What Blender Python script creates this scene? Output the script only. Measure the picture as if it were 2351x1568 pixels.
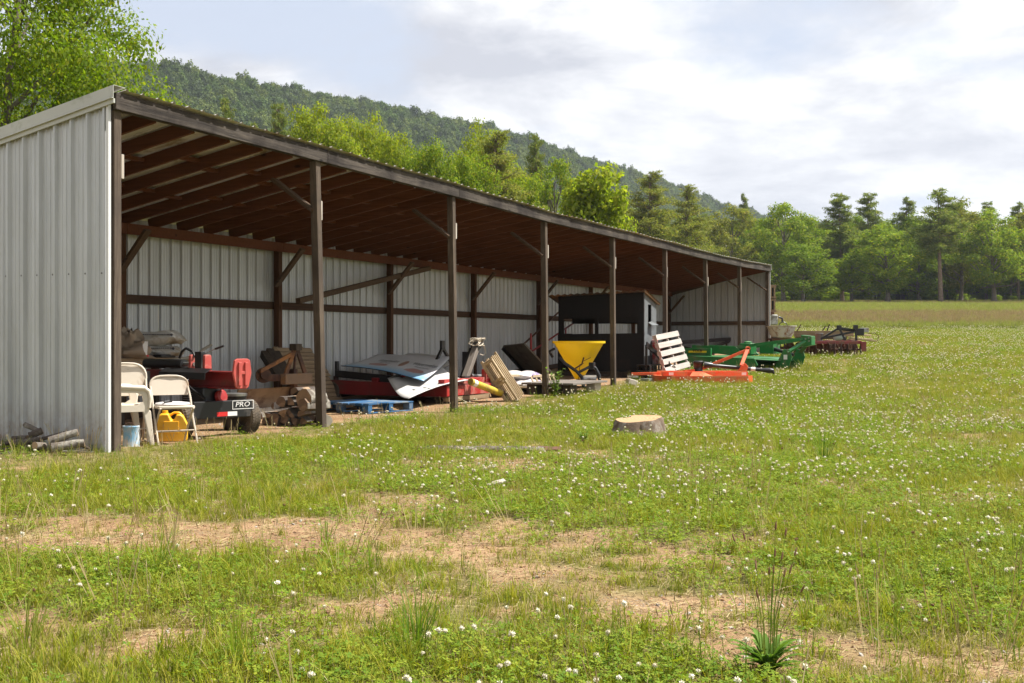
import bpy, bmesh, math, random
import numpy as np
from mathutils import Vector, Matrix, Euler
R = math.radians
rng = np.random.default_rng(7); random.seed(7)
for o in list(bpy.data.objects): bpy.data.objects.remove(o)
scn = bpy.context.scene; COL = scn.collection

# ------------------------------------------------------------------ camera
FPX = 2730.0; CX, CY = 1175.5, 784.0; CAMZ = 1.10          # measured on a 2351 px wide view of the photograph
cam_d = bpy.data.cameras.new('camera'); cam = bpy.data.objects.new('camera', cam_d); COL.objects.link(cam)
cam.location = (0, 0, CAMZ); cam.rotation_euler = (R(90), 0, 0)
cam_d.lens = FPX / 2351 * 36; cam_d.sensor_width = 36; cam_d.clip_start = .05; cam_d.clip_end = 6000
scn.camera = cam
scn.render.resolution_x, scn.render.resolution_y = 1024, 683

# ------------------------------------------------------------------ light
PHI = .42938; P0 = np.array([-3.942, 11.779])
DU = np.array([math.sin(PHI), math.cos(PHI)]); DV = np.array([-math.cos(PHI), math.sin(PHI)])
SANG = math.pi / 2 - PHI
SUN_EL = R(57); _h = (.72 * DU - 1.0 * DV); _h = _h / np.linalg.norm(_h)
SUN = Vector((_h[0] * math.cos(SUN_EL), _h[1] * math.cos(SUN_EL), math.sin(SUN_EL)))
sun_d = bpy.data.lights.new('sun', 'SUN'); sun_d.energy = 5.0; sun_d.angle = R(.55); sun_d.color = (1, .965, .90)
sun = bpy.data.objects.new('sun', sun_d); COL.objects.link(sun); sun.location = (40, 20, 60)
sun.rotation_euler = SUN.to_track_quat('Z', 'Y').to_euler()

class NT:
    def __init__(s, tree): s.t = tree; s.n = tree.nodes; s.l = tree.links
    def __call__(s, typ, inp=None, **kw):
        nd = s.n.new(typ)
        for k, v in kw.items(): setattr(nd, k, v)
        for k, v in (inp or {}).items():
            sk = nd.inputs[k]
            if isinstance(v, bpy.types.NodeSocket): s.l.new(v, sk)
            else: sk.default_value = v
        return nd
    def math(s, op, a, b=0, c=0, clamp=False):
        nd = s('ShaderNodeMath', {0: a, 1: b, 2: c}, operation=op, use_clamp=clamp); return nd.outputs[0]
    def noise(s, vec, scale, detail=3, rough=.55, dist=0):
        return s('ShaderNodeTexNoise', {'Vector': vec, 'Scale': scale, 'Detail': detail, 'Roughness': rough, 'Distortion': dist}).outputs['Fac']
    def ramp(s, fac, stops, interp='LINEAR'):
        nd = s('ShaderNodeValToRGB', {0: fac}); e = nd.color_ramp.elements; nd.color_ramp.interpolation = interp
        while len(e) < len(stops): e.new(.5)
        for i, (p, c) in enumerate(stops):
            e[i].position = p; e[i].color = (*c, 1) if len(c) == 3 else c
        return nd.outputs[0]
    def mix(s, f, a, b, blend='MIX'):
        nd = s('ShaderNodeMix', data_type='RGBA', blend_type=blend)
        for i, v in ((0, f), (6, a), (7, b)):
            if isinstance(v, bpy.types.NodeSocket): s.l.new(v, nd.inputs[i])
            else: nd.inputs[i].default_value = v if i == 0 else ((*v, 1) if len(v) == 3 else v)
        return nd.outputs[2]
    def bump(s, h, strength, dist=.01):
        return s('ShaderNodeBump', {'Height': h, 'Strength': strength, 'Distance': dist}).outputs[0]

world = bpy.data.worlds.new('World'); scn.world = world; world.use_nodes = True
w = NT(world.node_tree); w.n.clear()
sky = w('ShaderNodeTexSky', sky_type='NISHITA', sun_disc=False, sun_elevation=SUN_EL, sun_rotation=math.atan2(SUN.x, SUN.y),
        air_density=1.3, dust_density=3.0, ozone_density=1.0)
tc = w('ShaderNodeTexCoord')
sx = w('ShaderNodeSeparateXYZ', {0: tc.outputs['Generated']})
zz = w.math('ADD', w.math('MAXIMUM', sx.outputs[2], 0.0), .22)
cv = w('ShaderNodeCombineXYZ', {0: w.math('DIVIDE', sx.outputs[0], zz), 1: w.math('DIVIDE', sx.outputs[1], zz), 2: 3.7}).outputs[0]
n1 = w.noise(cv, 1.35, 10, .57, .2)
cmask = w.ramp(n1, [(.35, (0, 0, 0)), (.46, (1, 1, 1))])
cv2 = w('ShaderNodeVectorMath', {0: cv, 1: (.10, .06, .2)}, operation='ADD').outputs[0]
n2 = w.noise(cv2, 1.9, 10, .60, .3)
ccol = w.ramp(n2, [(.38, (5.5, 5.65, 6.3)), (.49, (7.4, 7.5, 7.9)), (.58, (9.6, 9.6, 9.6))])
blue = w.mix(.80, sky.outputs[0], (6.2, 6.8, 8.2))
skyc = w.mix(cmask, blue, ccol)
bg = w('ShaderNodeBackground', {'Color': skyc, 'Strength': .055})
wo = w('ShaderNodeOutputWorld', {0: bg.outputs[0]})
scn.view_settings.view_transform = 'Standard'; scn.view_settings.look = 'None'
scn.view_settings.exposure = 1.07; scn.view_settings.gamma = 1.0; scn.view_settings.use_curve_mapping = False

# ------------------------------------------------------------------ terrain height and pixel helpers
_GY = np.array([-3000, 0, 12, 18, 22, 25, 28, 31, 35, 38.4, 50, 65, 100, 220, 400, 3000.])
_GZ = np.array([0, 0, 0, 0.0, .09, .16, .28, .40, .58, .76, 1.2, 1.75, 3.1, 8.68, 16, 60.])
def vnoise(x, y, seed=0):
    x = np.asarray(x, float); y = np.asarray(y, float)
    xi = np.floor(x).astype(np.int64); yi = np.floor(y).astype(np.int64); fx = x - xi; fy = y - yi
    fx = fx * fx * (3 - 2 * fx); fy = fy * fy * (3 - 2 * fy)
    def h(a, b):
        n = (a * 374761393 + b * 668265263 + seed * 1442695041) & 0x7fffffff
        n = ((n ^ (n >> 13)) * 1274126177) & 0x7fffffff
        return ((n ^ (n >> 16)) & 0xffff) / 65535.0
    return (h(xi, yi) * (1 - fx) + h(xi + 1, yi) * fx) * (1 - fy) + (h(xi, yi + 1) * (1 - fx) + h(xi + 1, yi + 1) * fx) * fy
def fbm(x, y, sc, oct=4, seed=0):
    t = 0; a = .5; n = 0
    for i in range(oct):
        t = t + a * vnoise(np.asarray(x) * sc * 2 ** i + 31 * i, np.asarray(y) * sc * 2 ** i + 17 * i, seed + i); n += a; a *= .5
    return t / n
def gz0(x, y):
    ys = np.asarray(y, float)
    z = (np.interp(ys - 1.5, _GY, _GZ) + np.interp(ys, _GY, _GZ) * 2 + np.interp(ys + 1.5, _GY, _GZ)) / 4
    return z
def gz(x, y):
    near = np.clip(1 - np.asarray(y) / 60, 0, 1)
    return gz0(x, y) + near * (fbm(x, y, .5, 3, 3) - .5) * .06 + (fbm(x, y, 2.3, 2, 9) - .5) * .025 * near
def shed(u, v): q = P0 + u * DU + v * DV; return float(q[0]), float(q[1])
def gs(u, v): x, y = shed(u, v); return float(gz(x, y))
def PV(x, y, v):
    """point (u,v,w) of the shed frame seen at view pixel (x,y) on the upright plane v = const"""
    r = np.array([(x - CX) / FPX, 1.]); Y = ((P0 + v * DV) @ DV) / (r @ DV); q = Y * r - P0
    return (float(q @ DU), v, CAMZ - (y - CY) / FPX * Y)
def PU(x, y, u):
    r = np.array([(x - CX) / FPX, 1.]); Y = ((P0 + u * DU) @ DU) / (r @ DU); q = Y * r - P0
    return (u, float(q @ DV), CAMZ - (y - CY) / FPX * Y)
def PY(x, y, Y): return ((x - CX) / FPX * Y, Y, CAMZ - (y - CY) / FPX * Y)
def PG(x, y):
    for Y in np.geomspace(2.2, 240, 3000):
        X = (x - CX) / FPX * Y; z = CAMZ - (y - CY) / FPX * Y
        if z <= gz0(X, Y): break
    return (float(X), float(Y), float(gz(X, Y)))

# ------------------------------------------------------------------ mesh builder
class MB:
    def __init__(s): s.v = []; s.f = []
    def add(s, vs, fs):
        o = len(s.v); s.v += [tuple(map(float, q)) for q in vs]; s.f += [tuple(i + o for i in f) for f in fs]; return s
    def box(s, c, sz, M=None):
        hx, hy, hz = sz[0] / 2, sz[1] / 2, sz[2] / 2; c = Vector(c)
        vs = [Vector((x, y, z)) for z in (-hz, hz) for x, y in ((-hx, -hy), (hx, -hy), (hx, hy), (-hx, hy))]
        if M is not None: vs = [M @ q for q in vs]
        return s.add([c + q for q in vs], [(3, 2, 1, 0), (4, 5, 6, 7), (0, 1, 5, 4), (1, 2, 6, 5), (2, 3, 7, 6), (3, 0, 4, 7)])
    def bar(s, a, b, w, h, up=(0, 0, 1)):
        a, b = Vector(a), Vector(b); t = (b - a).normalized(); up = Vector(up)
        if abs(t.dot(up)) > .98: up = Vector((0, 1, 0))
        x = t.cross(up).normalized(); y = x.cross(t)
        vs = [p + x * i * w / 2 + y * j * h / 2 for p in (a, b) for i, j in ((-1, -1), (1, -1), (1, 1), (-1, 1))]
        return s.add(vs, [(3, 2, 1, 0), (4, 5, 6, 7), (0, 1, 5, 4), (1, 2, 6, 5), (2, 3, 7, 6), (3, 0, 4, 7)])
    def tube(s, pts, r, n=8, cap=True, jit=0):
        pts = [Vector(p) for p in pts]; m = len(pts); rs = r if hasattr(r, '__len__') else [r] * m
        t0 = (pts[1] - pts[0]).normalized(); x = t0.orthogonal().normalized(); vs = []; fs = []
        for i, p in enumerate(pts):
            t = (pts[min(i + 1, m - 1)] - pts[max(i - 1, 0)]).normalized()
            x = (x - t * x.dot(t)).normalized(); y = t.cross(x)
            for k in range(n):
                a = 2 * math.pi * k / n; rr = rs[i] * (1 + (random.random() - .5) * jit)
                vs.append(p + (x * math.cos(a) + y * math.sin(a)) * rr)
        for i in range(m - 1):
            for k in range(n):
                fs.append((i * n + k, i * n + (k + 1) % n, (i + 1) * n + (k + 1) % n, (i + 1) * n + k))
        if cap: fs += [tuple(reversed(range(n))), tuple(range((m - 1) * n, m * n))]
        return s.add(vs, fs)
    def prism(s, poly, vec):
        poly = [Vector(p) for p in poly]; vec = Vector(vec); n = len(poly)
        vs = poly + [p + vec for p in poly]
        fs = [tuple(reversed(range(n))), tuple(range(n, 2 * n))] + [(i, (i + 1) % n, n + (i + 1) % n, n + i) for i in range(n)]
        return s.add(vs, fs)
    def lathe(s, prof, n=20, M=None, sc=(1, 1)):
        vs = []; fs = []; m = len(prof)
        for r, z in prof:
            for k in range(n):
                a = 2 * math.pi * k / n; q = Vector((r * math.cos(a) * sc[0], r * math.sin(a) * sc[1], z)); vs.append(M @ q if M is not None else q)
        for i in range(m - 1):
            for k in range(n): fs.append((i * n + k, i * n + (k + 1) % n, (i + 1) * n + (k + 1) % n, (i + 1) * n + k))
        if prof[0][0] > 1e-6: fs.append(tuple(reversed(range(n))))
        if prof[-1][0] > 1e-6: fs.append(tuple(range((m - 1) * n, m * n)))
        return s.add(vs, fs)
    def mesh(s, name, off=(0, 0, 0), smooth=None):
        me = bpy.data.meshes.new(name); ox, oy, oz = off
        me.from_pydata([(a - ox, b - oy, c - oz) for a, b, c in s.v], [], s.f); me.update()
        bm = bmesh.new(); bm.from_mesh(me); bmesh.ops.recalc_face_normals(bm, faces=bm.faces); bm.to_mesh(me); bm.free()
        if smooth:
            me.polygons.foreach_set('use_smooth', [True] * len(me.polygons)); me.set_sharp_from_angle(angle=R(smooth))
        return me
def axis_M(p, d, x=None):
    d = Vector(d).normalized(); x = Vector(x) if x is not None else d.orthogonal(); x = (x - d * x.dot(d)).normalized(); y = d.cross(x)
    M = Matrix((x, y, d)).transposed().to_4x4(); M.translation = Vector(p); return M
def tag(o, label=None, cat=None, group=None, kind=None):
    if label: o['label'] = label
    if cat: o['category'] = cat
    if group: o['group'] = group
    if kind: o['kind'] = kind
    return o
def link(name, me, mat, parent=None, bevel=0):
    o = bpy.data.objects.new(name, me); COL.objects.link(o)
    if mat is not None and not me.materials: me.materials.append(mat)
    if parent is not None: o.parent = parent
    if bevel:
        b = o.modifiers.new('bevel', 'BEVEL'); b.width = bevel; b.segments = 2; b.limit_method = 'ANGLE'; b.angle_limit = R(40)
    return o
class Thing:
    """an Empty at the base of a thing; parts are given in the thing's frame (shed things: in u,v,w) and stored relative to the base"""
    def __init__(s, name, label, cat, base, frame='shed', ang=0, group=None):
        s.e = bpy.data.objects.new(name, None); COL.objects.link(s.e); s.e.empty_display_size = .2
        if frame == 'shed':
            x, y = shed(base[0], base[1]); s.e.location = (x, y, base[2]); s.e.rotation_euler = (0, 0, SANG); s.off = base
        elif frame == 'world': s.e.location = base; s.off = base
        else: s.e.location = base; s.e.rotation_euler = (0, 0, ang); s.off = (0, 0, 0)
        tag(s.e, label, cat, group)
    def part(s, name, mb, mat, bevel=0, smooth=None, parent=None, label=None, kind=None):
        o = link(name, mb.mesh(name, s.off, smooth), mat, parent if parent is not None else s.e, bevel)
        return tag(o, label, None, None, kind)
def single(name, label, cat, mb, mat, base, frame='shed', ang=0, bevel=0, smooth=None, group=None):
    t = mb.mesh(name, base if frame in ('shed', 'world') else (0, 0, 0), smooth); o = link(name, t, mat, None, bevel)
    if frame == 'shed': x, y = shed(base[0], base[1]); o.location = (x, y, base[2]); o.rotation_euler = (0, 0, SANG)
    else: o.location = base; o.rotation_euler = (0, 0, ang)
    return tag(o, label, cat, group)
def text_mb(txt, size, M, depth=.002, xs=1.0, shear=0.0):
    c = bpy.data.curves.new('t', 'FONT'); c.body = txt; c.size = size; c.extrude = depth; c.align_x = 'CENTER'; c.align_y = 'CENTER'; c.shear = shear; c.resolution_u = 2
    o = bpy.data.objects.new('t', c); COL.objects.link(o); bpy.context.view_layer.update()
    me = bpy.data.meshes.new_from_object(o.evaluated_get(bpy.context.evaluated_depsgraph_get()))
    mb = MB(); mb.add([M @ Vector((q.co.x * xs, q.co.y, q.co.z)) for q in me.vertices], [tuple(p.vertices) for p in me.polygons])
    bpy.data.objects.remove(o); bpy.data.curves.remove(c); bpy.data.meshes.remove(me); return mb

# ------------------------------------------------------------------ materials
def newmat(name):
    m = bpy.data.materials.new(name); m.use_nodes = True; t = NT(m.node_tree); t.n.clear()
    out = t('ShaderNodeOutputMaterial'); return m, t, out
def pbr(name, col, rough=.5, metal=0, var=.18, sc=4, bump=.15, dirt=None, dirt_amt=.3, dirt_sc=2.2, fine=60):
    m, t, out = newmat(name); co = t('ShaderNodeTexCoord').outputs['Object']
    n = t.noise(co, sc, 5, .6); c = t.mix(n, [x * (1 - var) for x in col], [min(1, x * (1 + var)) for x in col])
    r = rough
    if dirt:
        d = t.noise(co, dirt_sc, 7, .68, .4); d2 = t.ramp(d, [(.62 - dirt_amt * .5, (0, 0, 0)), (.72 - dirt_amt * .4, (1, 1, 1))])
        c = t.mix(d2, c, dirt); r = t.math('ADD', t.math('MULTIPLY', d2, .9 - rough), rough)
    h = t.noise(co, fine, 3, .6)
    p = t('ShaderNodeBsdfPrincipled', {'Base Color': c, 'Roughness': r, 'Metallic': metal, 'Normal': t.bump(h, bump, .004)})
    t.l.new(p.outputs[0], out.inputs[0]); return m
def wood(name, c1, c2, axis=2, sc=14, rough=.85, knots=True, stain=None, bump=.4):
    m, t, out = newmat(name); co = t('ShaderNodeTexCoord').outputs['Object']
    s = [1, 1, 1]; s[axis] = .045
    oi = t('ShaderNodeObjectInfo').outputs['Random']
    mp = t('ShaderNodeMapping', {'Vector': co, 'Scale': s, 'Location': t('ShaderNodeCombineXYZ', {0: t.math('MULTIPLY', oi, 30), 1: t.math('MULTIPLY', oi, 17), 2: t.math('MULTIPLY', oi, 23)}).outputs[0]}).outputs[0]
    n = t.noise(mp, sc, 6, .7, .6); c = t.ramp(n, [(.30, c1), (.62, c2)])
    big = t.noise(co, 1.3, 3, .6); c = t.mix(t.math('MULTIPLY', big, .55), c, [x * .55 for x in c1])
    c = t.mix(t.math('MULTIPLY', oi, .35), c, [x * .7 for x in c2])
    if stain:
        d = t.ramp(t.noise(co, .9, 5, .65, .5), [(.45, (0, 0, 0)), (.62, (1, 1, 1))]); c = t.mix(d, c, stain)
    if knots:
        vo = t('ShaderNodeTexVoronoi', {'Vector': t('ShaderNodeMapping', {'Vector': co, 'Scale': [4 if i != axis else 1.6 for i in range(3)]}).outputs[0], 'Scale': 1.0}).outputs['Distance']
        c = t.mix(t.ramp(vo, [(.05, (1, 1, 1)), (.10, (0, 0, 0))]), c, [x * .35 for x in c1])
    crack = t.noise(mp, sc * 3, 4, .75)
    p = t('ShaderNodeBsdfPrincipled', {'Base Color': c, 'Roughness': rough, 'Normal': t.bump(t.math('ADD', crack, n), bump, .008), 'Specular IOR Level': .25})
    t.l.new(p.outputs[0], out.inputs[0]); return m
def leafmat(name, c1, c2, c3=None, trans=.45, per='island', rough=.5):
    m, t, out = newmat(name)
    f = t('ShaderNodeNewGeometry').outputs['Random Per Island'] if per == 'island' else t('ShaderNodeObjectInfo').outputs['Random']
    st = [(0, c1), (.75, c2)] + ([(1, c3)] if c3 else [])
    c = t.ramp(f, st)
    co = t('ShaderNodeTexCoord').outputs['Object']
    if per == 'island':
        n = t.noise(co, .45, 2, .5); c = t.mix(t.math('MULTIPLY', n, .6), c, [x * .5 for x in c1])
    d = t('ShaderNodeBsdfPrincipled', {'Base Color': c, 'Roughness': .7, 'Specular IOR Level': .12})
    tr = t('ShaderNodeBsdfTranslucent', {'Color': t.mix(1.0, c, (1.35, 1.45, .55), 'MULTIPLY')})
    mx = t('ShaderNodeMixShader', {0: trans, 1: d.outputs[0], 2: tr.outputs[0]})
    t.l.new(mx.outputs[0], out.inputs[0]); return m
# ------------------------------------------------------------------ ground
def soil_mask(x, y):
    """bare earth: two worn wheel lanes and patches, dirt floor of the shed (1 = bare)"""
    x = np.asarray(x, float); y = np.asarray(y, float); s = np.zeros(np.broadcast(x, y).shape)
    n = fbm(x, y, 1.1, 5, 21); wob = (fbm(x, y, .35, 3, 5) - .5)
    # a worn lane from the left edge, curving to the right foreground
    yl = 6.75 - .13 * (x + 2.5) + wob * 1.0
    a = np.clip(1 - np.abs(y - yl) / .85, 0, 1) * np.clip((1.6 - x) / 1.8, 0, 1)
    s = np.maximum(s, a)
    for ex, ey, rx, ry, k in PATCH:
        r = np.sqrt(((x - ex) / rx) ** 2 + ((y - ey) / ry) ** 2); s = np.maximum(s, np.clip(1.25 - r, 0, 1) * k)
    s = np.clip((s * 1.15 + (n - .5) * 2.4 + (fbm(x, y, 4.5, 3, 33) - .5) * 2.4 - .27) * 1.2, 0, 1)
    base = np.clip((n * .6 + fbm(x, y, 5, 3, 44) * .4 - .57) * 5, 0, 1) * np.clip((13 - y) / 7, 0, .85)
    s = np.maximum(s, base)
    q0 = (x - P0[0]) * DU[0] + (y - P0[1]) * DU[1]; q1 = (x - P0[0]) * DV[0] + (y - P0[1]) * DV[1]
    edge = q1 + (n - .5) * .9 - .02 + np.where(q0 > 13.5, (q0 - 13.5) * .03, 0) + np.clip(.25 - np.abs(q0 - 3), -.2, .25)
    ins = np.clip(edge * 4 + .4, 0, 1) * (q0 > -.1) * (q0 < 29.5) * (q1 < 3.6)
    return np.maximum(s, ins)
def in_shed(x, y, m=0.0):
    q0 = (x - P0[0]) * DU[0] + (y - P0[1]) * DU[1]; q1 = (x - P0[0]) * DV[0] + (y - P0[1]) * DV[1]
    return (q1 > m) & (q0 > -.05) & (q0 < 29.4) & (q1 < 3.5)
PATCH = []
for px, py, hw, hh, k in ((230, 1215, 330, 45, 1.0), (620, 1235, 300, 42, 1.0), (1000, 1265, 330, 48, 1.0), (1640, 1330, 330, 72, 1.0), (1600, 1250, 320, 28, .75),
                          (1720, 1470, 260, 66, 1.0), (1560, 1410, 200, 46, .95), (330, 1480, 130, 35, .85), (2020, 1490, 290, 60, .9), (60, 1420, 90, 40, .6),
                          (980, 1170, 120, 16, .6), (1180, 1065, 150, 14, .7), (1350, 1040, 90, 8, .7), (2100, 1340, 190, 34, .75), (40, 1080, 150, 16, .6), (1400, 1500, 120, 30, .5), (820, 1395, 260, 26, .6), (200, 1360, 200, 20, .5), (1150, 1420, 160, 26, .6), (640, 1500, 160, 26, .5), (2150, 1230, 160, 18, .5)):
    a = PG(px, py); l = PG(px - hw, py); n_ = PG(px, py + hh); f_ = PG(px, py - hh)
    PATCH.append((a[0], (n_[1] + f_[1]) / 2, abs(a[0] - l[0]), abs(f_[1] - n_[1]) / 2 + .12, k))
def axis_lines(lo, hi, d0, far_lo, far_hi, g=1.22):
    a = list(np.arange(lo, hi + 1e-6, d0)); st = d0; q = lo; L = []
    while q > far_lo: st *= g; q -= st; L.append(q)
    st = d0; q = hi; H = []
    while q < far_hi: st *= g; q += st; H.append(q)
    return np.array(L[::-1] + a + H)
xs = axis_lines(-10, 13, .12, -2600, 2600); ys = axis_lines(2, 30, .12, -800, 3000, 1.06)
X, Y = np.meshgrid(xs, ys); Z = gz(X, Y); nx, ny = len(xs), len(ys)
me = bpy.data.meshes.new('ground')
idx = np.arange(nx * ny).reshape(ny, nx)
quads = np.stack([idx[:-1, :-1], idx[:-1, 1:], idx[1:, 1:], idx[1:, :-1]], -1).reshape(-1, 4)
me.vertices.add(nx * ny); me.vertices.foreach_set('co', np.stack([X, Y, Z], -1).ravel().astype(np.float32))
me.loops.add(quads.size); me.loops.foreach_set('vertex_index', quads.ravel().astype(np.int32))
me.polygons.add(len(quads)); me.polygons.foreach_set('loop_start', (np.arange(len(quads)) * 4).astype(np.int32)); me.update(); me.validate()
me.polygons.foreach_set('use_smooth', [True] * len(me.polygons))
sm = soil_mask(X, Y)
at = me.attributes.new('soil', 'FLOAT', 'POINT'); at.data.foreach_set('value', sm.ravel().astype(np.float32))
# field cover beyond the clover: brown seeded grass, yellow-green strip, tan strip before the woods
def field_cover(x, y):
    yy = y + (fbm(x, y, .02, 3, 40) - .5) * 26
    return np.interp(yy, [62, 76, 118, 128, 170, 180, 230, 400], [0, .85, .9, 0.12, .08, .6, .5, .3])
at = me.attributes.new('brown', 'FLOAT', 'POINT'); at.data.foreach_set('value', field_cover(X, Y).ravel().astype(np.float32))
m, t, out = newmat('ground')
co = t('ShaderNodeNewGeometry').outputs['Position']
soil = t('ShaderNodeAttribute', attribute_name='soil').outputs['Fac']; brown = t('ShaderNodeAttribute', attribute_name='brown').outputs['Fac']
s1 = t.ramp(t.noise(co, 1.1, 5, .6), [(.3, (.265, .155, .08)), (.65, (.41, .27, .15))])
s1 = t.mix(t.ramp(t.noise(co, 26, 4, .7), [(.45, (0, 0, 0)), (.62, (.8, .8, .8))]), s1, (.22, .125, .07))
gv = t('ShaderNodeTexVoronoi', {'Vector': co, 'Scale': 55.0}); gcol = t.ramp(t('ShaderNodeSeparateColor', {0: gv.outputs['Color']}).outputs[0], [(.0, (.20, .15, .12)), (.5, (.40, .31, .24)), (.9, (.52, .47, .43))])
gm = t.math('MULTIPLY', t.ramp(gv.outputs['Distance'], [(.25, (1, 1, 1)), (.36, (0, 0, 0))]), t.ramp(t.noise(co, 2.3, 3, .6), [(.48, (0, 0, 0)), (.62, (1, 1, 1))]))
s1 = t.mix(gm, s1, gcol)
g1 = t.ramp(t.noise(co, 3.2, 5, .7), [(.3, (.11, .115, .028)), (.5, (.18, .165, .05)), (.7, (.27, .21, .09))])
g1 = t.mix(t.math('MULTIPLY', t.noise(co, 40, 3, .7), .6), g1, (.10, .085, .035))
f1 = t.mix(t.noise(t('ShaderNodeMapping', {'Vector': co, 'Scale': (.25, .8, 1)}).outputs[0], .6, 6, .7), (.16, .175, .04), (.25, .245, .075))
b1 = t.ramp(t.noise(t('ShaderNodeMapping', {'Vector': co, 'Scale': (.3, .7, 1)}).outputs[0], .8, 6, .7), [(.3, (.16, .125, .07)), (.55, (.25, .19, .105)), (.7, (.26, .23, .10))])
yv = t('ShaderNodeSeparateXYZ', {0: co}).outputs[1]
far = t('ShaderNodeMapRange', {'Value': yv, 'From Min': 58, 'From Max': 74}).outputs[0]
c = t.mix(far, g1, t.mix(brown, f1, b1)); c = t.mix(soil, c, s1)
hh = t.math('ADD', t.math('MULTIPLY', t.noise(co, 30, 5, .7), .6), t.math('MULTIPLY', gm, .5))
p = t('ShaderNodeBsdfPrincipled', {'Base Color': c, 'Roughness': .95, 'Normal': t.bump(hh, 1.0, .05), 'Specular IOR Level': .15}); t.l.new(p.outputs[0], out.inputs[0])
ground = link('ground', me, m); tag(ground, kind='structure')

# ------------------------------------------------------------------ ridge behind the field
RX = np.array([-1800, -900, -300, 360, 600, 860, 1010, 1200, 1400, 1640, 1760, 1880, 2000, 2150]); RYY = np.array([330, 190, 120, 150, 190, 232, 262, 310, 372, 462, 492, 512, 560, 640])
RD = np.array([420, 480, 540, 640, 700, 780, 830, 910, 1010, 1140, 1200, 1270, 1330, 1400.])
ns, nt = 150, 44; V = []; hillpts = []
for i in range(ns):
    px = -1800 + (2150 + 1800) * i / (ns - 1); yr = np.interp(px, RX, RYY); D = np.interp(px, RX, RD)
    zr = CAMZ + (CY - yr) / FPX * D - 5.0
    foot = 330 if px < 1300 else 330 + (px - 1300) * .5
    for j in range(nt):
        tt = j / (nt - 1) * 1.5
        y = foot + (D - foot) * tt; x = (px - CX) / FPX * y
        if tt > 1: x = (px - CX) / FPX * D + (px - CX) / FPX * (y - D)
        zf = float(gz0(x, foot)); k = tt if tt <= 1 else max(0, 1 - (tt - 1) * 1.6)
        prof = (k ** 1.25) if tt <= 1 else k
        z = zf + (zr - zf) * prof + (fbm(x, y, .008, 4, 70) - .5) * 26 * (4 * k * (1 - k) if tt < 1 else 0) + (fbm(x, y, .02, 2, 75) - .5) * 5
        V.append((x, y, float(z)))
F = [(i * nt + j, (i + 1) * nt + j, (i + 1) * nt + j + 1, i * nt + j + 1) for i in range(ns - 1) for j in range(nt - 1)]
hm = bpy.data.meshes.new('hill'); hm.from_pydata(V, [], F); hm.update(); hm.polygons.foreach_set('use_smooth', [True] * len(hm.polygons))
m, t, out = newmat('hill'); co = t('ShaderNodeNewGeometry').outputs['Position']
p = t('ShaderNodeBsdfPrincipled', {'Base Color': t.ramp(t.noise(co, .05, 5, .7), [(.35, (.02, .035, .012)), (.65, (.05, .075, .02))]), 'Roughness': 1.0}); t.l.new(p.outputs[0], out.inputs[0])
tag(link('hill', hm, m), kind='structure')
HV = np.array(V).reshape(ns, nt, 3)

# ------------------------------------------------------------------ the shed
W_POST = wood('weathered_post_wood', (.028, .018, .012), (.17, .128, .092), 2, 48, stain=(.062, .046, .035))
W_POSTB = wood('sheltered_post_wood', (.05, .022, .011), (.12, .056, .026), 2, 40)
W_BEAM = wood('weathered_beam_wood', (.007, .0055, .005), (.125, .102, .082), 0, 26, stain=(.018, .013, .011), bump=.6)
W_RAFT = wood('rafter_wood', (.070, .022, .009), (.165, .058, .025), 1, 34)
W_GIRT = wood('girt_wood', (.035, .02, .013), (.10, .056, .034), 0, 34)
W_BRACE = wood('brace_wood', (.045, .026, .016), (.14, .09, .055), 1, 34)
W_PALE = wood('pale_block_wood', (.42, .36, .29), (.58, .52, .44), 2, 12, knots=False)
m, t, out = newmat('galvanised_wall_sheet'); co = t('ShaderNodeTexCoord').outputs['Object']
n = t.noise(t('ShaderNodeMapping', {'Vector': co, 'Scale': (3, 3, .22)}).outputs[0], 2.2, 6, .65)
c = t.ramp(n, [(.3, (.40, .415, .425)), (.6, (.53, .545, .56))])
zc = t('ShaderNodeSeparateXYZ', {0: co}).outputs[2]
st = t.math('MULTIPLY', t.noise(t('ShaderNodeMapping', {'Vector': co, 'Scale': (9, 9, .35)}).outputs[0], 1.6, 5, .7), .55)
c = t.mix(t.math('MULTIPLY', st, t.noise(co, .6, 3, .5)), c, (.27, .24, .18))
mud = t.math('MULTIPLY', t('ShaderNodeMapRange', {'Value': zc, 'From Min': .55, 'From Max': .0}).outputs[0], t.ramp(t.noise(co, 7, 6, .7), [(.35, (0, 0, 0)), (.7, (1, 1, 1))]))
c = t.mix(mud, c, (.25, .16, .09))
rs_ = t.ramp(t.noise(t('ShaderNodeMapping', {'Vector': co, 'Scale': (14, 14, .5)}).outputs[0], 1.0, 4, .6), [(.66, (0, 0, 0)), (.76, (.7, .7, .7))])
c = t.mix(rs_, c, (.30, .24, .19))
p = t('ShaderNodeBsdfPrincipled', {'Base Color': c, 'Roughness': .42, 'Metallic': .25, 'Normal': t.bump(t.noise(co, 3.5, 3, .5), .25, .03)}); t.l.new(p.outputs[0], out.inputs[0]); SHEET = m
ROOFU = pbr('galvanised_roof_sheet', (.56, .53, .47), .45, .2, .2, 2, .1, dirt=(.25, .19, .13), dirt_amt=.22)
TRIM = pbr('pale_trim_sheet', (.43, .43, .385), .4, .1, .12, 1.5, .05, dirt=(.28, .30, .24), dirt_amt=.12)
WTRIM = pbr('white_trim_sheet', (.60, .60, .59), .4, .05, .06, 2, .03)
SCREW = pbr('screw_steel', (.12, .11, .10), .5, .6)
BAY = 3.658; LEN = BAY * 8; DEP = 3.30
HB = np.array([3.383, 3.36, 3.33, 3.275, 3.278, 3.285, 3.268, 3.30, 3.365])      # front beam sags from post to post
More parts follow.
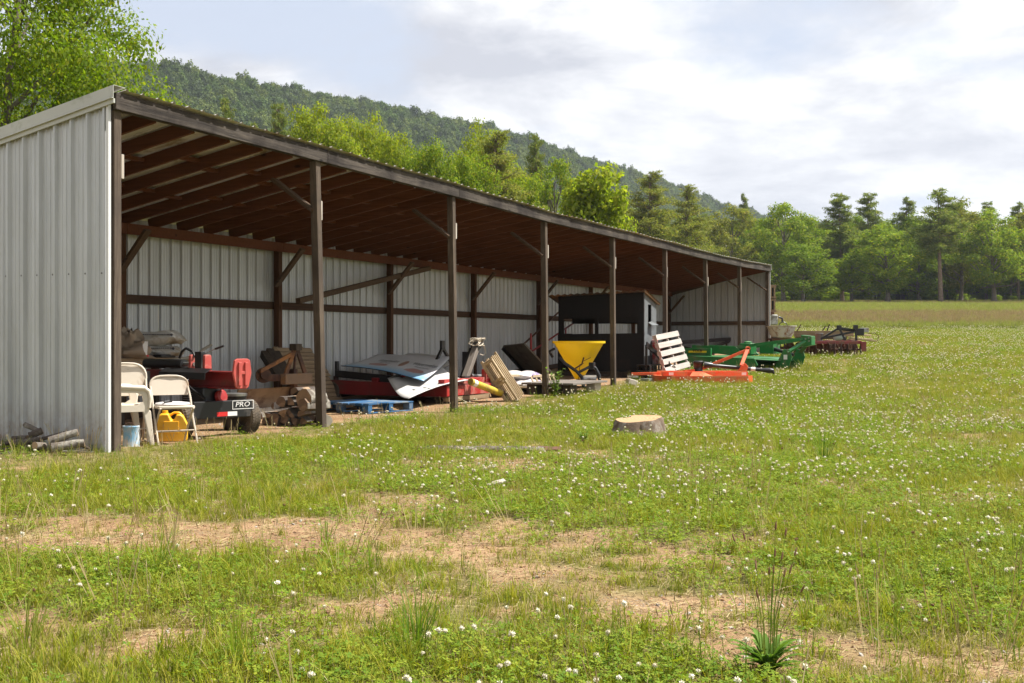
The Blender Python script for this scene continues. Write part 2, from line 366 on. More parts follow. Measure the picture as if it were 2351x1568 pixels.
def hb(u): return float(np.interp(u, np.arange(9) * BAY, HB))
def hroof(u, v):                                                                 # underside of the roof sheet
    f = hb(u) + .160 + .006 * math.sin(u * 2.1); bk = 2.86 + .008 * math.sin(u * 1.3)
    return f + (bk - f) * (v / 3.42)
S = Thing('pole_shed', 'long open-fronted pole shed with galvanised walls and lean-to roof', 'shed', (0, 0, 0))
S_E = S.e
for k in range(9):
    g = gs(k * BAY, 0) - .3; tx, ty = random.uniform(-.03, .03), random.uniform(-.015, .015)
    mb = MB(); mb.bar((k * BAY + (tx if 0 < k < 8 else 0), 0, g), (k * BAY - (.17 if k == 1 else .11 if 0 < k < 8 else 0), ty * (0 < k < 8), HB[k]), .10, .10, (0, 1, 0)); S.part('post', mb, W_POST, .006)
    g = gs(k * BAY, DEP) - .3
    mb = MB(); mb.bar((k * BAY, DEP, g), (k * BAY, DEP, hroof(k * BAY, DEP) - .2), .105, .105, (0, 1, 0)); S.part('post', mb, W_POSTB, .006)
for k in range(8):
    mb = MB(); a, b = k * BAY - (.075 if k == 0 else -.004), (k + 1) * BAY + (.075 if k == 7 else -.004); z0, z1 = HB[k] + .082, HB[k + 1] + .082
    mb.bar((a, -.075, z0), (b, -.075, z1), .045, .164); S.part('beam', mb, W_BEAM, .004)
    mb = MB(); mb.bar((a, .02, z0 + .003), (b, .02, z1 + .003), .045, .145); S.part('beam', mb, W_BEAM, .003)
    mb = MB(); mb.bar((a, DEP - .095, 2.66 + .02 * (k / 8) + .0), (b, DEP - .095, 2.66 + .02 * (k / 8)), .04, .15); S.part('beam', mb, W_RAFT)
    mb = MB(); mb.bar((a, DEP + .09, 1.70), (b, DEP + .09, 1.70), .038, .125); S.part('girt', mb, W_GIRT)
    mb = MB(); mb.bar((a, DEP + .09, gs(k * BAY, DEP) + .06), (b, DEP + .09, gs((k + 1) * BAY, DEP) + .06), .038, .12); S.part('girt', mb, W_GIRT)
nr = 49
for i in range(nr):
    u = .02 + i * (LEN - .04) / (nr - 1)
    mb = MB(); mb.bar((u, .05, hroof(u, .05) - .088), (u, DEP + .05, hroof(u, DEP + .05) - .088), .042, .15); S.part('rafter', mb, W_RAFT)
    if i < nr - 1:
        du = (LEN - .04) / (nr - 1)
        for vv in ((1.05, 2.25) if i % 2 else (1.2, 2.1)):
            vv += random.uniform(-.12, .12); a, b = u + .0215, u + du - .0215
            mb = MB(); mb.bar((a, vv, hroof(a, vv) - .048), (b, vv, hroof(b, vv) - .048), .09, .042); S.part('purlin_block', mb, W_RAFT)
# knee braces and cleats
for k in range(9):
    u = k * BAY
    if k:
        mb = MB(); mb.bar((u - .16, .0, HB[k] - .62), (u - .16, .62, hroof(u, .62) - .23), .045, .12, (1, 0, 0)); S.part('brace', mb, W_BRACE, .003)
    mb = MB(); mb.bar((u - .078, DEP - .02, 2.02), (u - .078, DEP - .55, 2.62), .045, .12, (1, 0, 0)); S.part('brace', mb, W_BRACE, .003)
    if k < 8:
        mb = MB(); mb.box((u + .068 - (.14 if k == 1 else .09 if k else 0), -.02, HB[k] - .56 + random.uniform(-.05, .05)), (.035, .06, .24)); S.part('cleat', mb, W_PALE)
def rib_profile(nrib, pitch=.2286, minor=True):
    pts = []
    for r in range(nrib):
        o = r * pitch
        pts += [(o, 0), (o + .012, 0), (o + .026, .030), (o + .046, .030), (o + .060, 0)]
        if minor: pts += [(o + .112, 0), (o + .118, .006), (o + .128, .006), (o + .134, 0), (o + .168, 0), (o + .174, .006), (o + .184, .006), (o + .190, 0)]
    pts.append((nrib * pitch - .002, 0)); return pts
# back wall sheets (ribs outwards)
prof = rib_profile(4); mb = MB(); nP = len(prof)
mb.add([(x, -y, z) for z in (-.12, 2.835) for x, y in prof], [(i, i + 1, nP + i + 1, nP + i) for i in range(nP - 1)])
bm_ = mb.mesh('wall_sheet'); bm_.materials.append(SHEET)
for i in range(32):
    o = link('wall_panel', bm_, SHEET, S_E); o.location = (i * .9144, DEP + .135, 0)
# end walls: each sheet cut to the roof slope, ribs outwards
for u0, sg in ((-.078, -1), (LEN + .078, 1)):
    for i in range(4):
        v0 = -.005 + i * .8605; pr = rib_profile(4, .2161)
        mb = MB(); bot = -.12 if sg < 0 else .45
        pr = [(x, y * 1.25) for x, y in pr]; mb.add([(u0 + sg * y, v0 + x, bot) for x, y in pr] + [(u0 + sg * y, v0 + x, hroof(0 if sg < 0 else LEN, v0 + x) - .02) for x, y in pr], [(j, j + 1, nP + j + 1, nP + j) for j in range(nP - 1)])
        S.part('wall_panel', mb, SHEET)
        sc_ = MB()
        for r in range(4):
            for zz_ in (1.775,):
                sc_.lathe([(.009, 0), (.009, .006), (.004, .009)], 6, axis_M((u0 + sg * .001, v0 + r * .2161 + .085, zz_), (sg, 0, 0)))
        S.part('screw_row', sc_, SCREW)
    for w_ in (1.70,):
        mb = MB(); mb.bar((u0 - sg * .024, .08, w_), (u0 - sg * .024, DEP - .08, w_), .038, .125); S.part('girt', mb, W_BRACE)
    mb = MB(); mb.bar((u0 - sg * .05, .075, hb(0) + .07), (u0 - sg * .05, DEP - .08, 2.70), .03, .12); S.part('girt', mb, W_BRACE)
# corner and rake trims
mb = MB(); mb.prism([(-.112, -.032, -.1), (-.112, -.002, -.1), (-.105, -.002, -.1), (-.105, -.025, -.1), (-.076, -.025, -.1), (-.076, -.032, -.1)], (0, 0, 3.60)); S.part('corner_trim', mb, WTRIM)
mb = MB(); mb.prism([(LEN + .108, -.075, .5), (LEN + .108, .045, .5), (LEN + .101, .045, .5), (LEN + .101, -.068, .5), (LEN + .076, -.068, .5), (LEN + .076, -.075, .5)], (0, 0, 3.0)); S.part('corner_trim', mb, WTRIM)
for u0, sg in ((0, -1), (LEN, 1)):
    mb = MB(); a = (0, -.12, hroof(u0, -.12)); b = (0, 3.62, hroof(u0, 3.62)); e = u0 + sg * .135
    for (x0, x1, zz0, zz1) in ((e, e + sg * .006, -.085, .036), (e - sg * .16, e, .036, .041), (e, e + sg * .024, -.091, -.085), (e - sg * .02, e + sg * .001, -.135, -.0915)):
        xa, xb = min(x0, x1), max(x0, x1)
        mb.add([(x, q[1], q[2] + z) for q in (a, b) for x, z in ((xa, zz0), (xb, zz0), (xb, zz1), (xa, zz1))], [(3, 2, 1, 0), (4, 5, 6, 7), (0, 1, 5, 4), (1, 2, 6, 5), (2, 3, 7, 6), (3, 0, 4, 7)])
    S.part('rake_trim', mb, TRIM)
# roof sheets, ribs running down the slope, front edge hanging a little over the beam
pr = [(x, y * .65) for x, y in rib_profile(4, minor=False)]
for i in range(32):
    mb = MB(); u0 = i * .9144; rows = [-.135 - random.uniform(0, .02), .6, 1.8, 3.62]; n_ = len(pr)
    mb.add([(u0 + x, v, hroof(min(max(u0 + x, 0), LEN), v) + .004 + y) for v in rows for x, y in pr], [(r * n_ + j, r * n_ + j + 1, (r + 1) * n_ + j + 1, (r + 1) * n_ + j) for r in range(3) for j in range(n_ - 1)])
    S.part('roof_panel', mb, ROOFU)
mb = MB(); mb.bar((-.05, -.128, hb(0) + .055), (.0, -.128, hb(0) + .055), .02, .1); 
# loose pole wedged against the back posts
mb = MB(); mb.bar(PV(684, 691, 2.95), PV(985, 616, 3.05), .09, .09)
single('loose_pole', 'weathered square pole wedged slantwise across the back wall', 'pole', mb, W_BRACE, PV(684, 691, 2.95), bevel=.006)
# ------------------------------------------------------------------ materials of the things
BLK = pbr('black_paint', (.012, .012, .013), .38, 0, .2, 5, .1, dirt=(.06, .05, .04), dirt_amt=.12)
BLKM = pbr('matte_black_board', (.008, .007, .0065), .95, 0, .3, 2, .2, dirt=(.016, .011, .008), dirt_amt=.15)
GRYB = pbr('sunlit_black_board', (.115, .125, .13), .75, 0, .25, 2, .2, dirt=(.06, .06, .06), dirt_amt=.2)  # lighter copy of the blind's black board, for its sunlit wall
RUB = pbr('tyre_rubber', (.022, .021, .020), .85, 0, .3, 8, .3, dirt=(.10, .075, .05), dirt_amt=.22)
REDS = pbr('faded_red_paint', (.46, .075, .06), .5, 0, .15, 4, .1, dirt=(.55, .22, .17), dirt_amt=.2)
REDD = pbr('dark_and_shaded_red', (.20, .014, .014), .4, 0, .25, 3, .1, dirt=(.13, .05, .035), dirt_amt=.22)  # dark red parts, and the shaded side of the red cutter
REDM = pbr('red_machine_paint', (.33, .02, .018), .4, 0, .2, 3, .1, dirt=(.36, .15, .11), dirt_amt=.18)
MAROON = pbr('worn_maroon_paint', (.20, .028, .03), .6, 0, .25, 3, .15, dirt=(.17, .09, .06), dirt_amt=.3)
ORG = pbr('orange_red_paint', (.66, .085, .016), .5, 0, .2, 3, .1, dirt=(.55, .20, .08), dirt_amt=.30, dirt_sc=3.5)
GRN = pbr('green_machine_paint', (.016, .15, .036), .42, 0, .25, 3, .1, dirt=(.10, .15, .07), dirt_amt=.26, dirt_sc=3.5)
YEL = pbr('yellow_hopper_plastic', (.85, .50, .006), .42, 0, .06, 2, .03, dirt=(.66, .40, .03), dirt_amt=.05)
m, t, out = newmat('yellow_hopper_plastic'); co = t('ShaderNodeTexCoord').outputs['Object']
cY = t.mix(t.ramp(t.noise(co, 3, 6, .7), [(.5, (0, 0, 0)), (.75, (1, 1, 1))]), (.82, .60, .008), (.66, .48, .04))
pY = t('ShaderNodeBsdfPrincipled', {'Base Color': cY, 'Roughness': .45}); tY = t('ShaderNodeBsdfTranslucent', {'Color': (.85, .66, .10, 1)})
t.l.new(t('ShaderNodeMixShader', {0: .35, 1: pY.outputs[0], 2: tY.outputs[0]}).outputs[0], out.inputs[0]); YEL = m
YELJ = pbr('yellow_can_plastic', (.78, .42, .02), .42, 0, .12, 5, .05, dirt=(.50, .27, .05), dirt_amt=.14)
YELO = pbr('dull_yellow_guard', (.50, .36, .03), .5, 0, .2, 5, .1, dirt=(.22, .15, .05), dirt_amt=.25)
STEEL = pbr('dull_steel', (.34, .34, .33), .4, .8, .2, 6, .1, dirt=(.20, .12, .07), dirt_amt=.2)
RUST = pbr('rusty_steel', (.115, .05, .026), .85, 0, .4, 5, .4, dirt=(.055, .028, .02), dirt_amt=.35)
RUSTO = pbr('orange_rust_steel', (.30, .12, .03), .8, 0, .35, 6, .3, dirt=(.10, .045, .025), dirt_amt=.3)
TANM = pbr('tan_chair_paint', (.47, .40, .32), .45, 0, .1, 4, .05, dirt=(.30, .20, .13), dirt_amt=.14)
SEATV = pbr('white_seat_vinyl', (.62, .59, .58), .5, 0, .08, 6, .1, dirt=(.42, .36, .33), dirt_amt=.18)
CREAM = pbr('cream_plastic', (.62, .55, .45), .45, 0, .08, 3, .04, dirt=(.40, .31, .22), dirt_amt=.14)
WHT = pbr('white_plastic', (.72, .71, .69), .4, 0, .06, 4, .04, dirt=(.45, .40, .33), dirt_amt=.12)
CANB = pbr('blue_can_paint', (.16, .36, .54), .4, .1, .2, 6, .1, dirt=(.48, .47, .44), dirt_amt=.42, dirt_sc=5)
SACK = pbr('white_sack', (.55, .54, .50), .6, 0, .12, 7, .5, dirt=(.30, .25, .18), dirt_amt=.25)
SACKB = pbr('brown_dusty_sack', (.27, .21, .15), .8, 0, .3, 7, .6)
PRINT = pbr('dark_print', (.07, .07, .08), .7, 0, .1)
BLUEP = pbr('blue_pallet_paint', (.016, .095, .22), .7, 0, .3, 5, .3, dirt=(.17, .20, .22), dirt_amt=.26, dirt_sc=4)
GREYW = wood('grey_pallet_wood', (.36, .32, .28), (.56, .52, .48), 0, 12)
DRYW = wood('dry_board_wood', (.20, .135, .075), (.36, .26, .16), 0, 12)
TANW = wood('tan_lath_wood', (.33, .235, .13), (.56, .44, .29), 2, 14, knots=False)
DARKW = wood('dark_old_wood', (.035, .026, .02), (.10, .075, .055), 2, 12)
BARK = pbr('grey_bark', (.11, .09, .072), .95, 0, .6, 16, 1.0, dirt=(.26, .24, .20), dirt_amt=.24, dirt_sc=7, fine=34)
BARKD = pbr('dark_bark', (.06, .045, .036), .95, 0, .5, 16, 1.0, dirt=(.13, .11, .09), dirt_amt=.18, dirt_sc=7, fine=34)
CUT = pbr('cut_wood', (.32, .21, .12), .9, 0, .35, 12, .4, dirt=(.16, .10, .06), dirt_amt=.2, dirt_sc=6)
CUTD = pbr('weathered_cut_wood', (.17, .11, .07), .9, 0, .4, 10, .4, dirt=(.30, .20, .12), dirt_amt=.25, dirt_sc=6)
ROPE = pbr('pale_rope', (.55, .48, .38), .9, 0, .2)
RED1 = pbr('bright_red_plastic', (.55, .02, .02), .4)
CONC = pbr('pale_block', (.48, .43, .36), .9, 0, .2, 8, .4)
ENAM = pbr('white_enamel', (.58, .57, .53), .35, 0, .06, 3, .04, dirt=(.28, .15, .07), dirt_amt=.24, dirt_sc=3.5)
GLASSG = pbr('grey_canvas', (.30, .27, .22), .9, 0, .3, 6, .4)
PANEL = pbr('grey_ramp_board', (.13, .115, .085), .8, 0, .25, 3, .3, dirt=(.08, .06, .045), dirt_amt=.25)

def logmesh(name, p0, p1, r, off, n=10, bend=.02, taper=.88, jit=.14, bark=BARK, cut=CUT):
    p0, p1 = Vector(p0), Vector(p1); L = (p1 - p0).length; ax = (p1 - p0).normalized(); o1 = ax.orthogonal().normalized(); m_ = 6; ph = random.random() * 6
    mb = MB(); mb.tube([p0.lerp(p1, i / m_) + o1 * math.sin(i / m_ * 3.1 + ph) * bend * L for i in range(m_ + 1)], [r * (1 - (1 - taper) * i / m_) * random.uniform(.93, 1.07) for i in range(m_ + 1)], n, True, jit)
    me = mb.mesh(name, off, 50); me.materials.append(bark); me.materials.append(cut)
    for p in me.polygons:
        if len(p.vertices) > 4: p.material_index = 1
    return me
def splitlog(name, p0, p1, r, off, bark, cut):
    """a split firewood piece: wedge section extruded along its length"""
    p0, p1 = Vector(p0), Vector(p1); ax = (p1 - p0).normalized(); x = ax.orthogonal().normalized(); y = ax.cross(x)
    a0 = random.random() * 6.28; kind = random.choice((0, 1, 2)); sec = []
    if kind == 0:
        sec = [(0, 0)] + [(1.5 * math.cos(a), 1.5 * math.sin(a)) for a in np.linspace(0, random.uniform(1.2, 1.7), 5)]; c = np.mean(sec, 0); sec = [(s[0] - c[0], s[1] - c[1]) for s in sec]
    elif kind == 1: sec = [(math.cos(a) * random.uniform(.8, 1.1), math.sin(a) * random.uniform(.75, 1.05)) for a in np.linspace(0, 3.3, 6)]
    else: sec = [(math.cos(a) * random.uniform(.85, 1.1), math.sin(a) * random.uniform(.85, 1.1)) for a in np.linspace(0, 5.6, 7)]
    ca, sa = math.cos(a0), math.sin(a0); sec = [(r * (s[0] * ca - s[1] * sa), r * (s[0] * sa + s[1] * ca)) for s in sec]; n = len(sec); mb = MB(); vs = []
    for k, t_ in enumerate((0, .33, .7, 1)):
        c = p0.lerp(p1, t_); vs += [c + x * s[0] * random.uniform(.93, 1.07) + y * s[1] * random.uniform(.93, 1.07) for s in sec]
    fs = [(k * n + i, k * n + (i + 1) % n, (k + 1) * n + (i + 1) % n, (k + 1) * n + i) for k in range(3) for i in range(n)] + [tuple(range(n - 1, -1, -1)), tuple(range(3 * n, 4 * n))]
    mb.add(vs, fs); me = mb.mesh(name, off); me.materials.append(bark); me.materials.append(cut)
    for i, p in enumerate(me.polygons):
        if len(p.vertices) > 4 or random.random() < .25: p.material_index = 1
    return me
def place(name, me, base, label, cat, group, frame='shed'):
    o = bpy.data.objects.new(name, me); COL.objects.link(o)
    if frame == 'shed': x, y = shed(base[0], base[1]); o.location = (x, y, base[2]); o.rotation_euler = (0, 0, SANG)
    else: o.location = base
    return tag(o, label, cat, group)

# ------------------------------------------------------------------ heap of cut branches against the near end wall
def bp(x, y, u): return PU(x * .1172, 941.3 + y * .1172, u)
BR = [(490, 290, 800, 450, 45, -.36, -.40, 'grey cut branch sticking up at the top of the branch heap', BARK),
      (250, 560, 540, 540, 44, -.34, -.30, 'dark branch with its end showing at the upper left of the branch heap', BARKD),
      (110, 660, 500, 560, 34, -.46, -.36, 'thin dark branch lying on the left slope of the branch heap', BARKD),
      (290, 660, 790, 580, 55, -.56, -.42, 'thick dark branch in the middle left of the branch heap', BARKD),
      (570, 500, 830, 400, 62, -.46, -.38, 'short dark stub under the upright branch of the heap', BARKD),
      (830, 560, 1270, 450, 34, -.38, -.28, 'thin dark stick pointing right behind the lichen-covered log', BARKD),
      (960, 600, 1530, 440, 66, -.52, -.34, 'lichen-spotted grey log on the right top of the branch heap', BARK),
      (1010, 735, 1650, 650, 76, -.56, -.36, 'thickest grey log with pale cut end at the right bottom of the branch heap', BARK),
      (680, 700, 870, 700, 62, -.62, -.5, 'short log end seen between the two thick logs of the heap', BARK),
      (-60, 890, 300, 840, 50, -.66, -.60, 'pale brown log at the bottom left end of the branch heap', BARK),
      (-80, 810, 180, 750, 30, -.50, -.44, 'thin dark stick at the far left of the branch heap', BARKD),
      (1220, 815, 1880, 812, 22, -.36, -.16, 'pale barkless stick lying in dry grass right of the branch heap', GREYW),
      (420, 740, 820, 760, 50, -.40, -.32, 'dark log buried low in the branch heap', BARKD),
      (560, 905, 740, 850, 28, -.68, -.62, 'short broken stick in front of the branch heap', BARKD),
      (1480, 620, 1770, 770, 34, -.30, -.20, 'dark branch leaning down at the right end of the branch heap', BARKD)]
for x1, y1, x2, y2, r, ua, ub, lab, mt in BR:
    a, b = bp(x1, y1, ua), bp(x2, y2, ub); rr = r * .1172 * 11.6 / FPX * 1.22
    place('branch', logmesh('branch', a, b, rr, a, bark=mt, cut=CUT if mt is BARK else CUTD), a, lab, 'branch', 'cut branches heaped by the end wall')

# ------------------------------------------------------------------ chairs and cans in the first bay
def chair_frame(w, h, seat, top_r, tube, T, mat, arch=.10):
    for s in (-1, 1):
        mb = MB(); mb.tube([(s * w / 2, 0, .012), (s * w / 2, .20, .30), (s * w / 2, .30, .50), (s * (w / 2 - .004), .40, h - arch)], tube, 8); T.part('leg', mb, mat, smooth=40)
        mb = MB(); mb.tube([(s * (w / 2 - .03), .44, .012), (s * (w / 2 - .03), .24, .24), (s * (w / 2 - .03), .045, seat - .02)], tube, 8); T.part('leg', mb, mat, smooth=40)
    mb = MB(); pts = []
    for i in range(13):
        a = math.pi * i / 12; cx_ = math.cos(a); pts.append((w / 2 * (abs(cx_) ** .62) * (1 if cx_ > 0 else -1), .40 + .03 * math.sin(a), h - arch + arch * math.sin(a) ** .8))
    mb.tube(pts, tube, 8); T.part('back_frame', mb, mat, smooth=40)
    mb = MB(); mb.tube([(-w / 2, .10, .155), (w / 2, .10, .155)], .007, 8); T.part('stretcher', mb, mat, smooth=40)
    mb = MB(); mb.tube([(-w / 2 + .03, .33, .13), (w / 2 - .03, .33, .13)], .007, 8); T.part('stretcher', mb, mat, smooth=40)
def back_panel(w, h, z0, arch, y, th, hole=False):
    mb = MB(); n = 14; top = []
    for i in range(n + 1):
        a = math.pi * i / n; c_ = math.cos(a); top.append(((w / 2) * (abs(c_) ** .62) * (1 if c_ > 0 else -1), h - arch + arch * math.sin(a) ** .8))
    poly = [(-w / 2, z0), (w / 2, z0)] + top
    k = lambda x, z: y + (z - z0) * .16 + .045 * (1 - (2 * x / w) ** 2)
    mb.prism([(x, k(x, z), z) for x, z in poly], (0, th, 0)); return mb
a = PG(365.6, 1023.6); b = PG(452.5, 1019.7); ang = math.atan2(b[1] - a[1], b[0] - a[0]); cmid = ((a[0] + b[0]) / 2, (a[1] + b[1]) / 2, min(a[2], b[2]) - .008)
T = Thing('folding_chair', 'tan metal folding chair with white seat pad in front of yellow can', 'chair', cmid, 'local', ang)
chair_frame(.41, .735, .42, .1, .0115, T, TANM, .115)
mb = MB(); mb.box((0, .245, .405), (.385, .40, .035)); T.part('seat', mb, TANM, .012, 40)
mb = MB(); mb.lathe([(.0, .0), (.19, .0), (.20, .012), (.19, .026), (.12, .034), (0, .036)], 20, Matrix.Translation((0, .245, .4225)), (.92, .94)); T.part('seat_pad', mb, SEATV, 0, 60)
T.part('backrest', back_panel(.395, .725, .525, .11, .375, .008), TANM, .002, 40)
mb = MB(); mb.tube([(-.12, .12, .462), (-.06, .15, .468), (-.03, .14, .465)], .012, 6); T.part('latch', mb, BLK)

c = PY(300, 1015, 12.95); g = float(gz(c[0], c[1]))
T = Thing('resin_chair', 'cream folding chair with round handled back behind the white armchair', 'chair', (c[0], c[1] - .15, g), 'local', R(20))
chair_frame(.45, .86, .43, .1, .013, T, CREAM, .17)
mb = MB(); mb.box((0, .245, .41), (.42, .40, .03)); T.part('seat', mb, CREAM, .012, 40)
bp_ = T.part('backrest', back_panel(.43, .845, .50, .16, .36, .012), CREAM, .003, 40)
mb = MB(); mb.prism([(-.07, .435, .775), (-.02, .44, .762), (.03, .44, .764), (.075, .435, .782), (.03, .437, .792), (-.03, .437, .790)], (0, .002, 0)); T.part('hand_hole', mb, DARKW, parent=bp_)

c = PG(322, 1026)
T = Thing('armchair', 'cream plastic garden armchair beside the corner post, jug on its seat', 'chair', (c[0] - .27, c[1] + .20, c[2]), 'local', R(34))
# moulded chair, facing +x
def slab(pts, vec): mb = MB(); mb.prism(pts, vec); return mb
mb = MB(); n = 8; vs = []
for i in range(n + 1):
    for j in range(n + 1):
        x = -.23 + .46 * i / n; y = -.24 + .48 * j / n; vs.append((x, y, .38 + .03 * ((x + .1) / .3) ** 2 * .5 - .02 * (1 - (y / .24) ** 2)))
fs = [(i * (n + 1) + j, (i + 1) * (n + 1) + j, (i + 1) * (n + 1) + j + 1, i * (n + 1) + j + 1) for i in range(n) for j in range(n)]
m_ = len(vs); vs2 = vs + [(x, y, z - .012) for x, y, z in vs]; fs += [tuple(m_ + q for q in f[::-1]) for f in fs]
mb.add(vs2, fs); T.part('seat', mb, CREAM, 0, 60)
for s in (-1, 1):
    y = s * .25
    mb = MB(); mb.prism([(.16, y, .385), (.245, y, .37), (.285, y, .0), (.245, y, .0)], (0, -s * .045, 0)); T.part('leg', mb, CREAM, .008)
    mb = MB(); mb.prism([(-.16, y, .37), (-.235, y, .37), (-.285, y, 0), (-.245, y, 0)], (0, -s * .045, 0)); T.part('leg', mb, CREAM, .008)
    # side panel with an oval opening, arm on top
    mb = MB(); outer = [(-.25, .36), (.23, .36), (.235, .50), (.215, .575), (.17, .605), (-.27, .64)]
    inner = [(-.12, .44), (.10, .425), (.165, .47), (.155, .535), (.10, .56), (-.12, .565)]
    ov = []; mats = []
    m6 = 6; O = [Vector((p[0], y, p[1])) for p in outer]; I = [Vector((p[0], y, p[1])) for p in inner]; vec = Vector((0, -s * .022, 0))
    mb.add(O + I + [q + vec for q in O] + [q + vec for q in I], [(i, (i + 1) % 6, 6 + (i + 1) % 6, 6 + i) for i in range(6)] + [(12 + i, 18 + i, 18 + (i + 1) % 6, 12 + (i + 1) % 6) for i in range(6)] + [(i, 12 + i, 12 + (i + 1) % 6, (i + 1) % 6) for i in range(6)] + [(6 + i, 6 + (i + 1) % 6, 18 + (i + 1) % 6, 18 + i) for i in range(6)])
    sp = T.part('side_panel', mb, CREAM, .006)
    mb = MB(); mb.tube([(.225, y, .40), (.235, y, .50), (.22, y, .575), (.17, y, .61), (-.05, y, .625), (-.28, y, .645)], [.02, .022, .026, .03, .028, .026], 8); T.part('armrest', mb, CREAM, 0, 60)
mb = MB(); vs = []; n = 10
for i in range(n + 1):
    for j in range(7):
        y = -.24 + .48 * i / n; z = .39 + .44 * j / 6; vs.append((-.24 - .16 * (z - .39) - .05 * (1 - (y / .24) ** 2), y * (1 - .12 * (j / 6) ** 2), z - (.04 * (y / .24) ** 4 if j == 6 else 0)))
fs = [(i * 7 + j, (i + 1) * 7 + j, (i + 1) * 7 + j + 1, i * 7 + j + 1) for i in range(n) for j in range(6)]; m_ = len(vs)
mb.add(vs + [(x - .012, y, z) for x, y, z in vs], fs + [tuple(m_ + q for q in f[::-1]) for f in fs]); T.part('backrest', mb, CREAM, 0, 60)
q = T.e.matrix_basis @ Vector((-.13, -.13, .375))
T2 = Thing('jug', 'white plastic jug with dark cap standing on the cream armchair', 'jug', tuple(q), 'local', .3)
mb = MB(); mb.lathe([(.0, 0), (.06, 0), (.066, .01), (.066, .19), (.058, .235), (.036, .27), (.030, .285), (.030, .30)], 18); T2.part('body', mb, WHT, 0, 50)
mb = MB(); mb.lathe([(.033, .298), (.033, .325), (.0, .327)], 14); T2.part('cap', mb, BLK, 0, 40)
c = PG(301, 1026)
T = Thing('paint_can', 'rusty blue and silver metal can on the ground beside the corner post', 'can', c, 'local', .5)
mb = MB(); mb.lathe([(.0, 0), (.085, 0), (.088, .006), (.085, .012), (.084, .10), (.079, .14), (.085, .205), (.088, .212), (.085, .22), (.07, .219), (.07, .212), (0, .212)], 22); T.part('body', mb, CANB, 0, 40)
mb = MB(); mb.tube([(.05 * math.cos(a) - .02, 0, .222 + .03 * math.sin(a)) for a in np.linspace(0, math.pi, 8)], .003, 6); T.part('handle', mb, RUST)
c = PG(388, 1015)
T = Thing('fuel_can', 'yellow plastic fuel can on the dirt behind the tan chair', 'can', (c[0], c[1] + .12, c[2]), 'local', R(14))
mb = MB(); mb.prism([(-.155, 0, .0), (.155, 0, 0), (.165, 0, .03), (.165, 0, .19), (.115, 0, .285), (.09, 0, .30), (.045, 0, .30), (.02, 0, .235), (-.01, 0, .235), (-.04, 0, .31), (-.12, 0, .31), (-.165, 0, .27), (-.165, 0, .03)], (0, .23, 0)); bd = T.part('body', mb, YELJ, .022, 50)
mb = MB(); mb.box((-.01, -.003, .16), (.16, .01, .13)); T.part('side_panel', mb, YELJ, .004, parent=bd)
mb = MB(); mb.lathe([(.032, 0), (.032, .035), (0, .036)], 14, Matrix.Translation((-.08, .115, .305))); T.part('cap', mb, YELJ, 0, 40)
mb = MB(); mb.tube([(-.03, .115, .285), (.02, .115, .315), (.07, .115, .312), (.09, .115, .295)], .014, 8); T.part('handle', mb, YELJ, 0, 50)

# ------------------------------------------------------------------ log splitter
e1 = Vector((.75, -.66, 0)).normalized(); cC = (-3.465, 13.85); gl = float(gz(*cC))
T = Thing('log_splitter', 'red and black towable log splitter with a raised H foot plate', 'log splitter', (cC[0], cC[1], gl), 'local', math.atan2(e1.y, e1.x))
def wheel(T, p, axis, r, wd, rimr, mt=RUB, rimm=STEEL, tread=True):
    M = axis_M(p, axis); h = wd / 2
    mb = MB(); mb.lathe([(rimr, -h * .75), (rimr + .02, -h), (r * .90, -h), (r * .985, -h * .72), (r, 0), (r * .985, h * .72), (r * .90, h), (rimr + .02, h), (rimr, h * .75)], 36, M)
    w_ = MB(); o = T.part('wheel', mb, mt, 0, 40)
    if tread:
        for ring in (-.5, 0, .5):
            for k in range(40):
                a = 2 * math.pi * (k + (.5 if ring else 0)) / 40; q = M @ Vector((r * .995 * math.cos(a), r * .995 * math.sin(a), ring * h)); t_ = M.to_3x3() @ Vector((-math.sin(a), math.cos(a), 0)); z_ = M.to_3x3() @ Vector((0, 0, 1)); n_ = M.to_3x3() @ Vector((math.cos(a), math.sin(a), 0))
                w_.box(q, (r * .11, wd * .26, .008), Matrix(((t_ * .9 + z_ * .35).normalized(), (z_ * .9 - t_ * .35).normalized(), n_)).transposed())
        T.part('tread', w_, mt, parent=o)
    mb = MB(); mb.lathe([(0, -h * .45), (rimr * .35, -h * .45), (rimr * .5, -h * .25), (rimr * .85, -h * .3), (rimr, -h * .8), (rimr, h * .8), (rimr * .85, h * .3), (rimr * .5, h * .25), (rimr * .35, h * .45), (0, h * .45)], 24, M); T.part('rim', mb, rimm, 0, 40, parent=o); return o
for s in (-1, 1): wheel(T, (0, s * .45, .205), (0, 1, 0), .205, .15, .105)
mb = MB(); mb.bar((-.02, -.37, .26), (-.02, .37, .26), .06, .06); T.part('axle', mb, BLK)
mb = MB(); mb.box((.13, 0, .315), (.10, .80, .20)); tk = T.part('tank', mb, BLK, .008)
Mf = axis_M((.182, 0.06, .365), (1, 0, 0), (0, 1, 0))
T.part('lettering', text_mb('PRO', .085, Mf @ Matrix.Translation((.20, -.002, 0)), .001, 1.25, .2), WHT, parent=tk)
mb = MB()
for (y0, y1, z0, z1) in ((.12, .42, .31, .317), (.12, .42, .405, .412), (.12, .127, .317, .405), (.413, .42, .317, .405)): mb.box((.182, (y0 + y1) / 2 - .06 + .06 , (z0 + z1) / 2), (.003, y1 - y0, z1 - z0))
T.part('lettering', mb, WHT, parent=tk)
mb = MB(); mb.box((.182, -.02, .262), (.004, .145, .05)); T.part('reflector', mb, RED1, parent=tk)
mb = MB(); mb.box((.182, .12, .262), (.004, .13, .05)); T.part('reflector', mb, WHT, parent=tk)
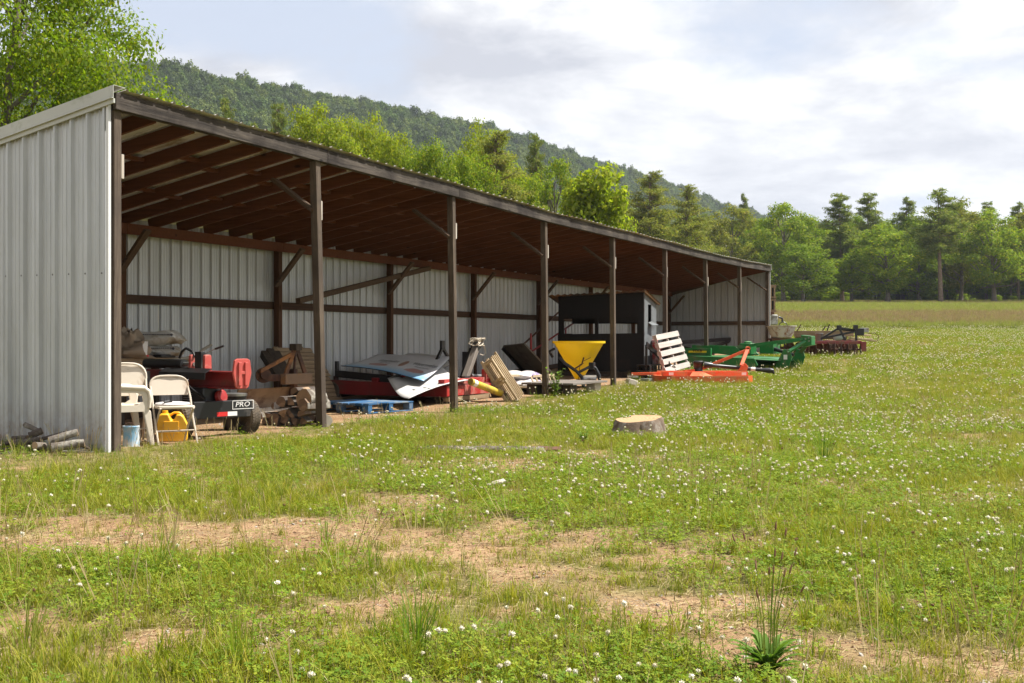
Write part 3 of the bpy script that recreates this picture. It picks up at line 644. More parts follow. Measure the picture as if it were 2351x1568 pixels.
# beam
mb = MB(); mb.box((-.42, 0, .655), (1.86, .02, .17)); mb.box((-.42, 0, .748), (1.86, .15, .018)); mb.box((-.42, 0, .566), (1.86, .15, .016)); T.part('beam', mb, REDD, .003)
mb = MB(); mb.prism([(.515, y, z) for y, z in ((-.07, .905), (.07, .905), (.105, .885), (.125, .74), (.085, .585), (.06, .565), (-.06, .565), (-.085, .585), (-.125, .74), (-.105, .885))], (.03, 0, 0)); fp = T.part('foot_plate', mb, REDS, .006)
for y in (-.043, .043):
    mb = MB(); mb.prism([(.544, y - .02, .60), (.544, y + .02, .60), (.544, y + .02, .865), (.544, y - .02, .865)], (.022, 0, 0)); T.part('raised_letter', mb, REDS, .004, parent=fp)
mb = MB(); mb.box((.553, 0, .745), (.016, .06, .035)); T.part('raised_letter', mb, REDS, .003, parent=fp)
mb = MB(); mb.tube([(-1.45, 0, .83), (-.62, 0, .83)], .058, 18); T.part('cylinder', mb, BLK, 0, 40)
mb = MB(); mb.tube([(-.62, 0, .83), (-.40, 0, .83)], .024, 12); T.part('piston_rod', mb, STEEL, 0, 40)
for x in (-.46, -.17):
    mb = MB(); mb.prism([(x, -.05, .757), (x, .05, .757), (x, .045, .93), (x, .03, .945), (x, -.03, .945), (x, -.045, .93)], (.045, 0, 0)); T.part('wedge_slide', mb, REDS, .006)
mb = MB(); mb.box((-.295, 0, .87), (.13, .06, .22)); T.part('pusher', mb, BLK, .006)
mb = MB(); mb.tube([(-.30, .02, .93), (-.22, .10, .99), (-.06, .16, 1.045)], .007, 8); lv = T.part('lever', mb, STEEL, 0, 40)
mb = MB(); mb.tube([(-.16, .122, 1.012), (-.05, .163, 1.048)], .013, 8); T.part('grip', mb, BLK, 0, 40, parent=lv)
mb = MB(); mb.prism([(-.85, -.10, .79), (-.85, -.20, .74), (-.85, -.205, .66), (-.85, -.195, .66), (-.85, -.19, .735), (-.85, -.10, .78)], (.95, 0, 0)); T.part('log_tray', mb, BLK, .003)
mb = MB(); mb.tube([(-.75, .02, .90), (-.70, .02, .98), (-.58, .0, 1.02), (-.45, 0, .98), (-.40, 0, .92)], .016, 8); T.part('hose', mb, BLK, 0, 60)
mb = MB(); mb.tube([(-.35, -.12, .70), (-.30, -.18, .60), (-.1, -.2, .52), (.05, -.16, .44)], .014, 8); T.part('hose', mb, BLK, 0, 60)
mb = MB(); mb.box((-.18, 0, .47), (.34, .30, .19)); en = T.part('engine', mb, BLK, .02, 40)
mb = MB(); mb.lathe([(.0, 0), (.07, 0), (.08, .02), (.08, .06), (.06, .08), (0, .085)], 20, axis_M((.0, .06, .45), (1, .2, .2))); T.part('engine_shroud', mb, REDM, 0, 40, parent=en)
for k in range(5):
    mb = MB(); mb.box((-.30, -.165, .42 + k * .025), (.14, .03, .008)); T.part('cooling_fin', mb, STEEL, parent=en)
mb = MB(); mb.bar((-.1, 0, .21), (-.1, 0, .57), .08, .08); T.part('stand', mb, REDD)
mb = MB(); mb.tube([(-1.0, 0, .60), (-1.9, .0, .45)], .03, 8); T.part('tow_bar', mb, BLK, 0, 40)
c = shed(2.95, .82)
T = Thing('black_bucket', 'black plastic bucket with grey lid behind the log splitter wheel', 'bucket', (c[0], c[1], gs(2.95, .82)), 'local')
mb = MB(); mb.lathe([(0, 0), (.125, 0), (.13, .01), (.15, .33), (.158, .335), (.158, .355), (.15, .36), (.15, .40), (.155, .41), (.155, .425)], 24); T.part('body', mb, BLK, 0, 40)
mb = MB(); mb.lathe([(.16, .42), (.163, .45), (.15, .455), (0, .455)], 24); T.part('lid', mb, STEEL, 0, 40)
# ------------------------------------------------------------------ bench with sacks at the back of the first bay
vb = 2.55; a = PV(272, 826, vb); b = PV(425, 826, vb); g = gs(a[0], vb)
T = Thing('work_bench', 'rough brown plank bench at the back wall under the white sacks', 'bench', (a[0], vb, g))
for i in range(3):
    mb = MB(); mb.box(((a[0] + b[0]) / 2 + .0, vb + .12 + i * .235, .86), (b[0] - a[0] + .5, .225, .04)); T.part('plank', mb, DRYW, .003)
for uu in (a[0] + .1, b[0] + .1):
    for vv in (vb + .06, vb + .62):
        mb = MB(); mb.bar((uu, vv, g - .05), (uu, vv, .84), .08, .08); T.part('leg', mb, DARKW)
mb = MB(); mb.bar((a[0], vb + .03, .79), (b[0] + .2, vb + .03, .79), .035, .09); T.part('apron', mb, DRYW)
def sack(c, L, Wd, H, seed, rot=0):
    rs = random.Random(seed); mb = MB(); n, m = 16, 10; vs = []
    for i in range(n + 1):
        t_ = -1 + 2 * i / n
        for j in range(m):
            a = 2 * math.pi * j / m; e = (1 - abs(t_) ** 3.2) ** .6 if abs(t_) < 1 else 0
            x = t_ * L / 2; y = math.cos(a) * Wd / 2 * (.85 + .15 * e); z = math.sin(a) * H / 2 * e + .012 * math.sin(a)
            k = 1 + .06 * math.sin(9 * t_ + 3 * a + seed); vs.append((x * k, y * k, z * k + H * .5 - (.03 if t_ > .75 else 0) + .02 * math.sin(4 * t_ + seed)))
    fs = [(i * m + j, i * m + (j + 1) % m, (i + 1) * m + (j + 1) % m, (i + 1) * m + j) for i in range(n) for j in range(m)] + [tuple(range(m)), tuple(range(n * m, (n + 1) * m))]
    Mr = Matrix.Translation(c) @ Matrix.Rotation(rot, 4, 'Z'); mb.add([Mr @ Vector(q) for q in vs], fs); return mb
s1c = PV(345, 812, 2.9); s0 = (s1c[0], 2.9, .885)
vd = Vector((.30, -.95, 0)); sr = R(-62)
for i, (dz, dl, lab, sd, mt) in enumerate(((0, .78, 'lower of two white feed sacks stacked on the bench', 3, SACK), (.155, .88, 'upper white feed sack with brown dusty end on the bench', 5, SACK))):
    o = (s0[0] + (.0 if i else .03), s0[1] - .03, s0[2] + dz)
    T = Thing('feed_sack', lab, 'sack', o, group='white sacks on the bench')
    T.part('bag', sack(o, dl, .42, .17 + .03 * i, sd, sr), mt, 0, 60)
    Mx = Matrix.Translation(o) @ Matrix.Rotation(sr, 4, 'Z')
    mb = MB(); Mt = Mx @ axis_M((.12, -.205, .125 + .03 * i), (0, -.75, .66), (1, 0, 0)); xx = -.2
    for k in range(14):
        wl = random.uniform(.014, .03); mb.box(Mt @ Vector((xx + wl / 2, 0, 0)), (wl, .004, .014), Matrix.Rotation(sr, 3, 'Z')); xx += wl + .006
    T.part('printed_line', mb, PRINT)
    mb = MB(); q = Mx @ Vector((.31, -.185, .12 + .03 * i)); mb.box(q, (.03, .03, .03), Matrix.Rotation(sr, 3, 'Z') @ Matrix.Rotation(R(45), 3, 'Y')); T.part('printed_mark', mb, PRINT)
o = PV(322, 805, 2.62); o = (o[0], 2.62, .885)
T = Thing('white_pail', 'white pail with red lid rim beside the sacks on the bench', 'pail', o)
mb = MB(); mb.lathe([(0, 0), (.085, 0), (.10, .20), (.105, .205), (.1, .215), (0, .215)], 20, Matrix.Translation(o)); T.part('body', mb, WHT, 0, 40)
for k, (xx, lab) in enumerate(((312, 'shallow red lid left on the bench edge'), (330, 'shallow red lid right below the white pail'))):
    q = PV(xx, 820, 2.56); q = (q[0] + .03, 2.585, .885)
    mb = MB(); mb.lathe([(0, 0), (.06, 0), (.065, .012), (.062, .035), (0, .036)], 16, Matrix.Translation(q)); single('red_lid', lab, 'dish', mb, RED1, q, smooth=40, group='red lids on the bench')  # loose red lids lying on the bench
# heap of crumpled dark tarpaulin beside the sacks
o = PV(292, 805, 2.75); o = (o[0], 2.75, .882); mb = MB(); n, m = 22, 12; vs = []
for i in range(n):
    for j in range(m + 1):
        a = 2 * math.pi * i / n; ph = math.pi / 2 * j / m; rr = 1 + .35 * (vnoise(i * .7, j * .8, 3) - .5) * 2
        vs.append((o[0] + .28 * rr * math.cos(a) * math.cos(ph), o[1] + .30 * rr * math.sin(a) * math.cos(ph), o[2] + .33 * rr * math.sin(ph)))
mb.add(vs, [(i * (m + 1) + j, ((i + 1) % n) * (m + 1) + j, ((i + 1) % n) * (m + 1) + j + 1, i * (m + 1) + j + 1) for i in range(n) for j in range(m)])
single('tarpaulin', 'crumpled dark brown tarpaulin heaped at the left end of the bench', 'tarpaulin', mb, SACKB, o, smooth=50)
mb = MB(); q = [PV(x, y, 2.56) for x, y in ((385, 828), (420, 824), (452, 815), (470, 800), (485, 792))]; mb.tube(q, .022, 8, jit=.2); single('canvas_hose', 'grey brown hose curling from the bench over the splitter', 'hose', mb, GLASSG, q[0], smooth=60)
mb = MB(); q = PV(380, 822, 2.6); q = (q[0], 2.62, .9); mb.box(q, (.3, .16, .05)); single('black_wrap', 'folded black plastic sheet under the white sacks', 'sheet', mb, BLK, q, bevel=.02)
# ------------------------------------------------------------------ rusty grader blade, slatted ramp and boards, second bay
vB = 1.75; a = PV(690, 890, vB); g = gs(a[0], vB)
T = Thing('grader_blade', 'rusty tractor grader blade with triangular hitch frame behind the firewood', 'grader blade', (a[0], vB, g))
def Q(x, y, v=vB): return PV(x, y, v)
mb = MB(); n = 8; A0, A1 = Q(548, 890), Q(708, 893); vs = []
for i, t_ in enumerate(np.linspace(0, 1, n)):
    z = g + .04 + .40 * t_; o = .07 * math.sin(math.pi * t_); vs += [(A0[0], vB + o, z), (A1[0], vB + o, z), (A0[0], vB + o + .015, z), (A1[0], vB + o + .015, z)]
mb.add(vs, [f for i in range(n - 1) for f in ((4 * i, 4 * i + 1, 4 * i + 5, 4 * i + 4), (4 * i + 2, 4 * i + 6, 4 * i + 7, 4 * i + 3), (4 * i, 4 * i + 4, 4 * i + 6, 4 * i + 2), (4 * i + 1, 4 * i + 3, 4 * i + 7, 4 * i + 5))]); T.part('mouldboard', mb, pbr('brown_worn_steel', (.20, .13, .075), .7, .1, .35, 3, .2, dirt=(.11, .06, .035), dirt_amt=.3), 0, 50)
mb = MB(); mb.box(((A0[0] + A1[0]) / 2, vB - .012, g + .09), (A1[0] - A0[0], .02, .15)); T.part('cutting_edge', mb, STEEL, .003)
mb = MB(); p0, p1 = Q(606, 868), Q(668, 866); mb.bar((p0[0], vB, p0[2]), (p1[0], vB, p0[2]), .13, .10); T.part('cross_beam', mb, RUST, .008)
mb = MB(); q = Q(650, 861, vB - .25); q2 = Q(712, 858, vB - .25); mb.box(((q[0] + q2[0]) / 2, vB - .25, q[2] - .06), (q2[0] - q[0], .09, .15)); T.part('drawbar', mb, pbr('dusty_rust_steel', (.17, .11, .07), .85, 0, .3, 5, .3, dirt=(.30, .14, .04), dirt_amt=.18), .006)
for (x1, y1, x2, y2, w_, mt) in ((676, 802, 655, 862, .075, RUSTO), (682, 803, 702, 862, .075, RUST), (672, 812, 598, 852, .055, RUSTO), (679, 806, 674, 862, .03, RUST)):
    mb = MB(); mb.bar(Q(x1, y1, vB - .12), Q(x2, y2, vB - .12), w_, .03, (0, 1, 0)); T.part('hitch_arm', mb, mt, .004)
mb = MB(); mb.box(Q(679, 797, vB - .12), (.16, .12, .10)); hd = T.part('hitch_head', mb, DARKW, .01)
mb = MB(); q = Q(662, 900, vB); mb.bar((q[0] + .1, vB - .02, g + .1), (q[0] + .1, vB - .02, g + .7), .09, .09); T.part('king_post', mb, RUST, .006)
mb = MB(); q = Q(603, 862, vB - .05); mb.lathe([(0, 0), (.10, 0), (.11, .02), (.11, .05), (.06, .06), (.06, .12), (0, .12)], 18, axis_M(q, (-.6, -.8, .1))); T.part('turntable', mb, RUST, 0, 40)
for k in range(5):
    a_ = 2 * math.pi * k / 5; mb = MB(); M_ = axis_M(q, (-.6, -.8, .1)); mb.lathe([(0, .0), (.014, 0), (.014, .075), (0, .075)], 8, M_ @ Matrix.Translation((.085 * math.cos(a_), .085 * math.sin(a_), 0))); T.part('bolt', mb, DARKW)
# dark timbers leaning on the wall
for k, (x1, y1, x2, y2, lab) in enumerate(((606, 812, 640, 866, 'leftmost dark timber leaning on the wall behind the blade'), (618, 806, 652, 868, 'tallest dark timber leaning on the wall behind the blade'), (632, 812, 664, 870, 'rightmost dark timber leaning against the slatted ramp'))):
    mb = MB(); p = PV(x1, y1, 3.05 - .03 * k); q = PV(x2, y2, 2.5); mb.bar(p, q, .12, .12); single('timber', lab, 'timber', mb, DARKW, q, bevel=.006, group='dark timbers by the back wall')
# slatted ramp leaning on the back wall
tl, tr = PV(632, 798, 3.22), PV(722, 801, 3.22); br_ = PV(792, 922, 2.35); g = gs(br_[0], 2.35)
u0, u1 = tl[0], br_[0]; zt = tl[2]; zb = g + .02
T = Thing('slatted_ramp', 'brown slatted timber ramp leaning against the back wall beside a post', 'ramp', (u0, 2.35, g))
ns_ = 13
for i in range(ns_):
    t0_ = i / ns_; t1_ = (i + .86) / ns_; jl, jr = random.uniform(-3, 3), random.uniform(-4, 4)
    c4 = [PV(634 + 58 * t0_ + jl, 799 + 121 * t0_, 3.2 - .3 * t0_), PV(716 + 78 * t0_ + jr, 800 + 121 * t0_, 3.2 - .3 * t0_), PV(716 + 78 * t1_ + jr, 800 + 121 * t1_, 3.2 - .3 * t1_), PV(634 + 58 * t1_ + jl, 799 + 121 * t1_, 3.2 - .3 * t1_)]
    mb = MB(); mb.prism(c4, (.01, .04, .01)); T.part('slat', mb, DRYW, .003)
for xa_, xb_ in ((634, 694), (690, 750)):
    mb = MB(); mb.bar(PV(xa_, 797, 3.27), PV(xb_, 922, 2.97), .10, .05); T.part('rail', mb, DRYW)
mb = MB(); mb.bar(PV(629, 796, 3.1), PV(668, 862, 2.9), .10, .06); T.part('side_post', mb, DRYW, .004)
# ------------------------------------------------------------------ firewood at the second post
def fw(x, y, u): return PU(535.7 + x * .1464, 765.3 + y * .1464, u)
FW = [(960, 930, 95, 'dark split log on top of the firewood pile'), (750, 1075, 95, 'split log with pale face on the left shoulder of the firewood pile'), (630, 1140, 62, 'small split log on the left slope of the firewood pile'), (905, 1060, 85, 'round grey log under the top of the firewood pile'),
      (1090, 1120, 110, 'large brown split log at the right of the firewood pile by the post'), (545, 1260, 72, 'split log with red-brown end low at the left of the firewood pile'), (640, 1330, 92, 'broad log in the bottom left of the firewood pile'), (770, 1235, 88, 'wedge log in the middle left of the firewood pile'),
      (905, 1245, 86, 'red-brown wedge log in the centre of the firewood pile'), (1070, 1285, 92, 'pale split log at the right middle of the firewood pile'), (790, 1350, 78, 'dark log in the bottom centre of the firewood pile'), (940, 1380, 84, 'dark bottom log right of the pile centre'),
      (1090, 1430, 84, 'bottom right log of the firewood pile against the post'), (690, 1440, 76, 'bottom log under the broad left log of the firewood pile'), (430, 1290, 70, 'leftmost upright-faced log of the firewood pile by the wheel'), (470, 1410, 72, 'bottom leftmost log of the firewood pile'), (570, 1430, 70, 'second bottom log from the left of the firewood pile'), (850, 1450, 66, 'small log on the ground at the centre of the firewood pile')]
for i, (x, y, r, lab) in enumerate(FW):
    a = fw(x, y, 3.74 + random.uniform(-.04, .06)); gg = gs(3.9, a[1]); rr = r * .1464 * 15.4 / FPX * .98
    a = (a[0], a[1] - .0, max(a[2], gg + rr * .8)); b = (a[0] + random.uniform(.40, .5), a[1] + random.uniform(-.04, .04), a[2] + random.uniform(-.02, .02))
    place('firewood_log', splitlog('firewood_log', a, b, rr, a, random.choice((BARK, BARKD, BARK)), random.choice((CUT, CUTD, CUTD))), a, lab, 'log', 'firewood stacked at the second post')
a = fw(1110, 1030, 3.76); place('firewood_log', logmesh('firewood_log', a, (4.12, a[1] - .02, a[2] - .01), .12, a, 12, jit=.2), a, 'thick grey bark-covered log on the right side of the firewood pile', 'log', 'firewood stacked at the second post')
a = (3.82, .05, gs(3.75, 0) + .085); place('firewood_log', logmesh('firewood_log', (3.82, .05, a[2]), (4.10, .30, a[2] - .01), .088, a, 12, jit=.15, cut=WHT if 0 else CONC), a, 'pale ended log on the dirt just right of the second post', 'log', 'firewood stacked at the second post')

# ------------------------------------------------------------------ blue pallet
def pallet(T, L, Wd, mat, nslat, M, H=.135, notch=False, bottom=3, sw=.10, deckmat=None):
    """top deck slats run along x; three bearers across along y"""
    def pt(mb, nm): mb.v = [tuple(M @ Vector(q)) for q in mb.v]; T.part(nm, mb, mat, .003)
    for i in range(nslat):
        y = -Wd / 2 + sw / 2 + (Wd - sw) * i / (nslat - 1); mb = MB(); mb.box((random.uniform(-.008, .008), y, H - .009), (L, sw, .018)); pt(mb, 'slat')
    for x in (-L / 2 + .045, 0, L / 2 - .045):
        for y in (-Wd / 2 + .07, 0, Wd / 2 - .07):
            mb = MB(); mb.box((x, y, H / 2), (.09, .13, H - .054)); pt(mb, 'block')
        mb = MB(); mb.box((x, 0, H - .0265), (.09, Wd - .01, .016)); pt(mb, 'stringer')
    for i in range(bottom):
        y = -Wd / 2 + .05 + (Wd - .1) * i / (bottom - 1); mb = MB(); mb.box((0, y, .009), (L, .1, .017)); pt(mb, 'bottom_board')
cu = np.array([6.29, .92]); lu = np.array([6.87, 2.09]); ru = np.array([7.32, .72]); ex = (ru - cu); ex = ex / np.linalg.norm(ex); ey = np.array([-ex[1], ex[0]])
ctr = cu + ex * .52 + ey * .61; g = gs(*ctr) + .004
T = Thing('blue_pallet', 'blue painted wooden pallet flat on the dirt beside the firewood', 'pallet', (ctr[0], ctr[1], g))
pallet(T, 1.04, 1.22, BLUEP, 9, Matrix.Translation((ctr[0], ctr[1], g)) @ Matrix.Rotation(math.atan2(ex[1], ex[0]), 4, 'Z'), .15, sw=.115)

# ------------------------------------------------------------------ dark red cutter with plastic signs on top
uR = 8.55; g = gs(9.3, 1.8)
T = Thing('red_cutter', 'dark red rotary cutter deck under the plastic signs', 'rotary cutter', (uR, .8, g))
u1_ = uR + 1.95
mb = MB()
poly = [(.78, .10), (2.5, .10), (3.1, .12), (3.12, .36), (2.55, .34), (.95, .30), (.78, .27)]
mb.add([(uR, v, g + z) for v, z in poly] + [(uR + .02, v, g + z) for v, z in poly], [tuple(range(7)), tuple(range(13, 6, -1))] + [(i, 7 + i, 7 + (i + 1) % 7, (i + 1) % 7) for i in range(7)]); T.part('side_skirt', mb, REDD, .004)  # shade on the near end put into the colour as a darker red
mb = MB(); mb.box((uR + .95, .79, g + .19), (1.9, .02, .17)); T.part('front_skirt', mb, REDM, .004)  # sunlit front painted a brighter red than the shaded side
mb = MB(); mb.box((uR + .98, 1.95, g + .285), (1.92, 2.30, .02)); T.part('deck', mb, REDD, .004)
mb = MB(); mb.box((uR + .98, .90, g + .34), (1.9, .12, .09)); T.part('deck_beam', mb, REDM, .006)
mb = MB(); mb.box((uR + .98, 2.2, g + .35), (1.9, .12, .10)); T.part('deck_beam', mb, REDD, .006)
mb = MB(); mb.box((uR + .2, 1.75, g + .36), (.10, .14, .16)); T.part('lug', mb, REDM, .01)
mb = MB(); mb.bar((uR + .12, 3.0, g + .46), (uR + .15, 1.7, g + .36), .09, .12); T.part('tail_arm', mb, BLK, .006)
mb = MB(); mb.tube([(uR + .12, 3.02, g + .40), (uR + .12, 3.02, g + .68)], .04, 10); T.part('tail_pivot', mb, BLK, 0, 40)
mb = MB(); mb.bar((uR + .12, 3.04, g + .02), (uR + .12, 3.04, g + .42), .10, .05); T.part('tail_fork', mb, RUST, .005)
wheel(T, (uR + .02, 3.05, g + .16), (1, 0, 0), .16, .10, .07, tread=False)
p = PV(1016, 783, 1.7); 
for x2 in (1000, 1036):
    mb = MB(); mb.bar(PV(1016, 798, 1.7), PV(1016 + (x2 - 1016) * 1.5, 850, 1.7), .05, .05, (0, 1, 0)); T.part('mast_leg', mb, BLK, .004)
mb = MB(); mb.box((p[0], 1.7, p[2] - .07), (.13, .05, .16)); T.part('mast_head', mb, BLK, .005)
for uu in (u1_ - .35, u1_ - .15):
    mb = MB(); mb.box((uu, .86, g + .42), (.03, .10, .22)); T.part('hitch_plate', mb, REDM, .006)
mb = MB(); mb.box((uR + .9, .85, g + .05), (1.6, .12, .08)); T.part('skid_timber', mb, DRYW, .005)
# boom with tangled rope
T = Thing('hydraulic_arm', 'black and grey lift arm leaning up with pale rope tangled on top', 'lift arm', (10.6, 1.1, gs(10.6, 1.1)))
vA = .95
mb = MB(); mb.bar(PV(1068, 868, vA), PV(1092, 800, vA), .10, .11, (0, 1, 0)); T.part('arm', mb, pbr('grey_worn_steel', (.20, .17, .145), .6, .3, .3, 4, .2), .008)
mb = MB(); mb.bar(PV(1060, 866, vA + .08), PV(1082, 800, vA + .08), .05, .06, (0, 1, 0)); T.part('arm_guard', mb, BLK, .006)
mb = MB(); mb.box(PV(1094, 795, vA), (.16, .12, .13), Matrix.Rotation(R(-30), 3, 'Y')); T.part('arm_head', mb, BLK, .015)
mb = MB(); q = PV(1076, 882, vA - .06); mb.prism([(q[0] - .14, q[1], q[2] + .13), (q[0] + .05, q[1], q[2] + .15), (q[0] + .16, q[1], q[2] + .02), (q[0] + .1, q[1], q[2] - .12), (q[0] - .12, q[1], q[2] - .12)], (0, .03, 0)); T.part('clevis', mb, BLK, .008)
mb = MB(); mb.lathe([(0, 0), (.05, 0), (.05, .05), (.02, .06), (0, .06)], 6, axis_M((q[0] + .02, q[1] - .01, q[2] - .02), (0, -1, 0))); T.part('pivot_nut', mb, STEEL)
mb = MB(); q2 = PV(1080, 905, vA); mb.box((q2[0] + .25, vA + .2, q2[2] + .12), (.6, .35, .35)); T.part('gear_housing', mb, REDD, .02, 40)
mb = MB(); mb.box((q2[0] + .5, vA + .3, q2[2] + .5), (.16, .16, .5)); T.part('upright', mb, BLK, .01)
mb = MB(); mb.tube([PV(1082, 862, vA + .1), PV(1118, 864, vA + .1)], .03, 10); T.part('ram', mb, STEEL, 0, 40)
cR = Vector(PV(1096, 790, vA)); mb = MB(); pts = []
for i in range(70):
    a = i * .9; pts.append(cR + Vector((.13 * math.cos(a) + .05 * math.cos(a * .37), .10 * math.sin(a * 1.3), .07 * math.sin(a * .8) + .04)))
mb.tube(pts, .008, 5); mb.tube([cR + Vector(q) for q in ((.1, -.05, 0), (.18, -.06, -.08), (.2, -.06, -.17), (.12, -.06, -.2), (.0, -.05, -.18))], .008, 5)
single('rope', 'tangle of pale rope on the head of the lift arm', 'rope', mb, ROPE, tuple(cR), smooth=60)
p0, p1 = PV(1080, 876, .42), PV(1150, 903, .25)
T = Thing('drive_shaft', 'dull yellow tractor drive shaft sloping down beside the lath bundle', 'drive shaft', p1)
mb = MB(); mb.tube([p0, p1], .06, 14); T.part('guard_tube', mb, YELO, 0, 40)
d_ = (Vector(p1) - Vector(p0)).normalized(); mb = MB(); mb.tube([Vector(p1), Vector(p1) + d_ * .05, Vector(p1) + d_ * .16], [.04, .065, .05], 10, jit=.2); T.part('joint', mb, RUST, 0, 40)
mb = MB(); mb.tube([Vector(p0) + d_ * .06, Vector(p0) + d_ * .15], .0615, 14); T.part('sticker', mb, WHT, 0, 40)
g = gs(10.4, .3); q = PG(1160, 922); 
mb = MB(); mb.lathe([(0, -.12), (.10, -.12), (.17, -.10), (.19, 0), (.17, .10), (.10, .12), (0, .12)], 22, axis_M((10.45, .75, g + .19), (.3, -.9, 0))); T = Thing('spare_tyre', 'old dusty tyre lying under the red cutter by the drive shaft', 'tyre', (10.45, .75, g)); T.part('tyre', mb, pbr('dusty_tyre', (.14, .11, .085), .95, 0, .3, 8, .5, dirt=(.22, .16, .1), dirt_amt=.3), 0, 40)
# signs
def sheet(name, c00, c10, c11, c01, bend, th, label, nn=16):
    C = [Vector(c) for c in (c00, c10, c11, c01)]; nrm = (C[1] - C[0]).cross(C[3] - C[0]).normalized()
    if nrm.z < 0: nrm = -nrm
    vs = []; uv = []
    for i in range(nn + 1):
        for j in range(nn + 1):
            s_, t_ = i / nn, j / nn; p = C[0] * (1 - s_) * (1 - t_) + C[1] * s_ * (1 - t_) + C[2] * s_ * t_ + C[3] * (1 - s_) * t_
            vs.append(p + nrm * bend(s_, t_)); uv.append((s_, t_))
    m_ = len(vs); k = nn + 1; fs = [(i * k + j, (i + 1) * k + j, (i + 1) * k + j + 1, i * k + j + 1) for i in range(nn) for j in range(nn)]
    allv = vs + [p - nrm * th for p in vs]; bf = [tuple(m_ + q for q in f[::-1]) for f in fs]
    rim = []
    edge = [i * k for i in range(k)] + [nn * k + j for j in range(1, k)] + [i * k + nn for i in range(nn - 1, -1, -1)] + [j for j in range(nn - 1, 0, -1)]
    for a_, b_ in zip(edge, edge[1:] + edge[:1]): rim.append((a_, m_ + a_, m_ + b_, b_))
    me = bpy.data.meshes.new(name); off = c00; me.from_pydata([tuple(p - Vector(off)) for p in allv], [], fs + bf + rim); me.update()
    ul = me.uv_layers.new(name='UVMap'); U = uv + uv
    for l in me.loops: ul.data[l.index].uv = U[l.vertex_index]
    bm = bmesh.new(); bm.from_mesh(me); bmesh.ops.recalc_face_normals(bm, faces=bm.faces); bm.to_mesh(me); bm.free()
    me.materials.append(None); me.materials.append(BLK)
    for p in me.polygons:
        if p.index >= len(fs): p.material_index = 1
        p.use_smooth = p.index < 2 * len(fs)
    o = bpy.data.objects.new(name, me); COL.objects.link(o); x, y = shed(off[0], off[1]); o.location = (x, y, off[2]); o.rotation_euler = (0, 0, SANG)
    def surf(s_, t_, h=.004):
        p = C[0] * (1 - s_) * (1 - t_) + C[1] * s_ * (1 - t_) + C[2] * s_ * t_ + C[3] * (1 - s_) * t_; return p + nrm * (bend(s_, t_) + h) - Vector(off)
    return tag(o, label, 'sign'), me, surf
def signmat(name, pic=True, white=(.58, .59, .61)):
    m, t, out = newmat(name); uv = t('ShaderNodeUVMap').outputs[0]; s_ = t('ShaderNodeSeparateXYZ', {0: uv})
    nz = t.noise(t('ShaderNodeTexCoord').outputs['Object'], 6, 5, .6)
    blue = t.ramp(t.math('ADD', s_.outputs[1], t.math('MULTIPLY', nz, .12)), [(.02, (.09, .30, .56)), (.16, (.20, .42, .62)), (.34, (.46, .54, .60)), (.42, white)])
    c = blue if pic else t.mix(nz, white, [x * .85 for x in white])
    if pic:
        for cx_, cy_, rx, ry, col in ((.30, .36, .16, .12, (.33, .14, .12)), (.78, .30, .15, .12, (.36, .17, .15)), (.55, .55, .05, .2, (.28, .13, .08)), (.30, .30, .17, .05, (.55, .56, .52))):
            dx = t.math('DIVIDE', t.math('SUBTRACT', s_.outputs[0], cx_), rx); dy = t.math('DIVIDE', t.math('SUBTRACT', s_.outputs[1], cy_), ry)
            r_ = t.math('ADD', t.math('ADD', t.math('MULTIPLY', dx, dx), t.math('MULTIPLY', dy, dy)), t.math('MULTIPLY', nz, .8)); c = t.mix(t.ramp(r_, [(.95, (1, 1, 1)), (1.15, (0, 0, 0))]), c, col) if col[0] < .5 else c
    c = t.mix(t.math('MULTIPLY', nz, .35), c, (.30, .27, .24))
    p = t('ShaderNodeBsdfPrincipled', {'Base Color': c, 'Roughness': .4}); t.l.new(p.outputs[0], out.inputs[0]); return m
# lower, upper and far sheets; (s along the long edge, t from near edge to far edge)
lo, lom, lsurf = sheet('plastic_sign', PV(890, 868, 1.9), PV(938, 915, .82), PV(1078, 872, .70), PV(1010, 838, 1.6), lambda s, t: -.10 * math.sin(math.pi * s) * (1 - .3 * t) + .05 * math.sin(math.pi * t), .01, 'white curled plastic sign hanging over the front of the red cutter')
lom.materials[0] = signmat('sign_white', False, (.70, .69, .67))
up, upm, usurf = sheet('plastic_sign', PV(783, 842, 3.0), PV(972, 877, 1.15), PV(1036, 821, 1.5), PV(868, 815, 3.12), lambda s, t: .05 * math.sin(math.pi * s) * (1 - t) - .03 * math.sin(math.pi * t) + .02, .012, 'blue and grey printed plastic sign with faded lettering on top of the red cutter')
upm.materials[0] = signmat('sign_print')
fr, frm, fsurf = sheet('plastic_sign', PV(860, 836, 3.0), PV(1010, 848, 1.75), PV(1052, 824, 1.9), PV(940, 808, 3.15), lambda s, t: .03 * math.sin(math.pi * s) - .02, .01, 'grey plastic sign lying crosswise at the back of the sign heap')
frm.materials[0] = signmat('sign_grey', False, (.42, .41, .38))
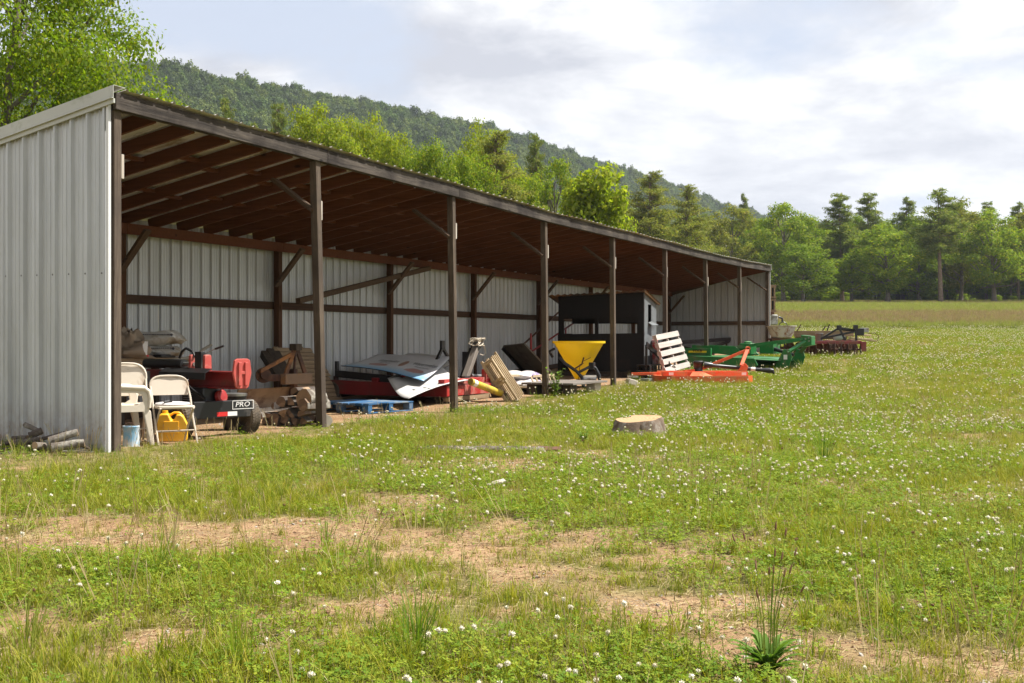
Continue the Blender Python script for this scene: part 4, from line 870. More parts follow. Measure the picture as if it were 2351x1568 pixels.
for (s0_, s1_, t_, size, txt) in ((.20, .46, .62, .10, 'Watermelon'), (.66, .96, .60, .10, 'Watermelon')):
    mb0 = text_mb(txt, 1.0, Matrix.Identity(4), 0, 1, .25); xs_ = [q[0] for q in mb0.v]; x0_, x1_ = min(xs_), max(xs_)
    vs = [usurf(s0_ + (q[0] - x0_) / (x1_ - x0_) * (s1_ - s0_), t_ + q[1] * .17, .004) for q in mb0.v]; mb = MB(); mb.add(vs, mb0.f); link('lettering', mb.mesh('lettering'), BLK, up)
    vs = [usurf(s0_ + .06 + (q[0] - x0_) / (x1_ - x0_) * (s1_ - s0_ - .12), t_ - .13 + q[1] * .08, .004) for q in mb0.v]; mb = MB(); mb.add(vs, mb0.f); link('lettering', mb.mesh('lettering'), PRINT, up)
for (s_, t_, a_) in ((.72, .35, .3), (.80, .55, 1.2), (.86, .6, .8), (.9, .35, .1), (.60, .22, .1)):
    mb = MB(); c = lsurf(s_, t_, .003); c2 = lsurf(s_ + .05 * math.cos(a_), t_ + .05 * math.sin(a_), .003); mb.bar(c, c2, .03, .006); link('torn_hole', mb.mesh('torn_hole'), BLK, lo)

# ------------------------------------------------------------------ bundle of lath trays leaning on the lift arm
pb = Vector(PV(1186, 921, .02)); pt_ = Vector(PV(1122, 822, .45)); ax = (pt_ - pb).normalized(); L_ = (pt_ - pb).length
T = Thing('lath_bundle', 'bundle of tan wooden lath trays leaning in the middle bay', 'lath trays', tuple(pb))
sd = ax.cross(Vector((0, 1, 0))).normalized()
if sd.x < 0: sd = -sd
dp = ax.cross(sd)
for i in range(5):
    o = sd * (-.11 + i * .055)
    for j in range(2):
        mb = MB(); a_ = pb + o + dp * (.10 - .2 * j) + ax * random.uniform(0, .03); mb.bar(a_, a_ + ax * (L_ - random.uniform(0, .04)), .02, .05, dp); T.part('lath', mb, TANW, .002)
    mb = MB(); a_ = pb + o + dp * -.13; mb.bar(a_ + ax * .05, a_ + ax * (L_ * .45), .012, .012, dp); T.part('lath', mb, TANW)
for q in (.02, .5, .96):
    mb = MB(); c_ = pb + ax * (L_ * q); mb.bar(c_ - sd * .12, c_ + sd * .12, .17, .025, ax); T.part('cross_bar', mb, TANW, .002)
for q0, q1 in ((.04, .45), (.55, .93)):
    for e_ in (-1, 1):
        mb = MB(); c_ = pb - sd * .13; mb.bar(c_ + ax * (L_ * q0) + dp * .1 * e_, c_ + ax * (L_ * q1) + dp * .1 * e_, .02, .05, dp); T.part('frame_rail', mb, TANW, .002)
    for qq in (q0, q1):
        mb = MB(); c_ = pb - sd * .13 + ax * (L_ * qq); mb.bar(c_ - dp * .12, c_ + dp * .12, .02, .04, ax); T.part('frame_rail', mb, TANW, .002)

# ------------------------------------------------------------------ grey ramp board with red railing, feed bags, slatted crate, plank platform
v1 = 1.9
q = [Vector(PV(1154, 795, 2.6)), Vector(PV(1203, 790, 1.7)), Vector(PV(1268, 860, 1.3)), Vector(PV(1225, 874, 2.2))]
T = Thing('tilted_board', 'large grey board tilted up against the back of the middle bay', 'board', tuple(q[3]))
mb = MB(); nn_ = (q[1] - q[0]).cross(q[3] - q[0]).normalized() * .035; mb.prism(q, nn_); T.part('board', mb, PANEL, .005)
mb = MB(); mb.bar(q[0] - Vector((0, 0, .04)), q[3] - Vector((0, 0, .04)), .05, .07); T.part('edge_rail', mb, BLK, .004)
# red railing behind
g = gs(15.5, 2.9)
T = Thing('steel_stairs_rail', 'rust red steel hand rails with posts rising behind the tilted board', 'railing', (13.5, 2.6, g))
for (x1, y1, x2, y2, v) in ((1200, 792, 1298, 703, 2.9), (1222, 806, 1342, 725, 2.3)):
    mb = MB(); mb.tube([PV(x1, y1, v), PV(x2, y2, v)], .022, 8); T.part('hand_rail', mb, RUST if v > 2.5 else REDD, 0, 40)
for (x, y1, y2, v) in ((1219, 765, 812, 2.9), (1219, 770, 850, 2.3), (1299, 752, 850, 2.3)):
    mb = MB(); mb.bar(PV(x, y1, v), PV(x, y2, v), .05, .03, (0, 1, 0)); T.part('rail_post', mb, REDM, .003)
def loosesack(T, c, L, Wd, H, sd, mt, rot): T.part('bag', sack(c, L, Wd, H, sd, rot), mt, 0, 60)
BAGP = pbr('printed_feed_bag', (.55, .51, .47), .5, 0, .15, 5, .5, dirt=(.16, .11, .26), dirt_amt=.30, dirt_sc=2.6)
q = PV(1205, 880, 1.05); gq = gs(q[0], 1.05)
T = Thing('crate', 'small slatted wooden crate beside the printed feed bags', 'crate', (q[0] + .8, .75, gq)); 
c0 = PV(1212, 890, .75); c1 = PV(1262, 884, .75); zz0 = gs(c0[0], .75) + .12
for k in range(6):
    uu = c0[0] + (c1[0] - c0[0]) * k / 5; mb = MB(); mb.bar((uu + .05, .62, zz0), (uu - .06, .66, zz0 + .20), .05, .015, (0, 1, 0)); T.part('slat', mb, TANW, .002)
for z_ in (.0, .2):
    mb = MB(); mb.bar((c0[0], .65, zz0 + z_), (c1[0], .65, zz0 + z_), .02, .045); T.part('rail', mb, TANW, .002)
    mb = MB(); mb.bar((c0[0], 1.15, zz0 + z_), (c1[0], 1.15, zz0 + z_), .02, .045); T.part('rail', mb, TANW, .002)
mb = MB(); mb.box(((c0[0] + c1[0]) / 2, .9, zz0 - .02), (c1[0] - c0[0], .5, .02)); T.part('floor', mb, TANW)
for lab, px_, py_, v, L_, rot, sd in (('upper printed feed bag with purple picture behind the lath bundle', 1190, 862, 1.3, .85, R(-25), 4), ('lower printed feed bag under the purple one', 1205, 880, 1.2, .95, R(-15), 8)):
    q = PV(px_, py_, v); T = Thing('feed_bag', lab, 'bag', (q[0], v, q[2] - .08)); loosesack(T, (q[0], v, q[2] - .08), L_, .55, .17, sd, BAGP, rot)
q = PV(1195, 893, 1.25); gq = gs(q[0], 1.25); T = Thing('low_pallet', 'grey pallet almost hidden under the printed feed bags', 'pallet', (q[0], 1.25, gq)); pallet(T, 1.2, 1.0, GREYW, 6, Matrix.Translation((q[0], 1.25, gq + .004)), max(.12, q[2] - gq - .02))
a, b = PG(1212, 905), PG(1392, 893)
pa, pb_ = PV(1200, 887, .62), PV(1395, 884, -.18); g = gs(12.3, .1)
T = Thing('plank_platform', 'low grey plank platform between the posts beside the spreader', 'platform', (11.6, .2, g))
uu0, uu1 = 11.35, 13.2; PLAT = wood('grey_platform_wood', (.13, .11, .095), (.25, .22, .19), 0, 20)
for k in range(5):
    mb = MB(); v = -.28 + k * .215; mb.box(((uu0 + uu1) / 2 + random.uniform(-.03, .03) - .1 * k * 0, v, g + .20), (uu1 - uu0, .205, .035)); T.part('plank', mb, PLAT, .003)
for uu in (uu0 + .25, uu1 - .3):
    for v in (-.2, .5):
        mb = MB(); mb.box((uu, v, g + .08), (.35, .18, .2)); T.part('block', mb, CONC if uu > 12.5 else DARKW, .01)
# ------------------------------------------------------------------ yellow cone spreader
c = PG(1332, 888); uc = 13.85; vc = .55; g = gs(uc, vc)
top = PV(1329, 783, vc); uc = top[0]; zr = top[2]; rr = 61 / FPX * (P0[1] + uc * DU[1] + vc * DV[1])
T = Thing('cone_spreader', 'yellow cone-shaped fertiliser spreader with black hitch frame by the fifth post', 'spreader', (uc, vc, g))
M_ = Matrix.Translation((uc, vc, 0)); zb = g + .16
mb = MB(); mb.lathe([(.075, zb), (.09, zb + .02), (rr * .93, zr - .05), (rr, zr - .045), (rr, zr), (rr * .97, zr), (rr * .94, zr - .035), (rr * .92, zr - .06), (.082, zb + .03), (0, zb + .03)], 48, M_); hp = T.part('hopper', mb, YEL, 0, 40)
fl = (-Vector((shed(uc, vc)[0], shed(uc, vc)[1], 0)).normalized()); loc = Vector((fl.x * DU[0] + fl.y * DU[1], fl.x * DV[0] + fl.y * DV[1], 0))
def onc(az, z, o=.006):
    k = (z - zb) / (zr - zb); r_ = .08 + (rr * .92 - .08) * k + o; a_ = math.atan2(loc.y, loc.x) + az; return Vector((uc + r_ * math.cos(a_), vc + r_ * math.sin(a_), z))
mb = MB(); mb.add([onc(a_, z) for a_, z in ((.62, zr - .14), (.85, zr - .13), (.85, zr - .30), (.60, zr - .31))], [(0, 1, 2, 3)])
T.part('label', mb, pbr('worn_label', (.62, .33, .06), .6, 0, .3, 30, .1, dirt=(.30, .13, .05), dirt_amt=.4, dirt_sc=20), parent=hp)
def R3(p, o): return Vector(p) + Vector(o)
sdv = Vector((0, 0, 1)).cross(loc).normalized()          # to the right as seen from the camera
def F3(x, z, o): return Vector((uc, vc, g)) + sdv * x + Vector((0, 0, z)) + loc * o
mb = MB(); mb.tube([F3(-.40, .62, .40), F3(-.28, .50, .44), F3(-.05, .34, .44), F3(.06, .22, .44), F3(.10, .03, .46), F3(.14, .0, .52)], [.03, .032, .034, .036, .036, .03], 10); T.part('frame_tube', mb, BLK, 0, 50)
mb = MB(); mb.tube([F3(.0, .32, .44), F3(.16, .40, .42), F3(.26, .45, .38), F3(.34, .40, .36), F3(.42, .25, .36), F3(.42, .12, .38), F3(.34, .02, .44)], [.028, .03, .034, .034, .034, .034, .03], 10); T.part('frame_tube', mb, BLK, 0, 50)
mb = MB(); mb.tube([F3(-.1, .38, .46), F3(.06, .48, .40), F3(.10, .62, .44)], .016, 8); T.part('lever', mb, RUST, 0, 50)
mb = MB(); mb.bar(F3(.10, .55, .45), F3(.24, .62, .46), .04, .012); T.part('lever_plate', mb, RUST)
mb = MB(); mb.tube([F3(-.01, .1, .3), F3(.02, .48, .42), F3(.10, .5, .42)], .006, 6); T.part('link_rod', mb, BLK)
mb = MB(); mb.box(F3(.27, .45, .38), (.11, .11, .14)); T.part('hitch_bracket', mb, BLK, .012)
mb = MB(); mb.tube([F3(.02, .17, .22), F3(.36, .17, .22)], .085, 16); T.part('gear_drum', mb, STEEL, 0, 40)
mb = MB(); mb.lathe([(0, .0), (.23, 0), (.23, .02), (.05, .03), (.05, .10), (0, .1)], 24, Matrix.Translation((uc, vc, g + .06))); T.part('spinner', mb, RUST, 0, 40)
mb = MB(); mb.tube([F3(-.55, .62, -.15), F3(-.62, .74, -.1), F3(-.5, .80, -.1)], .03, 8); T.part('upper_link', mb, BLK, 0, 50)

# ------------------------------------------------------------------ black hunting blind
ub, vb0 = 17.1, .16; gb = gs(ub, 1.2); vb1 = 2.28; ue = PV(1508, 700, vb0)[0] - .1; zb_ = gb + .12
zt = PU(1464, 668, ub)[2]; zt2 = PU(1300, 678, ub)[2]; ze = zt - .25
T = Thing('hunting_blind', 'black plywood hunting blind with corrugated roof inside the shed', 'hunting blind', (ub, vb0, gb))
def slabu(u, v0, v1, z0a, z0b, z1a, z1b, th, mt, nm, **k):
    mb = MB(); mb.add([(u, v0, z0a), (u, v1, z0b), (u, v1, z1b), (u, v0, z1a), (u + th, v0, z0a), (u + th, v1, z0b), (u + th, v1, z1b), (u + th, v0, z1a)], [(0, 1, 2, 3), (7, 6, 5, 4), (0, 4, 5, 1), (1, 5, 6, 2), (2, 6, 7, 3), (3, 7, 4, 0)]); return T.part(nm, mb, mt, **k)
zw0 = PU(1380, 765, ub)[2]; zw1 = PU(1380, 727, ub)[2]
slabu(ub, vb0, vb1, zb_, zb_, zw0, zw0 - .02, .018, BLKM, 'wall_board')                      # near wall below the slot
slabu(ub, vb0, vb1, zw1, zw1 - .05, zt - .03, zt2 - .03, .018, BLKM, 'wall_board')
for v0, v1 in ((vb0, vb0 + .16), (vb1 - .13, vb1)): slabu(ub + .002, v0, v1, zw0 - .03, zw0 - .03, zw1 + .01, zw1 + .01, .05, BLKM, 'corner_post')
um = vb1 - .95
slabu(ub + .02, um - .04, um + .04, zw0 - .05, zw0 - .05, zw1 + .05, zw1 + .05, .05, BLKM, 'corner_post')
slabu(ub + .03, vb0 + .1, um, zw1 - .13, zw1 - .13, zw1 + .02, zw1 + .02, .02, BLKM, 'slot_flap')
ln = ue - ub
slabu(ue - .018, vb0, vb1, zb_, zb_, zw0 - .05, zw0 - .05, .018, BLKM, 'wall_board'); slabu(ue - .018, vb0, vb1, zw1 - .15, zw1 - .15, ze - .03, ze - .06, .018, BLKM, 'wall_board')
def slabv(v, u0, u1, za0, zb0, za1, zb1, th, mt, nm, **k):
    mb = MB(); mb.add([(u0, v, za0), (u1, v, zb0), (u1, v, zb1), (u0, v, za1), (u0, v + th, za0), (u1, v + th, zb0), (u1, v + th, zb1), (u0, v + th, za1)], [(0, 1, 2, 3), (7, 6, 5, 4), (0, 4, 5, 1), (1, 5, 6, 2), (2, 6, 7, 3), (3, 7, 4, 0)]); return T.part(nm, mb, mt, **k)
# front (sunny) wall with a small window, its sunlight painted in as grey
wv = vb0 - .02; wu0, wu1 = ub + ln * .30, ub + ln * .58; wz0, wz1 = gb + 1.25, gb + 1.68
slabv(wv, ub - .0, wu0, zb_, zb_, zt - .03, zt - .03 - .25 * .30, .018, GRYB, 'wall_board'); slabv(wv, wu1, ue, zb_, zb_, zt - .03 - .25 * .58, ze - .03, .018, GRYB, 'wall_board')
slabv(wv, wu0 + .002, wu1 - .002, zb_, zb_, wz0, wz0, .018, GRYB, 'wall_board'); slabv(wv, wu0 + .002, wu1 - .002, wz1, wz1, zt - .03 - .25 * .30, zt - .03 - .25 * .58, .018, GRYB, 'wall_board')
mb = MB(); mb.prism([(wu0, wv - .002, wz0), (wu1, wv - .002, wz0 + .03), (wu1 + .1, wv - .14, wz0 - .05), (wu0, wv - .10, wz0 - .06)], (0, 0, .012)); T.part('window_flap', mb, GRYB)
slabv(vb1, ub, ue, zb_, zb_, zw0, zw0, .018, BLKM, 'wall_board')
mb = MB(); mb.box(((ub + ue) / 2, (vb0 + vb1) / 2, zb_ + .02), (ln - .04, vb1 - vb0 - .02, .03)); T.part('floor', mb, BLKM)
for uu in (ub + .06, ue - .06):
    mb = MB(); mb.box((uu, (vb0 + vb1) / 2, gb + .03), (.09, vb1 - vb0 + .1, .17)); T.part('skid', mb, DARKW, .006)
n = 60; vs = []
for i in range(n + 1):
    v = vb0 - .10 + (vb1 - vb0 + .35) * i / n; zo = .012 * math.sin(i * math.pi / 2) * 1.3; zc_ = zt + (zt2 - zt) * (v - vb0) / (vb1 - vb0)
    vs += [(ub - .12, v, zc_ + zo + .01), (ue + .14, v, zc_ - .25 * (ue + .14 - ub) / ln + zo + .01)]
mb = MB(); mb.add(vs, [(2 * i, 2 * i + 1, 2 * i + 3, 2 * i + 2) for i in range(n)]); T.part('roof_sheet', mb, pbr('rusty_roof_sheet', (.10, .08, .065), .6, .2, .4, 3, .2, dirt=(.36, .20, .10), dirt_amt=.3), 0, 60)
mb = MB(); mb.bar((ub - .1, vb0 - .06, zt - .01), (ue + .12, vb0 - .06, ze - .035), .03, .05); T.part('roof_edge', mb, DRYW, .003)

# ------------------------------------------------------------------ black implement, milk crate, leaning pallet right of the blind
g = gs(17.8, -.15)
T = Thing('quick_hitch', 'black steel hitch frame with grey jack leg in front of the grey pallet', 'hitch frame', (18.2, -.1, g))
mb = MB(); mb.bar(PV(1484, 790, -.05), PV(1568, 868, -.3), .03, .12, (0, 0, 1)); T.part('frame_plate', mb, BLK, .004)
mb = MB(); mb.bar(PV(1484, 792, -.04), PV(1484, 868, -.04), .05, .05, (0, 1, 0)); T.part('frame_post', mb, BLK, .004)
mb = MB(); mb.tube([PV(1535, 838, -.35), PV(1543, 874, -.35)], .035, 12); j = T.part('jack_leg', mb, STEEL, 0, 40)
mb = MB(); mb.tube([PV(1533, 832, -.35), PV(1536, 842, -.35)], .05, 12); T.part('jack_collar', mb, BLK, 0, 40, parent=j)
mb = MB(); mb.tube([PV(1538, 842, -.38), PV(1545, 838, -.42), PV(1551, 843, -.42)], .012, 6); T.part('jack_crank', mb, STEEL, 0, 40, parent=j)
mb = MB(); a, b = PV(1478, 872, -.2), PV(1582, 868, -.5); mb.bar(a, b, .25, .05); T.part('base_beam', mb, pbr('grey_green_steel', (.17, .19, .17), .6, .1, .25, 4, .1), .006)
q0, q1 = PV(1490, 866, -.12), PV(1528, 866, -.12); hz = PV(1490, 838, -.12)[2] - q0[2]
T = Thing('milk_crate', 'black plastic milk crate with red things inside beside the blind', 'crate', (q0[0], -.12, q0[2]))
wu = q1[0] - q0[0]
for k in range(6):
    for vv in (-.12, .18):
        mb = MB(); mb.box((q0[0] + wu * (k + .5) / 6, vv, q0[2] + hz / 2), (wu / 6 * .55, .012, hz)); T.part('upright', mb, BLK)
for z_ in (.03, .5, .97):
    mb = MB(); mb.box((q0[0] + wu / 2, .03, q0[2] + hz * z_), (wu, .31, .03)); T.part('band', mb, BLK)
for k, (x, y, lab) in enumerate(((1497, 850, 'red plastic cap low in the milk crate'), (1510, 862, 'red plastic cap at the bottom right of the milk crate'))):
    q = PV(x, y, -.02); mb = MB(); mb.lathe([(0, -.03), (.07, -.03), (.08, 0), (.05, .04), (0, .05)], 12, Matrix.Translation(q)); single('red_cap', lab, 'bottle', mb, RED1, q, smooth=40, group='red things in the crate')  # red caps lying in the crate
q = PV(1517, 812, -.0); mb = MB(); mb.prism([(q[0] - .07, 0, q[2]), (q[0], 0, q[2] + .12), (q[0] + .09, 0, q[2] + .02), (q[0] + .02, 0, q[2] - .1)], (0, .015, 0)); single('red_flag', 'small red diamond marker behind the black hitch frame', 'marker', mb, RED1, q)
mb = MB(); q = PV(1505, 795, .05); mb.tube([(q[0], .05, q[2] - .45), (q[0] - .04, .06, q[2] + .15)], .07, 12); single('red_white_tube', 'red and white tube standing between blind and pallet', 'tube', mb, pbr('red_white', (.45, .38, .36), .5, 0, .1, 3, .05, dirt=(.42, .03, .03), dirt_amt=.45, dirt_sc=4), (q[0], .05, q[2] - .45), smooth=40)
# leaning grey pallet: bottom edge on the ground in front, top edge leaning back
P = [Vector(PV(1501, 770, -.16)), Vector(PV(1552, 760, -.18)), Vector(PV(1583, 846, -.42)), Vector(PV(1527, 862, -.38))]
exv = (P[1] - P[0]); eyv = (P[3] - P[0]); Wp, Lp = exv.length, eyv.length; ex_ = exv.normalized(); ey_ = (eyv - ex_ * eyv.dot(ex_)).normalized(); ez_ = ex_.cross(ey_)
if ez_.y > 0: ez_ = -ez_
T = Thing('leaning_pallet', 'grey weathered pallet leaning upright beside the blind', 'pallet', tuple(P[3]))
def lp(s, t_, h): return P[0] * (1 - s) * (1 - t_) + P[1] * s * (1 - t_) + P[2] * s * t_ + P[3] * (1 - s) * t_ + ez_ * h
for k in range(5):
    t0_, t1_ = k * .205, k * .205 + .135
    mb = MB(); mb.prism([lp(0, t0_, .028), lp(1, t0_, .028), lp(1, t1_, .028), lp(0, t1_, .028)], ez_ * .02); T.part('slat', mb, GREYW, .003)
    mb = MB(); mb.prism([lp(0, t0_, -.045), lp(1, t0_, -.045), lp(1, t1_ - .04, -.045), lp(0, t1_ - .04, -.045)], ez_ * .02); T.part('back_slat', mb, GREYW, .003)
for s in (.02, .5, .98):
    mb = MB(); mb.bar(lp(s, 0, -.001), lp(s, .99, -.001), .04, .052, ez_); T.part('stringer', mb, GREYW, .003)
q = PG(1448, 884); mb = MB(); mb.box((q[0], q[1] - .2, q[2] + .06), (.22, .14, .12), Matrix.Rotation(.4, 3, 'Z') @ Matrix.Rotation(.25, 3, 'Y')); single('pale_block', 'pale concrete block in the clover left of the orange mower', 'block', mb, CONC, (q[0], q[1] - .2, q[2]), 'world', bevel=.015)

# ------------------------------------------------------------------ dark steel boom at the far end inside the shed
T = Thing('steel_boom', 'dark steel boom frame lying inside the far end of the shed', 'boom', (24.5, 1.5, gs(24.5, 1.5)))
for (x1, y1, x2, y2, v1_, v2_, w_) in ((1562, 786, 1682, 778, 2.2, 1.2, .11), (1570, 798, 1640, 812, 2.0, 1.0, .09), (1560, 806, 1636, 818, 1.9, .9, .06), (1620, 804, 1678, 782, 1.4, 1.25, .07)):
    mb = MB(); mb.bar(PV(x1, y1, v1_), PV(x2, y2, v2_), w_, w_); T.part('beam', mb, pbr('dark_rusty_steel', (.03, .022, .02), .7, .1, .4, 4, .2), .005)
mb = MB(); mb.bar(PV(1668, 783, 1.3), PV(1668, 815, 1.3), .07, .05, (0, 1, 0)); T.part('stand', mb, RUST, .004)
mb = MB(); a = PV(1650, 815, 1.3); b = PV(1695, 812, 1.0); mb.bar(a, b, .2, .05); T.part('foot', mb, DRYW, .004)

# ------------------------------------------------------------------ orange rotary mower (world frame, hitch to the right)
Yn, Yf = 25.75, 27.25
def O(x, y, Y=Yn): return Vector(PY(x, y, Y))
g = float(gz(4.2, 26.4)); x0, x1 = O(1505, 870)[0], O(1731, 870)[0]
T = Thing('orange_mower', 'orange-red rotary mower with triangular hitch mast in the clover', 'rotary mower', ((x0 + x1) / 2, (Yn + Yf) / 2, g), 'world')
zd = g + .10
def ring(z, e=0): return [(x0 + .05 - e, Yn + .55 - 0, z), (x0 + .35 - e * .5, Yn - e, z), (x1 - .12, Yn - e, z), (x1 + e, Yn + .22, z), (x1 + e, Yf - .22, z), (x1 - .12, Yf + e, z), (x0 + .35, Yf + e, z), (x0 + .05 - e, Yf - .55, z)]
mb = MB(); mb.prism(ring(zd), (0, 0, .018)); T.part('deck', mb, ORG, .004)
mb = MB(); a_, b_ = ring(zd - .12, .012), ring(zd + .03, .012); a2, b2 = ring(zd - .12, 0), ring(zd + .03, 0)
mb.add(a_ + b_ + a2 + b2, [(i, (i + 1) % 8, 8 + (i + 1) % 8, 8 + i) for i in range(8)] + [(16 + i, 24 + i, 24 + (i + 1) % 8, 16 + (i + 1) % 8) for i in range(8)] + [(8 + i, 8 + (i + 1) % 8, 24 + (i + 1) % 8, 24 + i) for i in range(8)] + [(i, 16 + i, 16 + (i + 1) % 8, (i + 1) % 8) for i in range(8)]); T.part('side_skirt', mb, ORG, .003)
for yy in (Yn + .30, Yf - .30):
    mb = MB(); mb.box(((x0 + x1) / 2 + .05, yy, zd + .068), (x1 - x0 - .25, .06, .095)); T.part('deck_rail', mb, ORG, .004)
mb = MB(); mb.prism([(x0 + .75, Yn + .03, zd + .02), (x0 + 1.25, Yn + .03, zd + .02), (x0 + 1.05, Yn + .28, zd + .11), (x0 + .85, Yn + .28, zd + .11)], (.0, .02, .01)); T.part('gusset', mb, ORG)
p = O(1720, 800, Yn + .55); pm = Vector((p.x, Yn + .75, p.z))
for yy in (Yn + .38, Yf - .38):
    foot = Vector((O(1697, 872, yy).x, yy, zd + .02)); knee = Vector((foot.x + .05, yy, zd + .25))
    mb = MB(); mb.prism([foot + Vector((-.10, 0, 0)), foot + Vector((.14, 0, 0)), foot + Vector((.20, 0, .20)), foot + Vector((.14, 0, .27)), foot + Vector((.06, 0, .26)), foot + Vector((.02, 0, .18))], (0, .02, 0)); T.part('hitch_lug', mb, ORG, .004)
    mb = MB(); mb.bar(knee, (pm.x, (Yn + Yf) / 2 + (-.05 if yy < 26.4 else .05), pm.z), .025, .075, (1, 0, 0)); T.part('mast_leg', mb, ORG, .004)
mb = MB(); mb.lathe([(0, -.08), (.045, -.08), (.045, .08), (0, .08)], 14, axis_M((pm.x + .01, (Yn + Yf) / 2, pm.z + .0), (0, 1, 0))); mb.box((pm.x, (Yn + Yf) / 2, pm.z - .05), (.06, .16, .12)); T.part('mast_head', mb, ORG, .004)
for yy in (-.07, .07):
    mb = MB(); a = O(1598, 855, 26.4); mb.bar((a.x - .25, (Yn + Yf) / 2 + yy * 2, zd + .10), (a.x + .1, (Yn + Yf) / 2 + yy, zd + .15), .02, .06); mb.bar((a.x + .1, (Yn + Yf) / 2 + yy, zd + .15), (pm.x - .02, (Yn + Yf) / 2 + yy * .6, pm.z - .04), .02, .06); T.part('stay_bar', mb, ORG, .003)
a = O(1604, 840, 26.4); mb = MB(); mb.lathe([(0, 0), (.13, 0), (.13, .05), (.10, .09), (.10, .22), (.115, .24), (.115, .30), (.09, .32), (0, .32)], 18, Matrix.Translation((a.x, 26.45, zd + .03))); T.part('gearbox', mb, BLK, 0, 40)
q0 = Vector((a.x + .12, 26.4, zd + .26)); q1 = O(1768, 851, 26.2)
mb = MB(); mb.tube([q0, q0 + (q1 - q0) * .12, q0 + (q1 - q0) * .14, q1], [.075, .06, .04, .04], 14); sh = T.part('drive_shaft', mb, BLK, 0, 40)
dd = (q1 - q0).normalized(); mb = MB(); mb.tube([q1 - dd * .16, q1 - dd * .02, q1 + dd * .05, q1 + dd * .09 + Vector((0, 0, -.06))], [.045, .062, .055, .02], 14); T.part('shaft_bell', mb, BLK, 0, 40, parent=sh)
mb = MB(); mb.tube([q1 - dd * .42, q1 - dd * .32], .041, 14); T.part('sticker', mb, WHT, 0, 40, parent=sh)
mb = MB(); mb.bar((x0 + .2, 26.5, zd + .07), (x0 - .45, 26.5, zd + .05), .10, .06); T.part('tail_bar', mb, ORG, .004)
mb = MB(); mb.box((x0 - .42, 26.5, zd - .01), (.22, .3, .04)); T.part('tail_plate', mb, STEEL, .004)
for (x, yy) in ((1541, Yn + .27), (1708, Yn + .27)):
    mb = MB(); mb.box((O(x, 866, yy).x, yy - .003, zd + .07), (.10, .004, .06)); T.part('sticker', mb, WHT)

# ------------------------------------------------------------------ green mower (hitch to the right, towards the camera)
f = Vector((.745, -.667, 0)); s_ = Vector((.667, .745, 0)); oc = Vector((6.2, 31.2, 0)); g = float(gz(6.2, 31.2))
T = Thing('green_mower', 'large green rotary mower with tall hitch mast beyond the orange mower', 'rotary mower', (oc.x, oc.y, g), 'local', math.atan2(f.y, f.x))
Tinv = T.e.matrix_basis.inverted()
def Gx(x, y, Y): return Tinv @ Vector(PY(x, y, Y))
mb = MB(); mb.prism([(-1.35, -1.15, .30), (.85, -1.15, .24), (1.15, -.5, .20), (1.15, .5, .20), (.85, 1.15, .24), (-1.35, 1.15, .30)], (0, 0, .02)); T.part('deck', mb, GRN, .004)
for y in (-1.15, 1.15):
    mb = MB(); mb.prism([(-1.35, y, .04), (.85, y, .04), (.95, y, .1), (.85, y, .27), (-1.35, y, .33)], (0, .02, 0)); T.part('side_skirt', mb, GRN, .004)
for y in (-.38, .38):
    mb = MB(); mb.prism([(-1.5, y, .60), (-.15, y, .56), (.1, y, .34), (-.2, y, .32), (-1.5, y, .46)], (0, .04, 0)); T.part('deck_channel', mb, GRN, .005)
mb = MB(); mb.box((-.95, -1.0, .42), (.9, .06, .20)); pl = T.part('side_beam', mb, GRN, .005)
mb = MB(); mb.box((-.9, -1.033, .43), (.55, .004, .05)); T.part('stripe', mb, pbr('yellow_decal', (.72, .58, .02), .5), parent=pl)
T.part('lettering', text_mb('MX8', .11, axis_M((-.9, -1.038, .45), (0, -1, 0), (1, 0, 0)), .002, 1.3), BLK, parent=pl)
mb = MB(); mb.box((.05, -.1, .50), (.34, .30, .30)); T.part('gearbox', mb, GRN, .02, 40)
mb = MB(); mb.lathe([(0, 0), (.11, 0), (.11, .03), (.06, .05), (0, .06)], 16, Matrix.Translation((.05, -.1, .65))); T.part('gearbox_cap', mb, GRN, 0, 40)
mb = MB(); mb.box((.55, .15, .52), (.40, .36, .28)); T.part('shield_box', mb, GRN, .012)
mb = MB(); mb.tube([(.75, .05, .50), (1.05, .0, .42), (1.35, -.05, .35)], [.055, .045, .04], 12); T.part('drive_shaft', mb, BLK, 0, 40)
hp_ = Gx(1838, 778, 29.75)
for y in (-.34, .34):
    mb = MB(); mb.prism([(.95, y, .02), (1.35, y, .02), (1.45, y, .30), (1.40, y, .48), (1.22, y, .50)], (0, .025, 0)); T.part('hitch_plate', mb, GRN, .005)
    mb = MB(); mb.bar((1.33, y, .42), (hp_.x - .02, y * .25, hp_.z - .06), .06, .10, (1, 0, 0)); T.part('mast_leg', mb, GRN, .005)
mb = MB(); mb.prism([(hp_.x - .16, -.1, hp_.z + .10), (hp_.x + .14, -.1, hp_.z + .07), (hp_.x + .14, -.1, hp_.z - .16), (hp_.x - .08, -.1, hp_.z - .20)], (0, .2, 0)); mh = T.part('mast_head', mb, GRN, .01)
for (dx, dz) in ((-.02, .0), (.08, -.05), (.07, .03)):
    mb = MB(); mb.lathe([(0, 0), (.022, 0), (.022, .012), (0, .012)], 10, axis_M((hp_.x + dx, -.101, hp_.z + dz), (0, -1, 0))); T.part('pin', mb, STEEL, parent=mh)
for y in (-.12, .12):
    mb = MB(); mb.bar((hp_.x - .10, y, hp_.z - .0), (-.35, y * 3, .52), .03, .08); T.part('stay_bar', mb, GRN, .004)
mb = MB(); mb.box((1.28, -.355, .30), (.10, .006, .12)); T.part('sticker', mb, WHT)
